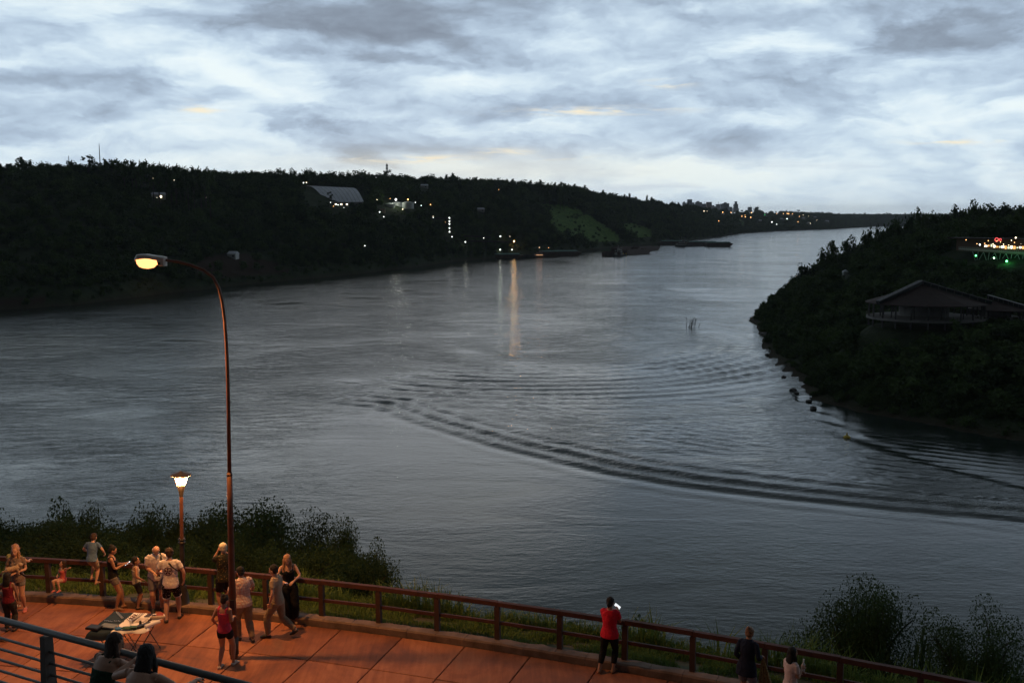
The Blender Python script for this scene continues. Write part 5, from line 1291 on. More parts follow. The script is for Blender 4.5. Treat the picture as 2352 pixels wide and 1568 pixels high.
la([(.047, zq(1240)), (.042, zq(1140))], 'upper_post', M_RUST, 12)
la([(.042, zq(1140)), (.05, zq(1134)), (.06, zq(1128)), (.085, zq(1121)), (.10, zq(1113.5))], 'cup', M_DARKM)
la([(.098, zq(1113.5)), (.13, zq(1105)), (.152, zq(1092.5))], 'glass', glow('lantern_glow', (1, .40, .13), 3.0), 16)
la([(.05, zq(1092)), (.235, zq(1091.5)), (.25, zq(1089.5)), (.22, zq(1087.5)), (.06, zq(1084)), (.02, zq(1081))], 'cap', M_DARKM, 28)
for i in range(4):
    a = i * math.pi / 2 + .4; c_, s_ = math.cos(a), math.sin(a); MB().bar(ax_(zq(1113.5)) + Vector((c_ * .10, s_ * .10, 0)), ax_(zq(1092)) + Vector((c_ * .156, s_ * .156, 0)), .012).build('strut', M_DARKM, lan)
for i in range(4):
    a = i * math.pi / 2 + .2; lampl(lan, ax_(zq(1103)) + Vector((math.cos(a) * .24, math.sin(a) * .24, -.02)), 40, 0.0, (1.0, .45, .14))

# ================================================================== GREY RAILING
gr = empty('metal_railing', RP(0, 0, ZL), cat='railing', label='grey steel pipe railing crossing the lower left corner')
g0 = Vector(gr.location); ZR = 45.2
def GP(s_, z_, o_=0.0): return RP(s_, o_, z_) - g0
MB().loft([GP(-5, ZR), GP(9.5, ZR)], [.040, .040], n=16).build('handrail', M_STEEL, gr, True)
for z_ in (ZR - .235, ZR - .375, ZR - .515, ZR - .655, ZR - .795):
    MB().loft([GP(-5, z_), GP(9.5, z_)], [.017, .017], n=10).build('pipe', M_STEEL, gr, True)
s1 = None
for s_ in (-4.0, -1.6, .80, 4.6, 7.0, 9.3):
    mb = MB(); a, b_ = GP(s_, ZL), GP(s_, ZR - .03)
    rz_ = math.atan2(RT.y, RT.x); M_ = Matrix.Rotation(rz_, 3, 'Z')
    V = []
    for z_, w_, d_ in ((0, .055, .085), (1.0, .04, .055)):
        for i, j in ((-1, -1), (1, -1), (1, 1), (-1, 1)): V.append(a + Vector((0, 0, z_)) + M_ @ Vector((i * w_, j * d_, 0)))
    mb.add(V, [(0, 3, 2, 1), (4, 5, 6, 7), (0, 1, 5, 4), (1, 2, 6, 5), (2, 3, 7, 6), (3, 0, 4, 7)]).build('post', M_STEEL, gr)

# ================================================================== JEWELLERY TABLE
tc_ = [onz(200, 1454, ZW + .74), onz(262, 1404, ZW + .74), onz(379, 1411, ZW + .74), onz(334, 1449, ZW + .74)]
TZ = ZW + .74
t0_ = sum(tc_, Vector()) / 4
table = empty('folding_table', (t0_.x, t0_.y, ZW), cat='table', label='folding table with crossed thin legs carrying jewellery on cloths')
TP = lambda u_, v_, z_=0.0: (tc_[0].lerp(tc_[3], u_)).lerp(tc_[1].lerp(tc_[2], u_), v_) + Vector((0, 0, z_))      # u: left to right, v: near to far
tl = lambda p_: p_ - Vector(table.location)
mb = MB(); V = [tl(TP(u_, v_, z_)) for z_ in (-.035, -.012) for u_, v_ in ((.02, .02), (.98, .02), (.98, .98), (.02, .98))]
mb.add(V, [(3, 2, 1, 0), (4, 5, 6, 7), (0, 1, 5, 4), (1, 2, 6, 5), (2, 3, 7, 6), (3, 0, 4, 7)]).build('table_top', mat('plywood', (.3, .2, .12)), table)
for (ua, ub) in ((.10, .45), (.55, .92)):
    for v_ in (.1, .9):
        for p_, q in ((ua, ub), (ub, ua)):
            a = tl(TP(p_, v_, -.03)); b_ = tl(TP(q, v_)); b_.z = 0.0; MB().loft([a, b_], [.011, .011], n=6).build('leg', M_STEEL, table)
def cloth(name, u0, u1, mt, label, drop, z_=.002, wr=.010):
    nu, nv = 22, 22; V = np.zeros((nu, nv, 3))
    for i in range(nu):
        for j in range(nv):
            u_ = u0 + (u1 - u0) * i / (nu - 1); v_ = -drop + (1 + 2 * drop) * j / (nv - 1); uu, vv = min(max(u_, 0), 1), min(max(v_, 0), 1)
            p_ = TP(uu, vv); ov = max(abs(u_ - uu) * 1.3, abs(v_ - vv) * 1.2); p_.z += z_ - ov + wr * noise.noise(Vector((u_ * 5, v_ * 5, z_ * 60)))
            o_ = TP(u_, v_) - TP(uu, vv); p_ += o_ * .25 + Vector((.02 * math.sin(v_ * 17), .02 * math.sin(u_ * 19), 0)) * (ov > 0); V[i, j] = p_
    me = grid_mesh(name, V, True); return link(name, me, mt, None, label=label, cat='cloth')
M_TEAL = mat('dark_teal_cloth', (.010, .028, .044), .9, .3, 5); M_PAPER = mat('white_cloth', (.82, .80, .76), .85, .04, 5)
cloth('display_cloth', -.16, .42, M_TEAL, 'dark blue green cloth hanging over the left half of the folding table', .13, .010)
cloth('display_cloth', .40, 1.03, M_PAPER, 'white cloth covering the right half of the folding table', .04, .014)
M_SILV = mat('silver_trinket', (.7, .66, .6), .3, .1, 8, metal=.8); M_BEAD = mat('dark_beads', (.05, .02, .02), .4); M_REDC = mat('dark_red_card', (.28, .05, .04), .8); M_BLUEP = mat('blue_pouch', (.03, .16, .38), .7)
M_GRNP = mat('green_pouch', (.03, .10, .05), .6); M_BLK = mat('black_case', (.012, .012, .013), .5); M_CREAM = mat('cream_roll', (.5, .38, .28), .9); M_TRAY = mat('grey_tray', (.16, .19, .2), .6)
def item(name, u_, v_, mb, mt, label, cat, group=None, z_=.026, rz=0.0, part='body'):
    p_ = TP(u_, v_, z_); return tag(mb.build(name, mt), label, cat, group), p_, rz
def put(name, u_, v_, mb, mt, label, cat, group=None, z_=.026, rz=0.0):
    o = mb.build(name, mt, None, label=label, cat=cat, group=group); o.location = TP(u_, v_, z_); o.rotation_euler = (0, 0, rz); return o
rr = random.Random(6)
for i in range(8): put('silver_ring', .10 + .03 * i, .93 - .035 * i, MB().loft([Vector((.022 * math.cos(a), .022 * math.sin(a), 0)) for a in np.linspace(0, 6.283, 9)], [.006] * 9, n=5, caps=False), M_SILV, 'silver ring in the slanting row on the dark cloth', 'ring', 'silver rings in a slanting row', .024)
for i in range(9): put('pendant', .06 + .035 * i, .52 + rr.uniform(-.02, .02), MB().box((0, 0, 0), (.018, .03, .006)), M_SILV, 'small silver pendant in the cross row on the dark cloth', 'pendant', 'silver pendants in a cross row', .024)
put('flat_case', .05, .16, MB().box((0, 0, .02), (.30, .20, .045), rz=-.3).box((0, 0, .045), (.27, .17, .01), rz=-.3), M_BLK, 'black open display case at the near left table corner', 'case', z_=.03)
put('ring_tray', .28, .22, MB().box((0, 0, .015), (.36, .20, .03), rz=-.25).box((0, 0, .032), (.33, .17, .006), rz=-.25), M_TRAY, 'grey green tray of small rings beside the black case', 'tray', z_=.03)
for i in range(9): put('earring', .46 + .022 * (i % 3) * 1.3, .86 - .09 * (i // 3) - .02 * (i % 3), MB().loft([Vector((.014 * math.cos(a), .014 * math.sin(a) , 0)) for a in np.linspace(0, 6.283, 7)], [.006] * 7, n=4, caps=False), M_REDC if i % 2 else M_BEAD, 'little earring in the cluster on the left of the white cloth', 'earring', 'earrings clustered on the white cloth')
for i in range(9):
    a = -.75 + i * .16; put('feather_stick', .60, .42, MB().bar((0, 0, 0), (.34 * math.sin(a), .34 * math.cos(a), .02 + .01 * i), .008), M_BEAD, 'thin dark stick in the fan on the white cloth', 'stick', 'sticks fanned out on the white cloth')
for i in range(5): put('bracelet', .84 + .01 * i, .86 - .13 * i, MB().loft([Vector((.034 * math.cos(a), .034 * math.sin(a), 0)) for a in np.linspace(0, 6.283, 9)], [.011] * 9, n=5, caps=False), M_BEAD, 'dark beaded bracelet in the row across the white cloth', 'bracelet', 'beaded bracelets in a row')
for i in range(4): put('folded_card', .90 + .03 * i, .93 - .015 * i, MB().add([(-.05, -.06, 0), (.05, -.06, 0), (0, .08, .03), (-.05, -.06, .012), (.05, -.06, .012), (0, .08, .042)], [(2, 1, 0), (3, 4, 5), (0, 1, 4, 3), (1, 2, 5, 4), (2, 0, 3, 5)]), M_REDC, 'dark red pointed card at the far right table corner', 'card', 'red cards at the table corner')
for i in range(3): put('brooch_card', .74, .92 - .07 * i, MB().box((0, 0, .005), (.12, .03, .012)), M_BEAD, 'dark strip of brooches at the back of the white cloth', 'card', 'brooch strips at the back')
put('printed_sheet', .72, .58, MB().box((0, 0, .003), (.20, .20, .004), rz=-.1), mat('paper_sheet', (.62, .55, .5), .9, .12, 60), 'pale printed sheet in the middle of the white cloth', 'sheet')
put('pouch', .50, .10, MB().ell((0, 0, .02), (.085, .06, .022), n=12, m=6), M_BLUEP, 'bright blue pouch at the near edge of the white cloth', 'pouch')
put('pouch', .70, .08, MB().ell((-.06, 0, .03), (.12, .07, .03), n=12, m=6).box((.07, .02, .03), (.16, .10, .05)), M_GRNP, 'green zipped pouch lying on the near edge of the table', 'pouch')
put('pouch', .87, .18, MB().bar((-.14, -.12, .02), (.14, .14, .03), .09, .05), M_BLK, 'long black pouch beside the green one', 'pouch')
put('cloth_roll', 1.0, .66, MB().loft([(-.16, 0, .03), (.14, .03, .035)], [.035, .035], n=10), M_CREAM, 'cream rolled cloth along the right table edge', 'roll')
put('cloth_roll', 1.02, .26, MB().loft([(-.10, -.12, .03), (.12, .14, .035)], [.04, .04], n=10), M_PAPER, 'white rolled cloth at the near right table corner', 'roll')
put('cup', .60, .38, MB().lathe((0, 0, 0), [(.022, 0), (.028, .08)], 10), M_SILV, 'small metal cup holding the fan of sticks', 'cup')
put('cup', .78, .36, MB().lathe((0, 0, 0), [(.03, 0), (.026, .06), (.02, .075)], 10), M_BLK, 'small black jar at the foot of the bracelet row', 'jar')
put('stone', .43, .20, MB().ell((0, 0, .015), (.03, .025, .018), n=8, m=5), M_CREAM, 'light stone between tray and blue pouch', 'stone')
# ================================================================== PEOPLE
def remesh(mb, vox, sm=4, name='body'):
    me = mb.mesh(name); o = bpy.data.objects.new('tmp_shape', me); COL.objects.link(o)
    md = o.modifiers.new('r', 'REMESH'); md.mode = 'VOXEL'; md.voxel_size = vox; md.adaptivity = 0.0
    ms = o.modifiers.new('s', 'SMOOTH'); ms.factor = .5; ms.iterations = sm
    dg = bpy.context.evaluated_depsgraph_get(); out = bpy.data.meshes.new_from_object(o.evaluated_get(dg))
    bpy.data.objects.remove(o); bpy.data.meshes.remove(me); out.name = name
    out.polygons.foreach_set('use_smooth', np.ones(len(out.polygons), bool)); return out
def ik(S, T, a, b, pole):
    S, T, pole = Vector(S), Vector(T), Vector(pole); d = T - S; L = min(d.length, (a + b) * .995); L = max(L, abs(a - b) * 1.05)
    u = d.normalized(); x = (a * a + L * L - b * b) / (2 * L); h = math.sqrt(max(a * a - x * x, 0))
    n = pole - u * pole.dot(u); n = n.normalized() if n.length > 1e-5 else u.orthogonal()
    return S + u * x + n * h, S + u * L
def fabric(name, col, plaid=None, dots=None, scale=9, var=.16, col2=None):
    m = bpy.data.materials.new(name); m.use_nodes = True; t = NT(m.node_tree)
    c = t.new('ShaderNodeTexCoord').outputs['Object']; n = t.noise(c, scale, 5, .6); n2 = t.noise(c, 6.5, 3, .55, 1.4)
    base = t.mix(t.rng(n, .3, .7), tuple(q * (1 - var) for q in col), tuple(min(1, q * (1 + var)) for q in col) if col2 is None else col2)
    if plaid:
        sp = t.new('ShaderNodeSeparateXYZ', {0: c}); w1 = t.m('LESS_THAN', t.m('FRACT', t.m('MULTIPLY', t.m('ADD', sp.outputs[0], sp.outputs[1]), 17)), .22); w2 = t.m('LESS_THAN', t.m('FRACT', t.m('MULTIPLY', sp.outputs[2], 17)), .22)
        base = t.mix(t.m('MULTIPLY', t.m('MAXIMUM', w1, w2), .6), base, plaid)
    if dots:
        v = t.new('ShaderNodeTexVoronoi', {'Vector': c, 'Scale': 22.0}); base = t.mix(t.m('LESS_THAN', v.outputs[0], .26), base, dots)
    b = t.new('ShaderNodeBsdfPrincipled', {'Base Color': base, 'Roughness': .88, 'Specular IOR Level': .2})
    bp = t.new('ShaderNodeBump', {'Height': n2, 'Distance': .035}); t.set(b.inputs['Normal'], bp.outputs[0])
    t.new('ShaderNodeOutputMaterial', {'Surface': b.outputs[0]}); return m
SK1 = mat('fair_skin', (.52, .30, .21), .55, .06, 12); SK2 = mat('tan_skin', (.36, .19, .12), .55, .06, 12); SK3 = mat('brown_skin', (.22, .115, .075), .55, .06, 12)
H_BLK = mat('black_hair', (.008, .006, .005), .8, .4, 40, bump=.01); H_BRN = mat('brown_hair', (.035, .018, .011), .8, .4, 40, bump=.01); H_BLD = mat('blond_hair', (.36, .19, .09), .55, .35, 30, bump=.01); H_LBR = mat('light_brown_hair', (.20, .10, .05), .55, .35, 30, bump=.01)
M_EYE = mat('eye', (.02, .015, .012), .3); M_LIP = mat('lips', (.30, .09, .07), .5)
PROTO = {}
def person(label, px_, py_, face, h, arms=(None, None), legs=(None, None), hz=.515, lean=0.0, roll=0.0, twist=0.0, head=(0.0, 0.0), skin=SK2, fem=False, child=0.0, bulk=1.0,
           top=None, bottom=None, hair=None, shoes=None, loc=None, vox=.0125, group=None, z=None, grip=(.5, .5)):
    loc = Vector(loc) if loc is not None else onz(px_, py_, ZW)
    if z is not None: loc = Vector((loc.x, loc.y, z))
    root = empty('person', loc, R(-face), cat='person', label=label, group=group)
    hs = 1 + .32 * child; H = h; B = bulk * (1 + .06 * child)
    rl, ln = R(roll), R(lean); sp = Vector((math.sin(rl), math.sin(ln), math.cos(ln) * math.cos(rl))).normalized()
    P = Vector((0, 0, hz * H)); tw = Matrix.Rotation(R(-twist), 3, 'Z')
    ax = tw @ Vector((1, 0, 0)); ax = (ax - sp * ax.dot(sp)).normalized()
    shw = (.086 if fem else .095) * B * (1 - .06 * child); C = lambda f_: P + sp * (f_ * H)
    Sh_ = {s_: C(.285) + ax * (s_ * shw * H) for s_ in (1, -1)}
    hip = {s_: P + Vector((s_ * .050 * H, 0, -.012 * H)) for s_ in (1, -1)}
    hp, hy_ = R(head[0]), R(head[1]); fwd_ = Matrix.Rotation(-hy_, 3, 'Z') @ (tw @ Vector((0, math.cos(hp), -math.sin(hp))))
    hup = (Matrix.Rotation(-hy_, 3, 'Z') @ (tw @ Vector((0, math.sin(hp), math.cos(hp))))); hx_ = fwd_.cross(hup).normalized()
    neck = C(.325); Hd = neck + (hup * .6 + sp * .4) * (.068 * H) + fwd_ * (.014 * H); MH = Matrix((hx_, fwd_, hup)).transposed()
    ch = lambda p_: MH @ Vector(p_) * H * hs + Hd
    chest = Vector((0, 1, 0)); chest = (tw @ chest)
    E_ = {}; W_ = {}
    for i, s_ in enumerate((1, -1)):
        a = arms[i] or ((s_ * .145, .03, -.035), (s_ * .5, -1, 0)); T = P + Vector(a[0]) * H
        E_[s_], W_[s_] = ik(Sh_[s_], T, .165 * H, .145 * H, a[1])
    K_ = {}; A_ = {}; FD = {}
    for i, s_ in enumerate((1, -1)):
        a = legs[i] or ((s_ * .055, 0, .04), (s_ * .15, 1, 0)); T = Vector((a[0][0] * H, a[0][1] * H, a[0][2] * H))
        K_[s_], A_[s_] = ik(hip[s_], T, .245 * H, .238 * H, a[1]); FD[s_] = Vector(a[2]) if len(a) > 2 else Vector((s_ * .18, 1, -.32)).normalized()
    wst, hpw = (.070, .094) if fem else (.080, .088)
    tor = [(-.05, hpw * .93, .062), (.0, hpw, .066), (.05, (wst + hpw) / 2, .058), (.10, wst, .052), (.17, wst * 1.12, .060), (.235, wst * 1.22 if fem else .098, .061), (.275, .088, .052), (.30, .060, .042)]
    def torso(mb, lo, hi, pad=0.0, flare=0.0, n=20):
        fs = [f_ for f_ in np.linspace(lo, hi, 9)]; pts, rd = [], []
        for f_ in fs:
            rx = np.interp(f_, [q[0] for q in tor], [q[1] for q in tor]); ry = np.interp(f_, [q[0] for q in tor], [q[2] for q in tor])
            fl = flare * max(0, (.08 - f_) / .13)
            pts.append(C(f_)); rd.append(((rx * B + fl) * H + pad, (ry * B + fl) * H + pad))
        mb.loft(pts, rd, side=ax, n=n)
        if fem and hi > .2:
            for s_ in (1, -1): mb.ell(C(.205) + ax * (s_ * .036 * H) + chest * (.045 * H + pad), (.034 * H + pad * .5,) * 3, n=8, m=6)
        return mb
    def limb(mb, pts, rads, n=12): return mb.loft(pts, [q for q in rads], n=n)
    ua, uf = (.0225, .018) if fem else (.0262, .021)
    def arm(mb, s_, f0=0.0, f1=2.0, pad=0.0, loose=0.0):
        S_, Ee, Ww = Sh_[s_], E_[s_], W_[s_]; key = [(0, ua * 1.08), (.5, ua), (.92, ua * .82), (1.12, uf * 1.12), (1.4, uf * 1.05), (2.0, uf * .64)]
        fs = sorted({f0, f1, *[k_ for k_, _ in key if f0 < k_ < f1]}); pts = []; rd = []
        for f_ in fs:
            p_ = S_.lerp(Ee, min(f_, 1)) if f_ <= 1 else Ee.lerp(Ww, f_ - 1); pts.append(p_); rd.append(np.interp(f_, [k_[0] for k_ in key], [k_[1] for k_ in key]) * B * H + pad + loose * max(0, f_))
        if f0 <= 0: mb.ell(S_ + (C(.285) - S_) * .18, ua * 1.02 * B * H + pad * .8, n=10, m=7)
        return mb.loft(pts, rd, n=12)
    def leg(mb, s_, f0=0.0, f1=2.0, pad=0.0, loose=0.0):
        key = [(0, .056), (.35, .050), (.9, .034), (1.0, .033), (1.25, .036), (1.5, .030), (1.85, .020), (2.0, .021)]
        fs = sorted({f0, f1, *[k_ for k_, _ in key if f0 < k_ < f1]}); pts = []; rd = []
        for f_ in fs:
            p_ = hip[s_].lerp(K_[s_], min(f_, 1)) if f_ <= 1 else K_[s_].lerp(A_[s_], f_ - 1); pts.append(p_); rd.append(np.interp(f_, [k_[0] for k_ in key], [k_[1] for k_ in key]) * B * H + pad + loose * f_)
        return mb.loft(pts, rd, n=12)
    def foot(mb, s_, pad=0.0, k_=1.0):
        d = FD[s_].normalized(); a = A_[s_]; side = d.cross(Vector((0, 0, 1))).normalized(); flat = Vector((d.x, d.y, 0)).normalized() if abs(d.z) < .6 else d
        heel = a - flat * .028 * H + Vector((0, 0, -.022 * H)); toe = a + d * .115 * H
        if abs(d.z) < .6: toe.z = a.z - .030 * H + (0 if d.z > -.35 else -.01 * H)
        mid = a + flat * .045 * H + Vector((0, 0, -.014 * H))
        mb.loft([heel - flat * .012 * H, heel, mid, toe - flat * .02 * H, toe], [(.014 * H, .012 * H), (.021 * H + pad, .018 * H + pad), (.024 * H + pad, .022 * H + pad), (.026 * H + pad, .012 * H + pad), (.013 * H, .007 * H)], side=side, n=10)
        if pad == 0: mb.loft([a + Vector((0, 0, .01)), a - Vector((0, 0, .016 * H))], [.021 * H, .022 * H], n=8)
    # ---- body: one continuous skin
    mb = MB(); torso(mb, -.05, .30)
    mb.loft([C(.275), neck + (Hd - neck) * .1, Hd - hup * .02 * H * hs], [(.040 * H, .034 * H), (.030 * B * H, .031 * H), (.030 * H, .032 * H)], side=ax, n=12)
    for s_ in (1, -1): arm(mb, s_); leg(mb, s_); foot(mb, s_)
    mb.ell(ch((0, -.004, .012)), (.044 * H * hs, .053 * H * hs, .056 * H * hs), MH, 18, 12)
    mb.loft([ch((0, .012, .0)), ch((0, .022, -.032)), ch((0, .034, -.055))], [(.038 * H * hs, .036 * H * hs), (.032 * H * hs, .028 * H * hs), (.013 * H * hs, .012 * H * hs)], side=hx_, n=12)
    mb.loft([ch((0, .044, .016)), ch((0, .060, -.016)), ch((0, .046, -.020))], [.006 * H, .009 * H, .008 * H], n=8)
    for s_ in (1, -1): mb.ell(ch((s_ * .0445, -.004, -.004)), (.007 * H * hs, .011 * H * hs, .017 * H * hs), MH, 8, 6)
    for s_ in (1, -1): mb.ell(W_[s_] + (W_[s_] - E_[s_]).normalized() * .014 * H, .016 * H, n=8, m=6)
    body = remesh(mb, vox, 3)
    # ---- hands: palm, four fingers and a thumb each
    hb = MB(); GR_ = {}
    for i, s_ in enumerate((1, -1)):
        d = (W_[s_] - E_[s_]).normalized(); nrm_ = Vector((-s_, .2, 0)) if abs(d.z) > .6 else Vector((0, 0, -1)) ; sd_ = d.cross(nrm_).normalized(); nrm_ = sd_.cross(d).normalized()
        w0 = W_[s_] + d * .004 * H; k_ = H / 1.7 * (1 + .1 * child)
        hb.loft([w0, w0 + d * .035 * k_, w0 + d * .078 * k_, w0 + d * .09 * k_], [(.022 * k_, .015 * k_), (.036 * k_, .015 * k_), (.040 * k_, .013 * k_), (.036 * k_, .010 * k_)], side=sd_, n=8)
        cl = grip[i]
        for q_, (off, L) in enumerate([(-.030, .062), (-.010, .072), (.011, .068), (.031, .053)]):
            b0 = w0 + d * .084 * k_ + sd_ * off * k_; a1 = cl * .7; a2 = cl * 1.6; a3 = cl * 2.3; Lk = L * k_
            d1 = d * math.cos(a1) + nrm_ * math.sin(a1); d2 = d * math.cos(a2) + nrm_ * math.sin(a2); d3 = d * math.cos(a3) + nrm_ * math.sin(a3)
            p1 = b0 + d1 * Lk * .42; p2 = p1 + d2 * Lk * .32; p3 = p2 + d3 * Lk * .26
            hb.loft([b0 - d * .012 * k_, b0, p1, p2, p3], [.0088 * k_, .0090 * k_, .0085 * k_, .0075 * k_, .0055 * k_], n=6)
        tb = w0 + d * .022 * k_ - sd_ * .028 * k_; td = (d * .7 - sd_ * .65 + nrm_ * .5).normalized(); t1 = tb + td * .034 * k_; t2 = t1 + (td * .6 + d * .5 + nrm_ * cl * .6).normalized() * .030 * k_
        hb.loft([tb, t1, t2], [.012 * k_, .0105 * k_, .0075 * k_], n=6)
        GR_[s_] = w0 + d * .085 * k_ + nrm_ * .028 * k_
    bm_ = bmesh.new(); bm_.from_mesh(body); hm_ = hb.mesh('hand', True); bm_.from_mesh(hm_); bm_.to_mesh(body); bm_.free(); bpy.data.meshes.remove(hm_)
    body.polygons.foreach_set('use_smooth', np.ones(len(body.polygons), bool))
    ob = link('body', body, skin, root)
    fm = MB()
    for s_ in (1, -1): fm.ell(ch((s_ * .018, .047, .010)), (.006 * H * hs, .0035 * H, .0036 * H * hs), MH, 8, 5)
    fm.build('eyes', M_EYE, root, True)
    eb = MB()
    for s_ in (1, -1): eb.ell(ch((s_ * .018, .049, .020)), (.010 * H * hs, .003 * H, .0022 * H * hs), MH, 8, 5)
    eb.build('eyebrows', hair[1] if hair and hair[1] is not None else H_BRN, root, True)
    MB().ell(ch((0, .050, -.034)), (.012 * H * hs, .004 * H, .0042 * H * hs), MH, 10, 5).build('lips', M_LIP, root, True)
    info = dict(root=root, W=W_, G=GR_, E=E_, S=Sh_, C=C, ch=ch, H=H, ax=ax, chest=chest, sp=sp, MH=MH, Hd=Hd, hip=hip, K=K_, A=A_, B=B)
    # ---- clothes
    if top:
        kind, mt = top[0], top[1]; mb = MB(); pd = .013 * H / 1.7
        lo = {'tee': -.055, 'tank': -.03, 'jacket': -.10, 'crop': .02, 'camisole': -.03}.get(kind, -.05)
        if kind in ('tank', 'camisole'):
            torso(mb, lo, .215 if kind == 'camisole' else .235, pd * .7, .004)
            for s_ in (1, -1): mb.loft([C(.20) + ax * s_ * .058 * H + chest * .055 * H, C(.29) + ax * s_ * .058 * H + chest * .024 * H, C(.312) + ax * s_ * .054 * H, C(.29) + ax * s_ * .054 * H - chest * .040 * H, C(.20) + ax * s_ * .048 * H - chest * .052 * H], [(.010 * H if kind == 'camisole' else .018 * H, .008 * H)] * 5, n=8)
        else:
            torso(mb, lo, .305, pd, .012 if kind == 'tee' else .018)
            f1 = {'tee': .62, 'jacket': 1.88, 'shirt': .75}.get(kind, .62)
            for s_ in (1, -1): arm(mb, s_, 0.0, f1, pd * .8, .007 if kind != 'jacket' else .003)
            if kind in ('jacket', 'shirt'): mb.loft([C(.29), C(.325)], [(.055 * H, .048 * H), (.042 * H, .042 * H)], side=ax, n=14)
        info['top'] = link({'tee': 'tshirt', 'tank': 'tank_top', 'jacket': 'jacket', 'shirt': 'shirt', 'camisole': 'camisole', 'crop': 'top'}[kind], remesh(mb, vox, 3, kind), mt, root)
    if bottom:
        kind, mt = bottom[0], bottom[1]; mb = MB(); pd = .010 * H / 1.7
        torso(mb, -.055, .055 if kind != 'wide' else .08, pd)
        f1, pl, lo_ = {'shorts': (.78, .010, .012), 'short_shorts': (.42, .006, .006), 'trousers': (1.93, .014, .006), 'leggings': (1.86, .005, 0.0), 'wide': (1.9, .02, .024), 'cropped': (1.7, .006, .002)}[kind]
        for s_ in (1, -1): leg(mb, s_, 0.0, f1, pl * H / 1.7, lo_ * H / 1.7)
        link({'shorts': 'shorts', 'short_shorts': 'shorts', 'trousers': 'trousers', 'leggings': 'leggings', 'wide': 'wide_trousers', 'cropped': 'leggings'}[kind], remesh(mb, vox, 3, kind), mt, root)
        if len(bottom) > 2:
            hm = MB()
            for s_ in (1, -1):
                p_ = hip[s_].lerp(K_[s_], f1 - .01); q = hip[s_].lerp(K_[s_], f1 + .05); hm.loft([p_, q], [np.interp(f1, [.35, .9], [.050, .034]) * B * H + (pl + lo_ * f1) * H / 1.7 + .004] * 2, n=14)
            hm.build('hem', bottom[2], root, True)
    if shoes:
        for s_ in (1, -1):
            mb = MB(); foot(mb, s_, .007 * H / 1.7); link('shoe', remesh(mb, max(vox * .8, .009), 2, 'shoe'), shoes, root)
    if hair:
        kind, mt = hair[0], hair[1]; mb = MB(); q_ = H * hs
        if kind == 'bald':
            for s_ in (1, -1): mb.ell(ch((s_ * .040, -.022, -.004)), (.009 * q_, .026 * q_, .020 * q_), MH, 10, 6)
            mb.ell(ch((0, -.045, -.008)), (.036 * q_, .012 * q_, .020 * q_), MH, 10, 6)
        else:
            mb.ell(ch((0, -.014, .024)), (.050 * q_, .054 * q_, .052 * q_), MH, 18, 12)
            mb.ell(ch((0, -.026, -.006)), (.046 * q_, .038 * q_, .046 * q_), MH, 14, 10)
            if kind == 'curly':
                rr_ = random.Random(int(px_))
                for i in range(26):
                    a = rr_.uniform(0, 6.28); e_ = rr_.uniform(-.2, 1.5); mb.ell(ch((math.cos(a) * math.cos(e_) * .046, -.016 + math.sin(a) * math.cos(e_) * .048 * (1 if math.sin(a) < 0 else .5), .022 + math.sin(e_) * .045)), .014 * q_, n=7, m=5)
            if kind in ('long', 'long_wavy'):
                bk = Vector((0, 0, -1)) * .75 - sp * .25; L = .17 if kind == 'long' else .15; bd = -(tw @ Vector((0, 1, 0)))
                s0 = ch((0, -.030, .0)); pts = [s0, s0 + bd * .012 * H + bk * .05 * H, s0 + bd * .020 * H + bk * .11 * H, s0 + bd * .018 * H + bk * L * H]
                mb.loft(pts, [(.046 * q_, .032 * q_), (.052 * q_, .030 * q_), (.054 * q_, .024 * q_), (.030 * q_, .012 * q_)], side=hx_, n=14)
                for s_ in (1, -1):
                    p0 = ch((s_ * .040, -.004, .01)); mb.loft([p0, p0 + bk * .05 * H + ax * s_ * .006 * H, p0 + bk * .10 * H + ax * s_ * .008 * H + chest * .01 * H, p0 + bk * (L - .01) * H + chest * .022 * H], [.016 * q_, .019 * q_, .018 * q_, .007 * q_], n=9)
            if kind == 'pony':
                s0 = ch((0, -.062, .006)); mb.loft([ch((0, -.05, .01)), s0, s0 + Vector((0, 0, -.03 * H)) - chest * .006 * H, s0 + Vector((0, 0, -.075 * H))], [.012 * q_, .014 * q_, .020 * q_, .006 * q_], n=9)
            if kind == 'bun': mb.ell(ch((0, -.045, .058)), .026 * q_, n=10, m=8)
        hmsh = remesh(mb, vox * .8, 2, 'hair')
        vs = np.empty(len(hmsh.vertices) * 3, np.float32); hmsh.vertices.foreach_get('co', vs); vs = vs.reshape(-1, 3)
        nn_ = np.array([noise.noise(Vector((float(v[0]) * 55, float(v[1]) * 55, float(v[2]) * 16))) for v in vs]); nr = np.empty(len(vs) * 3, np.float32); hmsh.vertices.foreach_get('normal', nr)
        vs += nr.reshape(-1, 3) * nn_[:, None] * .007 * H / 1.6; hmsh.vertices.foreach_set('co', vs.ravel()); hmsh.update()
        link('hair', hmsh, mt, root)
        if kind == 'cap' or len(hair) > 2 and hair[2] == 'cap':
            pass
    # lowest point rests on the ground it was given
    return info
def W(info, p): return info['root'].matrix_world @ Vector(p) if False else Matrix.Translation(info['root'].location) @ Euler(info['root'].rotation_euler).to_matrix().to_4x4() @ Vector(p)
def cap(info, mt):
    ch, H = info['ch'], info['H']; mb = MB(); mb.ell(ch((0, -.008, .034)), (.053 * H, .058 * H, .044 * H), info['MH'], 18, 10)
    mb.loft([ch((0, .035, .036)), ch((0, .085, .026))], [(.044 * H, .006 * H), (.030 * H, .004 * H)], side=info['MH'] @ Vector((1, 0, 0)), n=12)
    link('cap', remesh(mb, .010, 3, 'cap'), mt, info['root'])
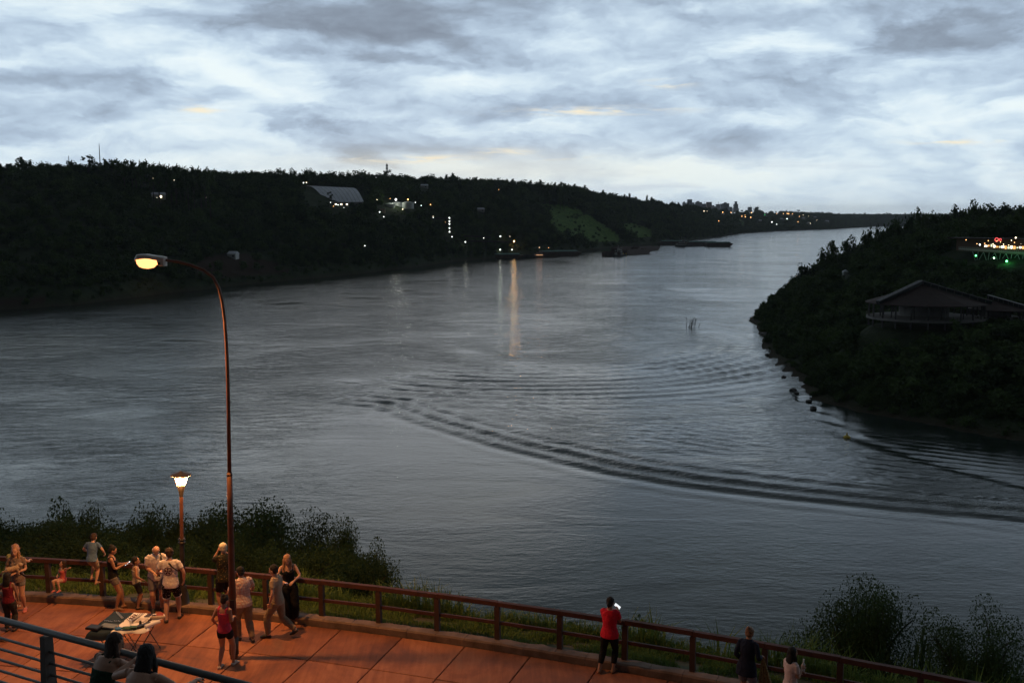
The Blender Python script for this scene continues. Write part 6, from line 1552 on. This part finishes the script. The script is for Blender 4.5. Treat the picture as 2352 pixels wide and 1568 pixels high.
def phone(info, side, label, glow_m, tilt=50, face_up=True):
    p_ = W(info, info['G'][side]); rz_ = info['root'].rotation_euler.z
    o = empty('phone', p_, rz_, cat='phone', label=label); M_ = Matrix.Rotation(R(tilt), 3, 'X')
    MB().box((0, 0, 0), (.075, .15, .010), M=M_).build('case', M_BLK, o); MB().box(M_ @ Vector((0, 0, .0065)), (.066, .138, .002), M=M_).build('screen', glow_m, o); return o
def strap(info, a, b_, mid, mt, wd=.022, name='strap'):
    MB().loft([a, (a + mid) / 2 + (mid - (a + b_) / 2) * .25, mid, (mid + b_) / 2 + (mid - (a + b_) / 2) * .25, b_], [(wd, .006)] * 5, side=info['ax'], n=6).build(name, mt, info['root'], True)
F_WHITE = fabric('white_cotton', (.68, .62, .60)); F_PINKW = fabric('pale_pink_cotton', (.62, .50, .47)); F_TAUPE = fabric('taupe_cotton', (.20, .15, .13)); F_MAR = fabric('maroon_cotton', (.16, .018, .035)); F_BLK = fabric('black_cotton', (.011, .011, .012))
F_DGREY = fabric('dark_grey_cloth', (.035, .035, .035)); F_GREY = fabric('grey_shorts_cloth', (.17, .16, .16)); F_BLUE = fabric('blue_cotton', (.09, .16, .28)); F_SAND = fabric('sand_cotton', (.33, .25, .18)); F_KHAKI = fabric('khaki_cloth', (.25, .19, .13))
F_YEL = fabric('yellow_cotton', (.55, .45, .12)); F_CORAL = fabric('coral_cotton', (.55, .13, .12)); F_RED = fabric('red_cotton', (.62, .018, .04)); F_PINK = fabric('raspberry_cotton', (.48, .05, .10)); F_IVORY = fabric('ivory_cotton', (.50, .47, .38))
F_PLAID = fabric('pink_plaid', (.62, .52, .48), plaid=(.42, .12, .11)); F_PATT = fabric('dark_print', (.03, .03, .02), dots=(.20, .14, .06)); F_DOTS = fabric('black_dotted_cloth', (.012, .012, .014), dots=(.28, .26, .26)); F_NAVY = fabric('navy_cloth', (.012, .016, .032)); F_SLATE = fabric('slate_cloth', (.16, .155, .18))
S_DARK = mat('dark_shoe', (.02, .018, .017), .6); S_PINK = mat('pink_shoe', (.6, .18, .16), .6); S_WHITE = mat('pale_shoe', (.45, .40, .36), .6); S_SAND = mat('leather_sandal', (.25, .14, .08), .6)
M_STRAP = mat('dark_strap', (.02, .02, .02), .7); G_SCREEN = glow('phone_screen_glow', (.75, .9, 1), 1.3); G_SCREENW = glow('bright_phone_screen', (.85, .95, 1), 1.0)

# at the far left: woman with the dog, facing the camera
i1 = person('woman in taupe top with long light hair cradling a small cream dog', 45, 1405, 172, 1.68, ((( .05, .12, .17), (.7, -.6, -.6)), ((-.04, .125, .12), (-.7, -.6, -.6))), fem=True, skin=SK1, head=(4, 6), top=('tee', F_TAUPE), bottom=('short_shorts', F_GREY), hair=('long_wavy', H_BLD), shoes=S_PINK, legs=(((.05, .02, .04), (.1, 1, 0)), ((-.06, -.06, .04), (-.1, 1, 0))))
MB().ell(i1['C'](.235) + i1['chest'] * .075 * 1.68, (.016, .006, .018), n=8, m=6).build('pendant', M_SILV, i1['root'], True)
strap(i1, i1['C'](.30) + i1['ax'] * .085 * 1.68, i1['C'](.0) - i1['ax'] * .13 * 1.68, i1['C'](.17) + i1['chest'] * .085 * 1.68, M_STRAP, .018, 'bag_strap')
person('person in a yellow top half hidden behind the woman with the dog', 26, 1396, 20, 1.62, fem=True, skin=SK1, lean=22, head=(5, 20), top=('tee', F_YEL), bottom=('short_shorts', F_GREY), hair=('long_wavy', H_BLD), shoes=S_WHITE, arms=(((.12, .28, .16), (1, -.2, -.3)), ((-.12, .28, .16), (-1, -.2, -.3))))
# dog
dl = W(i1, (i1['W'][1] + i1['W'][-1]) / 2 + Vector((0, .05, .06))); dog = empty('dog', dl, R(-172 + 188), cat='dog', label='small cream fluffy dog held in the arms of the woman')
mb = MB(); mb.loft([(-.20, .0, -.06), (-.12, .01, -.02), (0, .02, 0), (.12, .02, .03), (.17, .02, .06)], [.05, .085, .085, .075, .06], n=12)
mb.ell((.21, .04, .11), (.062, .062, .058)); mb.loft([(.24, .08, .10), (.27, .13, .09)], [.032, .022], n=8)
for s_ in (-1, 1): mb.loft([(.19 + s_ * .045, .02, .14), (.19 + s_ * .07, .02, .10), (.20 + s_ * .075, .03, .06)], [.018, .022, .012], n=7)
for x_, y_ in ((.10, .07), (.14, -.01), (-.14, .06), (-.17, -.02)): mb.loft([(x_, y_, -.02), (x_ + .01, y_ + .02, -.12), (x_ + .02, y_ + .05, -.20), (x_ + .02, y_ + .075, -.205)], [.034, .026, .020, .016], n=7)
mb.loft([(-.21, 0, -.05), (-.27, .01, -.06), (-.31, .02, -.12)], [.03, .026, .014], n=7)
M_DOG = mat('cream_fur', (.46, .34, .22), .9, .25, 35, bump=.01); dog.scale = (.8, .8, .8); link('fur_body', remesh(mb, .010, 2, 'dog'), M_DOG, dog)
MB().ell((.275, .15, .095), .011, n=8, m=6).ell((.235, .095, .13), .008, n=8, m=6).ell((.265, .085, .13), .008, n=8, m=6).build('nose_and_eyes', M_EYE, dog, True)
person('dark haired girl in maroon top and dark trousers seen from behind', 24, 1449, -6, 1.42, fem=True, skin=SK3, top=('tank', F_MAR), bottom=('trousers', F_DGREY), hair=('long', H_BLK), shoes=S_DARK, child=.3, arms=(((.15, .02, -.02), (1, -1, 0)), ((-.13, .08, .02), (-1, -1, 0))), legs=(((.06, 0, .04), (.1, 1, 0)), ((-.05, 0, .04), (-.1, 1, 0))))
person('person stepping out at the left frame edge in sandals', -22, 1466, 96, 1.72, skin=SK3, top=('tee', F_DGREY), bottom=('shorts', F_DGREY), hair=('short', H_BLK), shoes=S_SAND, legs=(((.05, .17, .04), (.1, 1, 0)), ((-.05, -.12, .05), (-.1, 1, 0))), hz=.50)
# little girl perched on the lower rail, pointing
gk = F(-4.55 * 1.45, .10); gz_ = ZW + .56
person('little girl in coral dress sitting on the lower fence rail pointing right', 137, 1290, -150, .98, loc=(aty(143, 1300, 23.62).x, 23.62, gz_ - .30 * .98), hz=.32, lean=-6, roll=4, head=(-14, 28), skin=SK1, child=1, fem=True, top=('tank', F_CORAL), bottom=('short_shorts', F_CORAL), hair=('long_wavy', H_BRN), shoes=S_PINK,
       arms=(((.20, .0, .10), (1, -.6, -.2)), ((-.50, .10, .44), (-1, 0, -.4))), legs=(((.02, .22, .12), (.1, 1, .4)), ((-.13, .20, .14), (-.2, 1, .5))))
# boy in blue leaning over the top rail, feet on the lower rail
bz = ZW + .50
bx = aty(212, 1300, 23.45)
person('boy in blue tshirt climbing on the fence looking down to the river', 211, 1340, 6, 1.30, loc=(bx.x, 23.44, bz + .02), lean=14, head=(34, -4), skin=SK1, child=.6, top=('tee', F_BLUE), bottom=('shorts', F_SAND), hair=('short', H_BRN), shoes=S_SAND, hz=.505,
       arms=(((.17, .16, .05), (1, -1, 0)), ((-.14, .18, .08), (-1, -1, 0))), legs=(((.05, .02, .04), (.1, 1, 0)), ((-.05, .04, .12), (-.1, 1, 0))))
# woman reading her phone
i5 = person('woman in black tank top and grey shorts looking at her phone', 264, 1400, 68, 1.66, (((.03, .155, .165), (.5, -.8, -.9)), ((-.04, .16, .155), (-.5, -.8, -.9))), fem=True, skin=SK2, head=(26, 0), lean=-3, top=('tank', F_BLK), bottom=('short_shorts', F_GREY), hair=('bun', H_BLK), legs=(((.05, .02, .04), (.1, 1, 0)), ((-.05, .12, .04), (-.1, 1, 0))), shoes=S_SAND)
phone(i5, 1, 'pale phone held by the woman in the black tank top', G_SCREEN, 35)
person('boy in ivory sleeveless shirt standing at the fence', 316, 1397, 62, 1.32, skin=SK2, child=.6, head=(2, 20), top=('tank', F_IVORY), bottom=('shorts', F_DGREY), hair=('short', H_BLK), shoes=S_DARK, arms=(((.13, .10, .06), (1, -1, -.2)), ((-.12, .05, .02), (-1, -1, 0))))
i7 = person('bald man in white polo shirt looking down at a phone', 363, 1402, 158, 1.76, (((.03, .14, .08), (.6, -.8, -.3)), ((-.05, .15, .08), (-.6, -.8, -.3))), skin=SK1, bulk=1.1, lean=10, head=(38, -14), top=('shirt', F_WHITE), bottom=('shorts', F_SLATE), hair=('bald', mat('grey_hair', (.30, .28, .26), .8)), shoes=S_DARK)
strap(i7, i7['C'](.315) - i7['ax'] * .065 * 1.76, i7['C'](.10) - i7['ax'] * .10 * 1.76, i7['C'](.22) - i7['ax'] * .07 * 1.76 + i7['chest'] * .085 * 1.76, M_STRAP, .026, 'backpack_strap')
phone(i7, -1, 'dark phone between the bald man and the young man', M_BLK, 40)
i8 = person('young man in white tshirt with round back print and dotted black shorts', 396, 1424, -12, 1.80, (((.16, .03, .01), (1, -1, 0)), ((-.13, .15, .09), (-.6, -.9, -.3))), skin=SK1, head=(12, -18), twist=8, bulk=1.04, top=('tee', F_WHITE), bottom=('shorts', F_DOTS, F_WHITE), hair=('curly', H_BRN), shoes=S_DARK, legs=(((.085, .05, .04), (.1, 1, 0)), ((-.07, -.05, .04), (-.1, 1, 0))))
C_, H_, ax8, b8 = i8['C'], 1.80, i8['ax'], -i8['chest']
strap(i8, C_(.315) - ax8 * .035 * H_, C_(.15) + ax8 * .110 * H_, C_(.245) + ax8 * .045 * H_ + b8 * .078 * H_, M_STRAP, .020, 'bag_strap')
def decal(info, centre_f, rad, mt, name='back_print'):
    tb = BVHTree.FromPolygons([v.co.copy() for v in info['top'].data.vertices], [tuple(q.vertices) for q in info['top'].data.polygons])
    c = info['C'](centre_f) - info['ax'] * (.012 * info['H']); out_ = -info['chest']; mb = MB()
    def P2(x_, z_):
        o = c + info['ax'] * x_ + info['sp'] * z_ + out_ * .5; h_ = tb.ray_cast(o, -out_); return (h_[0] if h_[0] else c) + out_ * .004
    n = 24
    for r0, r1 in ((.84, 1.0), (.0, .0)):
        if r1 == 0: continue
        V = [P2(rad * r_ * math.cos(2 * math.pi * i / n), rad * r_ * math.sin(2 * math.pi * i / n)) for r_ in (r0, r1) for i in range(n)]; mb.add(V, [(i, (i + 1) % n, n + (i + 1) % n, n + i) for i in range(n)])
    for k_ in range(5):      # petals
        a = 2 * math.pi * k_ / 5 + .3; V = []
        for r_, w_ in ((.28, .10), (.45, .22), (.62, .22), (.76, .08)):
            for s_ in (-1, 1): V.append(P2(rad * (r_ * math.cos(a) - s_ * w_ * math.sin(a)), rad * (r_ * math.sin(a) + s_ * w_ * math.cos(a))))
        mb.add(V, [(i, i + 1, i + 3, i + 2) for i in (0, 2, 4)])
    V = [P2(rad * .2 * math.cos(2 * math.pi * i / 10), rad * .2 * math.sin(2 * math.pi * i / 10)) for i in range(10)]; mb.add(V, [tuple(range(10))])
    mb.build(name, mt, info['root'])
decal(i8, .175, .105, mat('print_ink', (.10, .03, .035), .8))
# group right of the tall pole
i9 = person('man in pale cap and dark printed shirt raising a hand behind the lamp pole', 519, 1408, -40, 1.78, (((.08, .12, .30), (.5, .1, -1)), ((-.03, .11, .335), (-.5, .1, -1))), skin=SK2, bulk=1.08, top=('shirt', F_PATT), bottom=('shorts', F_BLK), hair=('short', mat('silver_hair', (.4, .38, .34), .8)), shoes=S_DARK, head=(4, 0)); cap(i9, mat('cream_cap', (.62, .55, .40), .8))
i10 = person('girl in raspberry tank top and black shorts with her back to the camera', 519, 1531, 14, 1.62, (((.06, .13, .12), (.4, -.9, -.6)), ((-.14, .05, .03), (-.4, -1, 0))), fem=True, skin=SK2, head=(18, 20), top=('tank', F_PINK), bottom=('short_shorts', F_BLK), hair=('bun', H_BLK), shoes=S_WHITE, legs=(((.065, .08, .04), (.1, 1, 0)), ((-.055, -.06, .04), (-.1, 1, 0))))
person('man in pink checked shirt and khaki trousers beside the lamp pole', 562, 1470, -38, 1.74, (((.10, .16, .06), (1, -1, 0)), ((-.10, .17, .08), (-1, -1, 0))), skin=SK2, bulk=1.08, lean=6, head=(20, -6), top=('shirt', F_PLAID), bottom=('trousers', F_KHAKI), hair=('short', H_BLK), shoes=S_DARK, legs=(((.06, -.12, .05), (.1, 1, 0)), ((-.05, .06, .04), (-.1, 1, 0))))
person('young man in sand tshirt and khaki trousers walking left', 640, 1462, -78, 1.76, (((.12, .10, .03), (1, -1, 0)), ((-.14, .04, .0), (-1, -1, 0))), skin=SK1, lean=4, head=(14, 0), top=('tee', F_SAND), bottom=('trousers', F_KHAKI), hair=('curly', H_BLK), shoes=S_DARK, hz=.50, legs=(((.04, -.22, .10), (.1, 1, 0), (.05, .75, -.66)), ((-.05, .12, .04), (-.1, 1, 0))))
i13 = person('blond woman in black top and wide black trousers looking at her phone', 667, 1428, 160, 1.72, (((.10, .19, .14), (1, -.3, -.6)), ((-.04, .16, .12), (-1, -.3, -.5))), fem=True, skin=SK1, head=(26, 10), roll=3, top=('camisole', F_BLK), bottom=('wide', F_BLK), hair=('long_wavy', H_BLD), shoes=S_SAND)
phone(i13, 1, 'phone in the hands of the blond woman in black', G_SCREEN, 30)
# woman in red
i14 = person('woman in red tshirt and black leggings photographing the river with a phone', 1399, 1540, 22, 1.66, (((.07, .16, .22), (.4, -.4, -1)), ((-.01, .17, .20), (-.4, -.4, -1))), fem=True, skin=SK2, head=(8, 8), bulk=1.12, top=('tee', F_RED), bottom=('cropped', F_BLK), hair=('pony', H_BLK), shoes=S_SAND, hz=.508, legs=(((.055, -.02, .04), (.1, 1, 0)), ((-.10, -.10, .05), (-.1, 1, 0))))
p_ = W(i14, i14['G'][1]) + Vector((.02, .02, .05)); o = empty('phone', p_, R(-30), cat='phone', label='bright lit phone held up by the woman in red')
MB().box((0, 0, 0), (.15, .011, .078), M=Matrix.Rotation(.5, 3, 'Y')).build('case', M_BLK, o); MB().box((0, -.0075, 0), (.138, .003, .066), M=Matrix.Rotation(.5, 3, 'Y')).build('screen', G_SCREENW, o)
MB().loft([i14['ch']((0, -.058, .012)) + Vector((.018 * math.cos(a), 0, .018 * math.sin(a))) for a in np.linspace(0, 6.283, 9)], [.006] * 9, n=5, caps=False).build('hair_tie', M_SILV, i14['root'], True)
# two figures cut by the lower frame edge
q15 = onz(1712, 1590, ZW)
i15 = person('person in dark navy jacket with a hair clip holding a patterned shawl', 1712, 1625, 38, 1.66, (((.12, .13, .10), (.4, -1, -.4)), ((-.10, .07, .03), (-.4, -1, 0))), fem=True, skin=SK2, head=(10, 10), lean=6, bulk=1.08, top=('jacket', F_NAVY), bottom=('shorts', F_SLATE), hair=('bun', H_LBR), shoes=S_SAND)
MB().ell(i15['ch']((0, -.056, .068)), (.022, .014, .02), n=10, m=6).build('hair_clip', M_CREAM, i15['root'], True)
tp = W(i15, i15['G'][1]); V = np.zeros((14, 12, 3))
for i in range(14):
    for j in range(12):
        f_ = i / 13; g_ = j / 11 - .5; wv = .03 + .36 * f_; V[i, j] = (tp.x + .10 * f_ + g_ * wv, tp.y - .05 + .05 * math.sin(j * 1.9) * f_ + .02 * f_, tp.z + .03 - .80 * f_)
M_SHAWL = fabric('speckled_shawl', (.28, .22, .10), dots=(.06, .05, .03), scale=30, var=.4)
Vb = V + np.array([0, .014, 0]); me_a = grid_mesh('shawl', V); me_a.materials.append(M_SHAWL)
sh = link('shawl', me_a, None, None, label='speckled ochre shawl hanging from the hand of the person in navy', cat='shawl'); sh.modifiers.new('thick', 'SOLIDIFY').thickness = .006
i16 = person('long haired woman in pale pink tshirt drinking from a bottle at the bottom edge', 1812, 1671, 66, 1.62, (((.03, .13, .19), (.4, -.5, -1)), ((-.03, .13, .13), (-.4, -.6, -1))), fem=True, skin=SK2, head=(4, 6), top=('tee', F_PINKW), bottom=('shorts', F_DGREY), hair=('long', H_BLK), shoes=S_SAND)
bp_ = W(i16, i16['G'][1]); o = empty('bottle', bp_, cat='bottle', label='clear slim bottle in the hands of the long haired woman')
MB().lathe((0, 0, -.10), [(.03, 0), (.032, .02), (.032, .13), (.012, .18), (.012, .22)], 14).build('body', mat('clear_plastic', (.5, .55, .55), .15, .05), o, True); MB().lathe((0, 0, .12), [(.014, 0), (.014, .02)], 10).build('lid', M_WHITE, o)
# two women leaning on the grey railing
wl = RP(.0, 0, 0)
def on_rail(px_, y_top): pass
w1 = aty(272, 1500, 10.15); w2 = aty(338, 1530, 9.75)
fdir = math.degrees(math.atan2(-RN.x, -RN.y))
i17 = person('long haired woman in dark green top leaning on the grey railing', 269, 1466, 0, 1.58, (((.05, .36, .16), (1, .1, -.8)), ((-.17, .36, .17), (-1, .1, -.6))), loc=(aty(236, 1530, 10.05).x, 9.84, ZL), fem=True, skin=SK2, lean=24, hz=.50, head=(22, 38), top=('camisole', fabric('dark_green_cotton', (.012, .035, .018))), bottom=('trousers', F_BLK), hair=('long', H_BRN), vox=.009, bulk=1.1)
i17['root'].rotation_euler.z = R(-fdir)
i18 = person('dark haired woman in black strappy top leaning on the grey railing', 331, 1504, 0, 1.67, (((.22, .30, .17), (1, -.2, -.5)), ((-.22, .27, .24), (-1, 0, -.5))), loc=(aty(316, 1560, 9.5).x, 9.32, ZL), fem=True, skin=SK2, lean=22, hz=.50, head=(20, -22), top=('camisole', F_BLK), bottom=('trousers', F_DGREY), hair=('long', H_BLK), vox=.009, bulk=1.2)
i18['root'].rotation_euler.z = R(-fdir + 6)

# ================================================================== HAZE
mb = MB(); mb.box((1200, 5900, 70), (15000, 14400, 150))
m = bpy.data.materials.new('evening_haze'); m.use_nodes = True; t = NT(m.node_tree)
pv = t.new('ShaderNodeVolumePrincipled', {'Color': (.9, .96, 1, 1), 'Density': .00004, 'Anisotropy': .2})
t.new('ShaderNodeOutputMaterial', {'Volume': pv.outputs[0]})
hz_ = mb.build('haze', m, kind='stuff', label='thin blue evening haze over the river valley')

# ================================================================== labels that single each thing out
def ord_(n): return ['first', 'second', 'third', 'fourth', 'fifth', 'sixth', 'seventh', 'eighth', 'ninth', 'tenth', 'eleventh', 'twelfth'][n] if n < 12 else '%dth' % (n + 1)
def relabel(group, base, marks, axis=0):
    mem = [o for o in COL.objects if o.get('group') == group and o.parent is None]
    if not mem: return
    px_ = {o.name: proj([tuple(o.location)])[0][axis] for o in mem}
    best = {o.name: min(marks, key=lambda q: abs(q[0] - px_[o.name])) for o in mem}
    for mk in marks:
        for side in (-1, 1):
            ms = sorted([o for o in mem if best[o.name] is mk and (px_[o.name] - mk[0] >= 0) == (side > 0)], key=lambda o: abs(px_[o.name] - mk[0]))
            for i, o in enumerate(ms):
                w_ = ('right' if side > 0 else 'left') if axis == 0 else ('below' if side > 0 else 'above')
                o['label'] = '%s, %s%s %s' % (base, (ord_(i) + ' ') if len(ms) > 1 else '', (w_ + ' of') if axis == 0 else w_, mk[1])
SKY = [(21, 'the square tower block'), (159, 'the short thin mast'), (350, 'the hillside lights'), (703, 'the grain shed corner'), (889, 'the lattice mast'), (1147, 'the thin ridge mast'), (1290, 'the tall tree clump'), (1485, 'the lone narrow tree')]
relabel(GT, 'round-headed skyline tree', SKY)
relabel(GE, 'slim gum tree on the skyline', [(201, 'the ragged gum tree'), (352, 'the topmost hillside light'), (480, 'the end of the gum row')])
relabel('taller clump of trees on the ridge', 'tree of the ridge clump', [(1241, 'its first tree'), (1300, 'where the clump ends')])
relabel(GH, 'broad tree on the headland skyline', [(2065, 'where the skyline dips'), (2237, 'the tallest airy tree')])
relabel(GO, 'tree on the headland shoulder by the water', [(1941, 'the pale hut'), (1780, 'the headland tip')])
relabel(GN, 'dense dark tree', [(45, 'the woman with the dog'), (137, 'the girl on the fence'), (211, 'the boy in blue'), (264, 'the woman in black'), (363, 'the bald man'), (418, 'the lantern'), (532, 'the tall lamp pole'), (667, 'the blond woman'), (900, 'where the dense trees end')])
relabel(GL, 'small light on the upper left hillside', [(364, 'the pale lit roof'), (477, 'the right end of these lights')])
relabel(GS, 'white light at the shed foot', [(757, 'the tufted tree')])
for c_ in ('white', 'orange', 'cool white'): relabel(c_ + ' ' + GF, 'tiny %s light in the suburb' % c_, [(1640, 'the pink tower'), (1757, 'the green light'), (1808, 'the brightest suburb light')])
relabel('houses of the far riverside suburb', 'pale suburb house', [(1690, 'the lone pale tower'), (1757, 'the green light'), (1808, 'the brightest suburb light')])
relabel(GR, 'dark shore rock', [(1740, 'the headland tip'), (1832, 'the headland bulge'), (1945, 'the yellow buoy')])
relabel(GD, 'warm bulb over the deck bar', [(2250, 'the pale end lamp'), (2292, 'the red neon sign'), (2333, 'the bright warm lamp')])
relabel(CN, 'long cane tuft behind the fence', [(739, 'the post by the blond woman'), (1407, 'the woman in red'), (1712, 'the person in navy'), (1812, 'the long haired woman'), (1990, 'the spreading tree')])
T1 = proj([tuple(TP(.35, .2))])[0][0]
relabel('silver rings in a slanting row', 'silver ring on the dark cloth', [(proj([tuple(TP(.10, .93))])[0][0], 'the row start')])
relabel('silver pendants in a cross row', 'silver pendant on the dark cloth', [(proj([tuple(TP(.28, .22))])[0][0], 'the ring tray')])
relabel('earrings clustered on the white cloth', 'little earring on white cloth', [(proj([tuple(TP(.42, .9))])[0][0], 'the cloth edge')])
relabel('beaded bracelets in a row', 'dark beaded bracelet', [(proj([tuple(TP(.78, .36))])[0][0], 'the small black jar')])
relabel('red cards at the table corner', 'dark red card', [(proj([tuple(TP(.88, .93))])[0][0], 'the bracelet row')])
relabel('sticks fanned out on the white cloth', 'thin dark stick of the fan', [(proj([tuple(TP(.60, .42))])[0][0], 'the small metal cup')])
relabel('brooch strips at the back', 'dark brooch strip', [(proj([tuple(TP(.74, .58))])[0][1], 'the printed sheet')], 1)
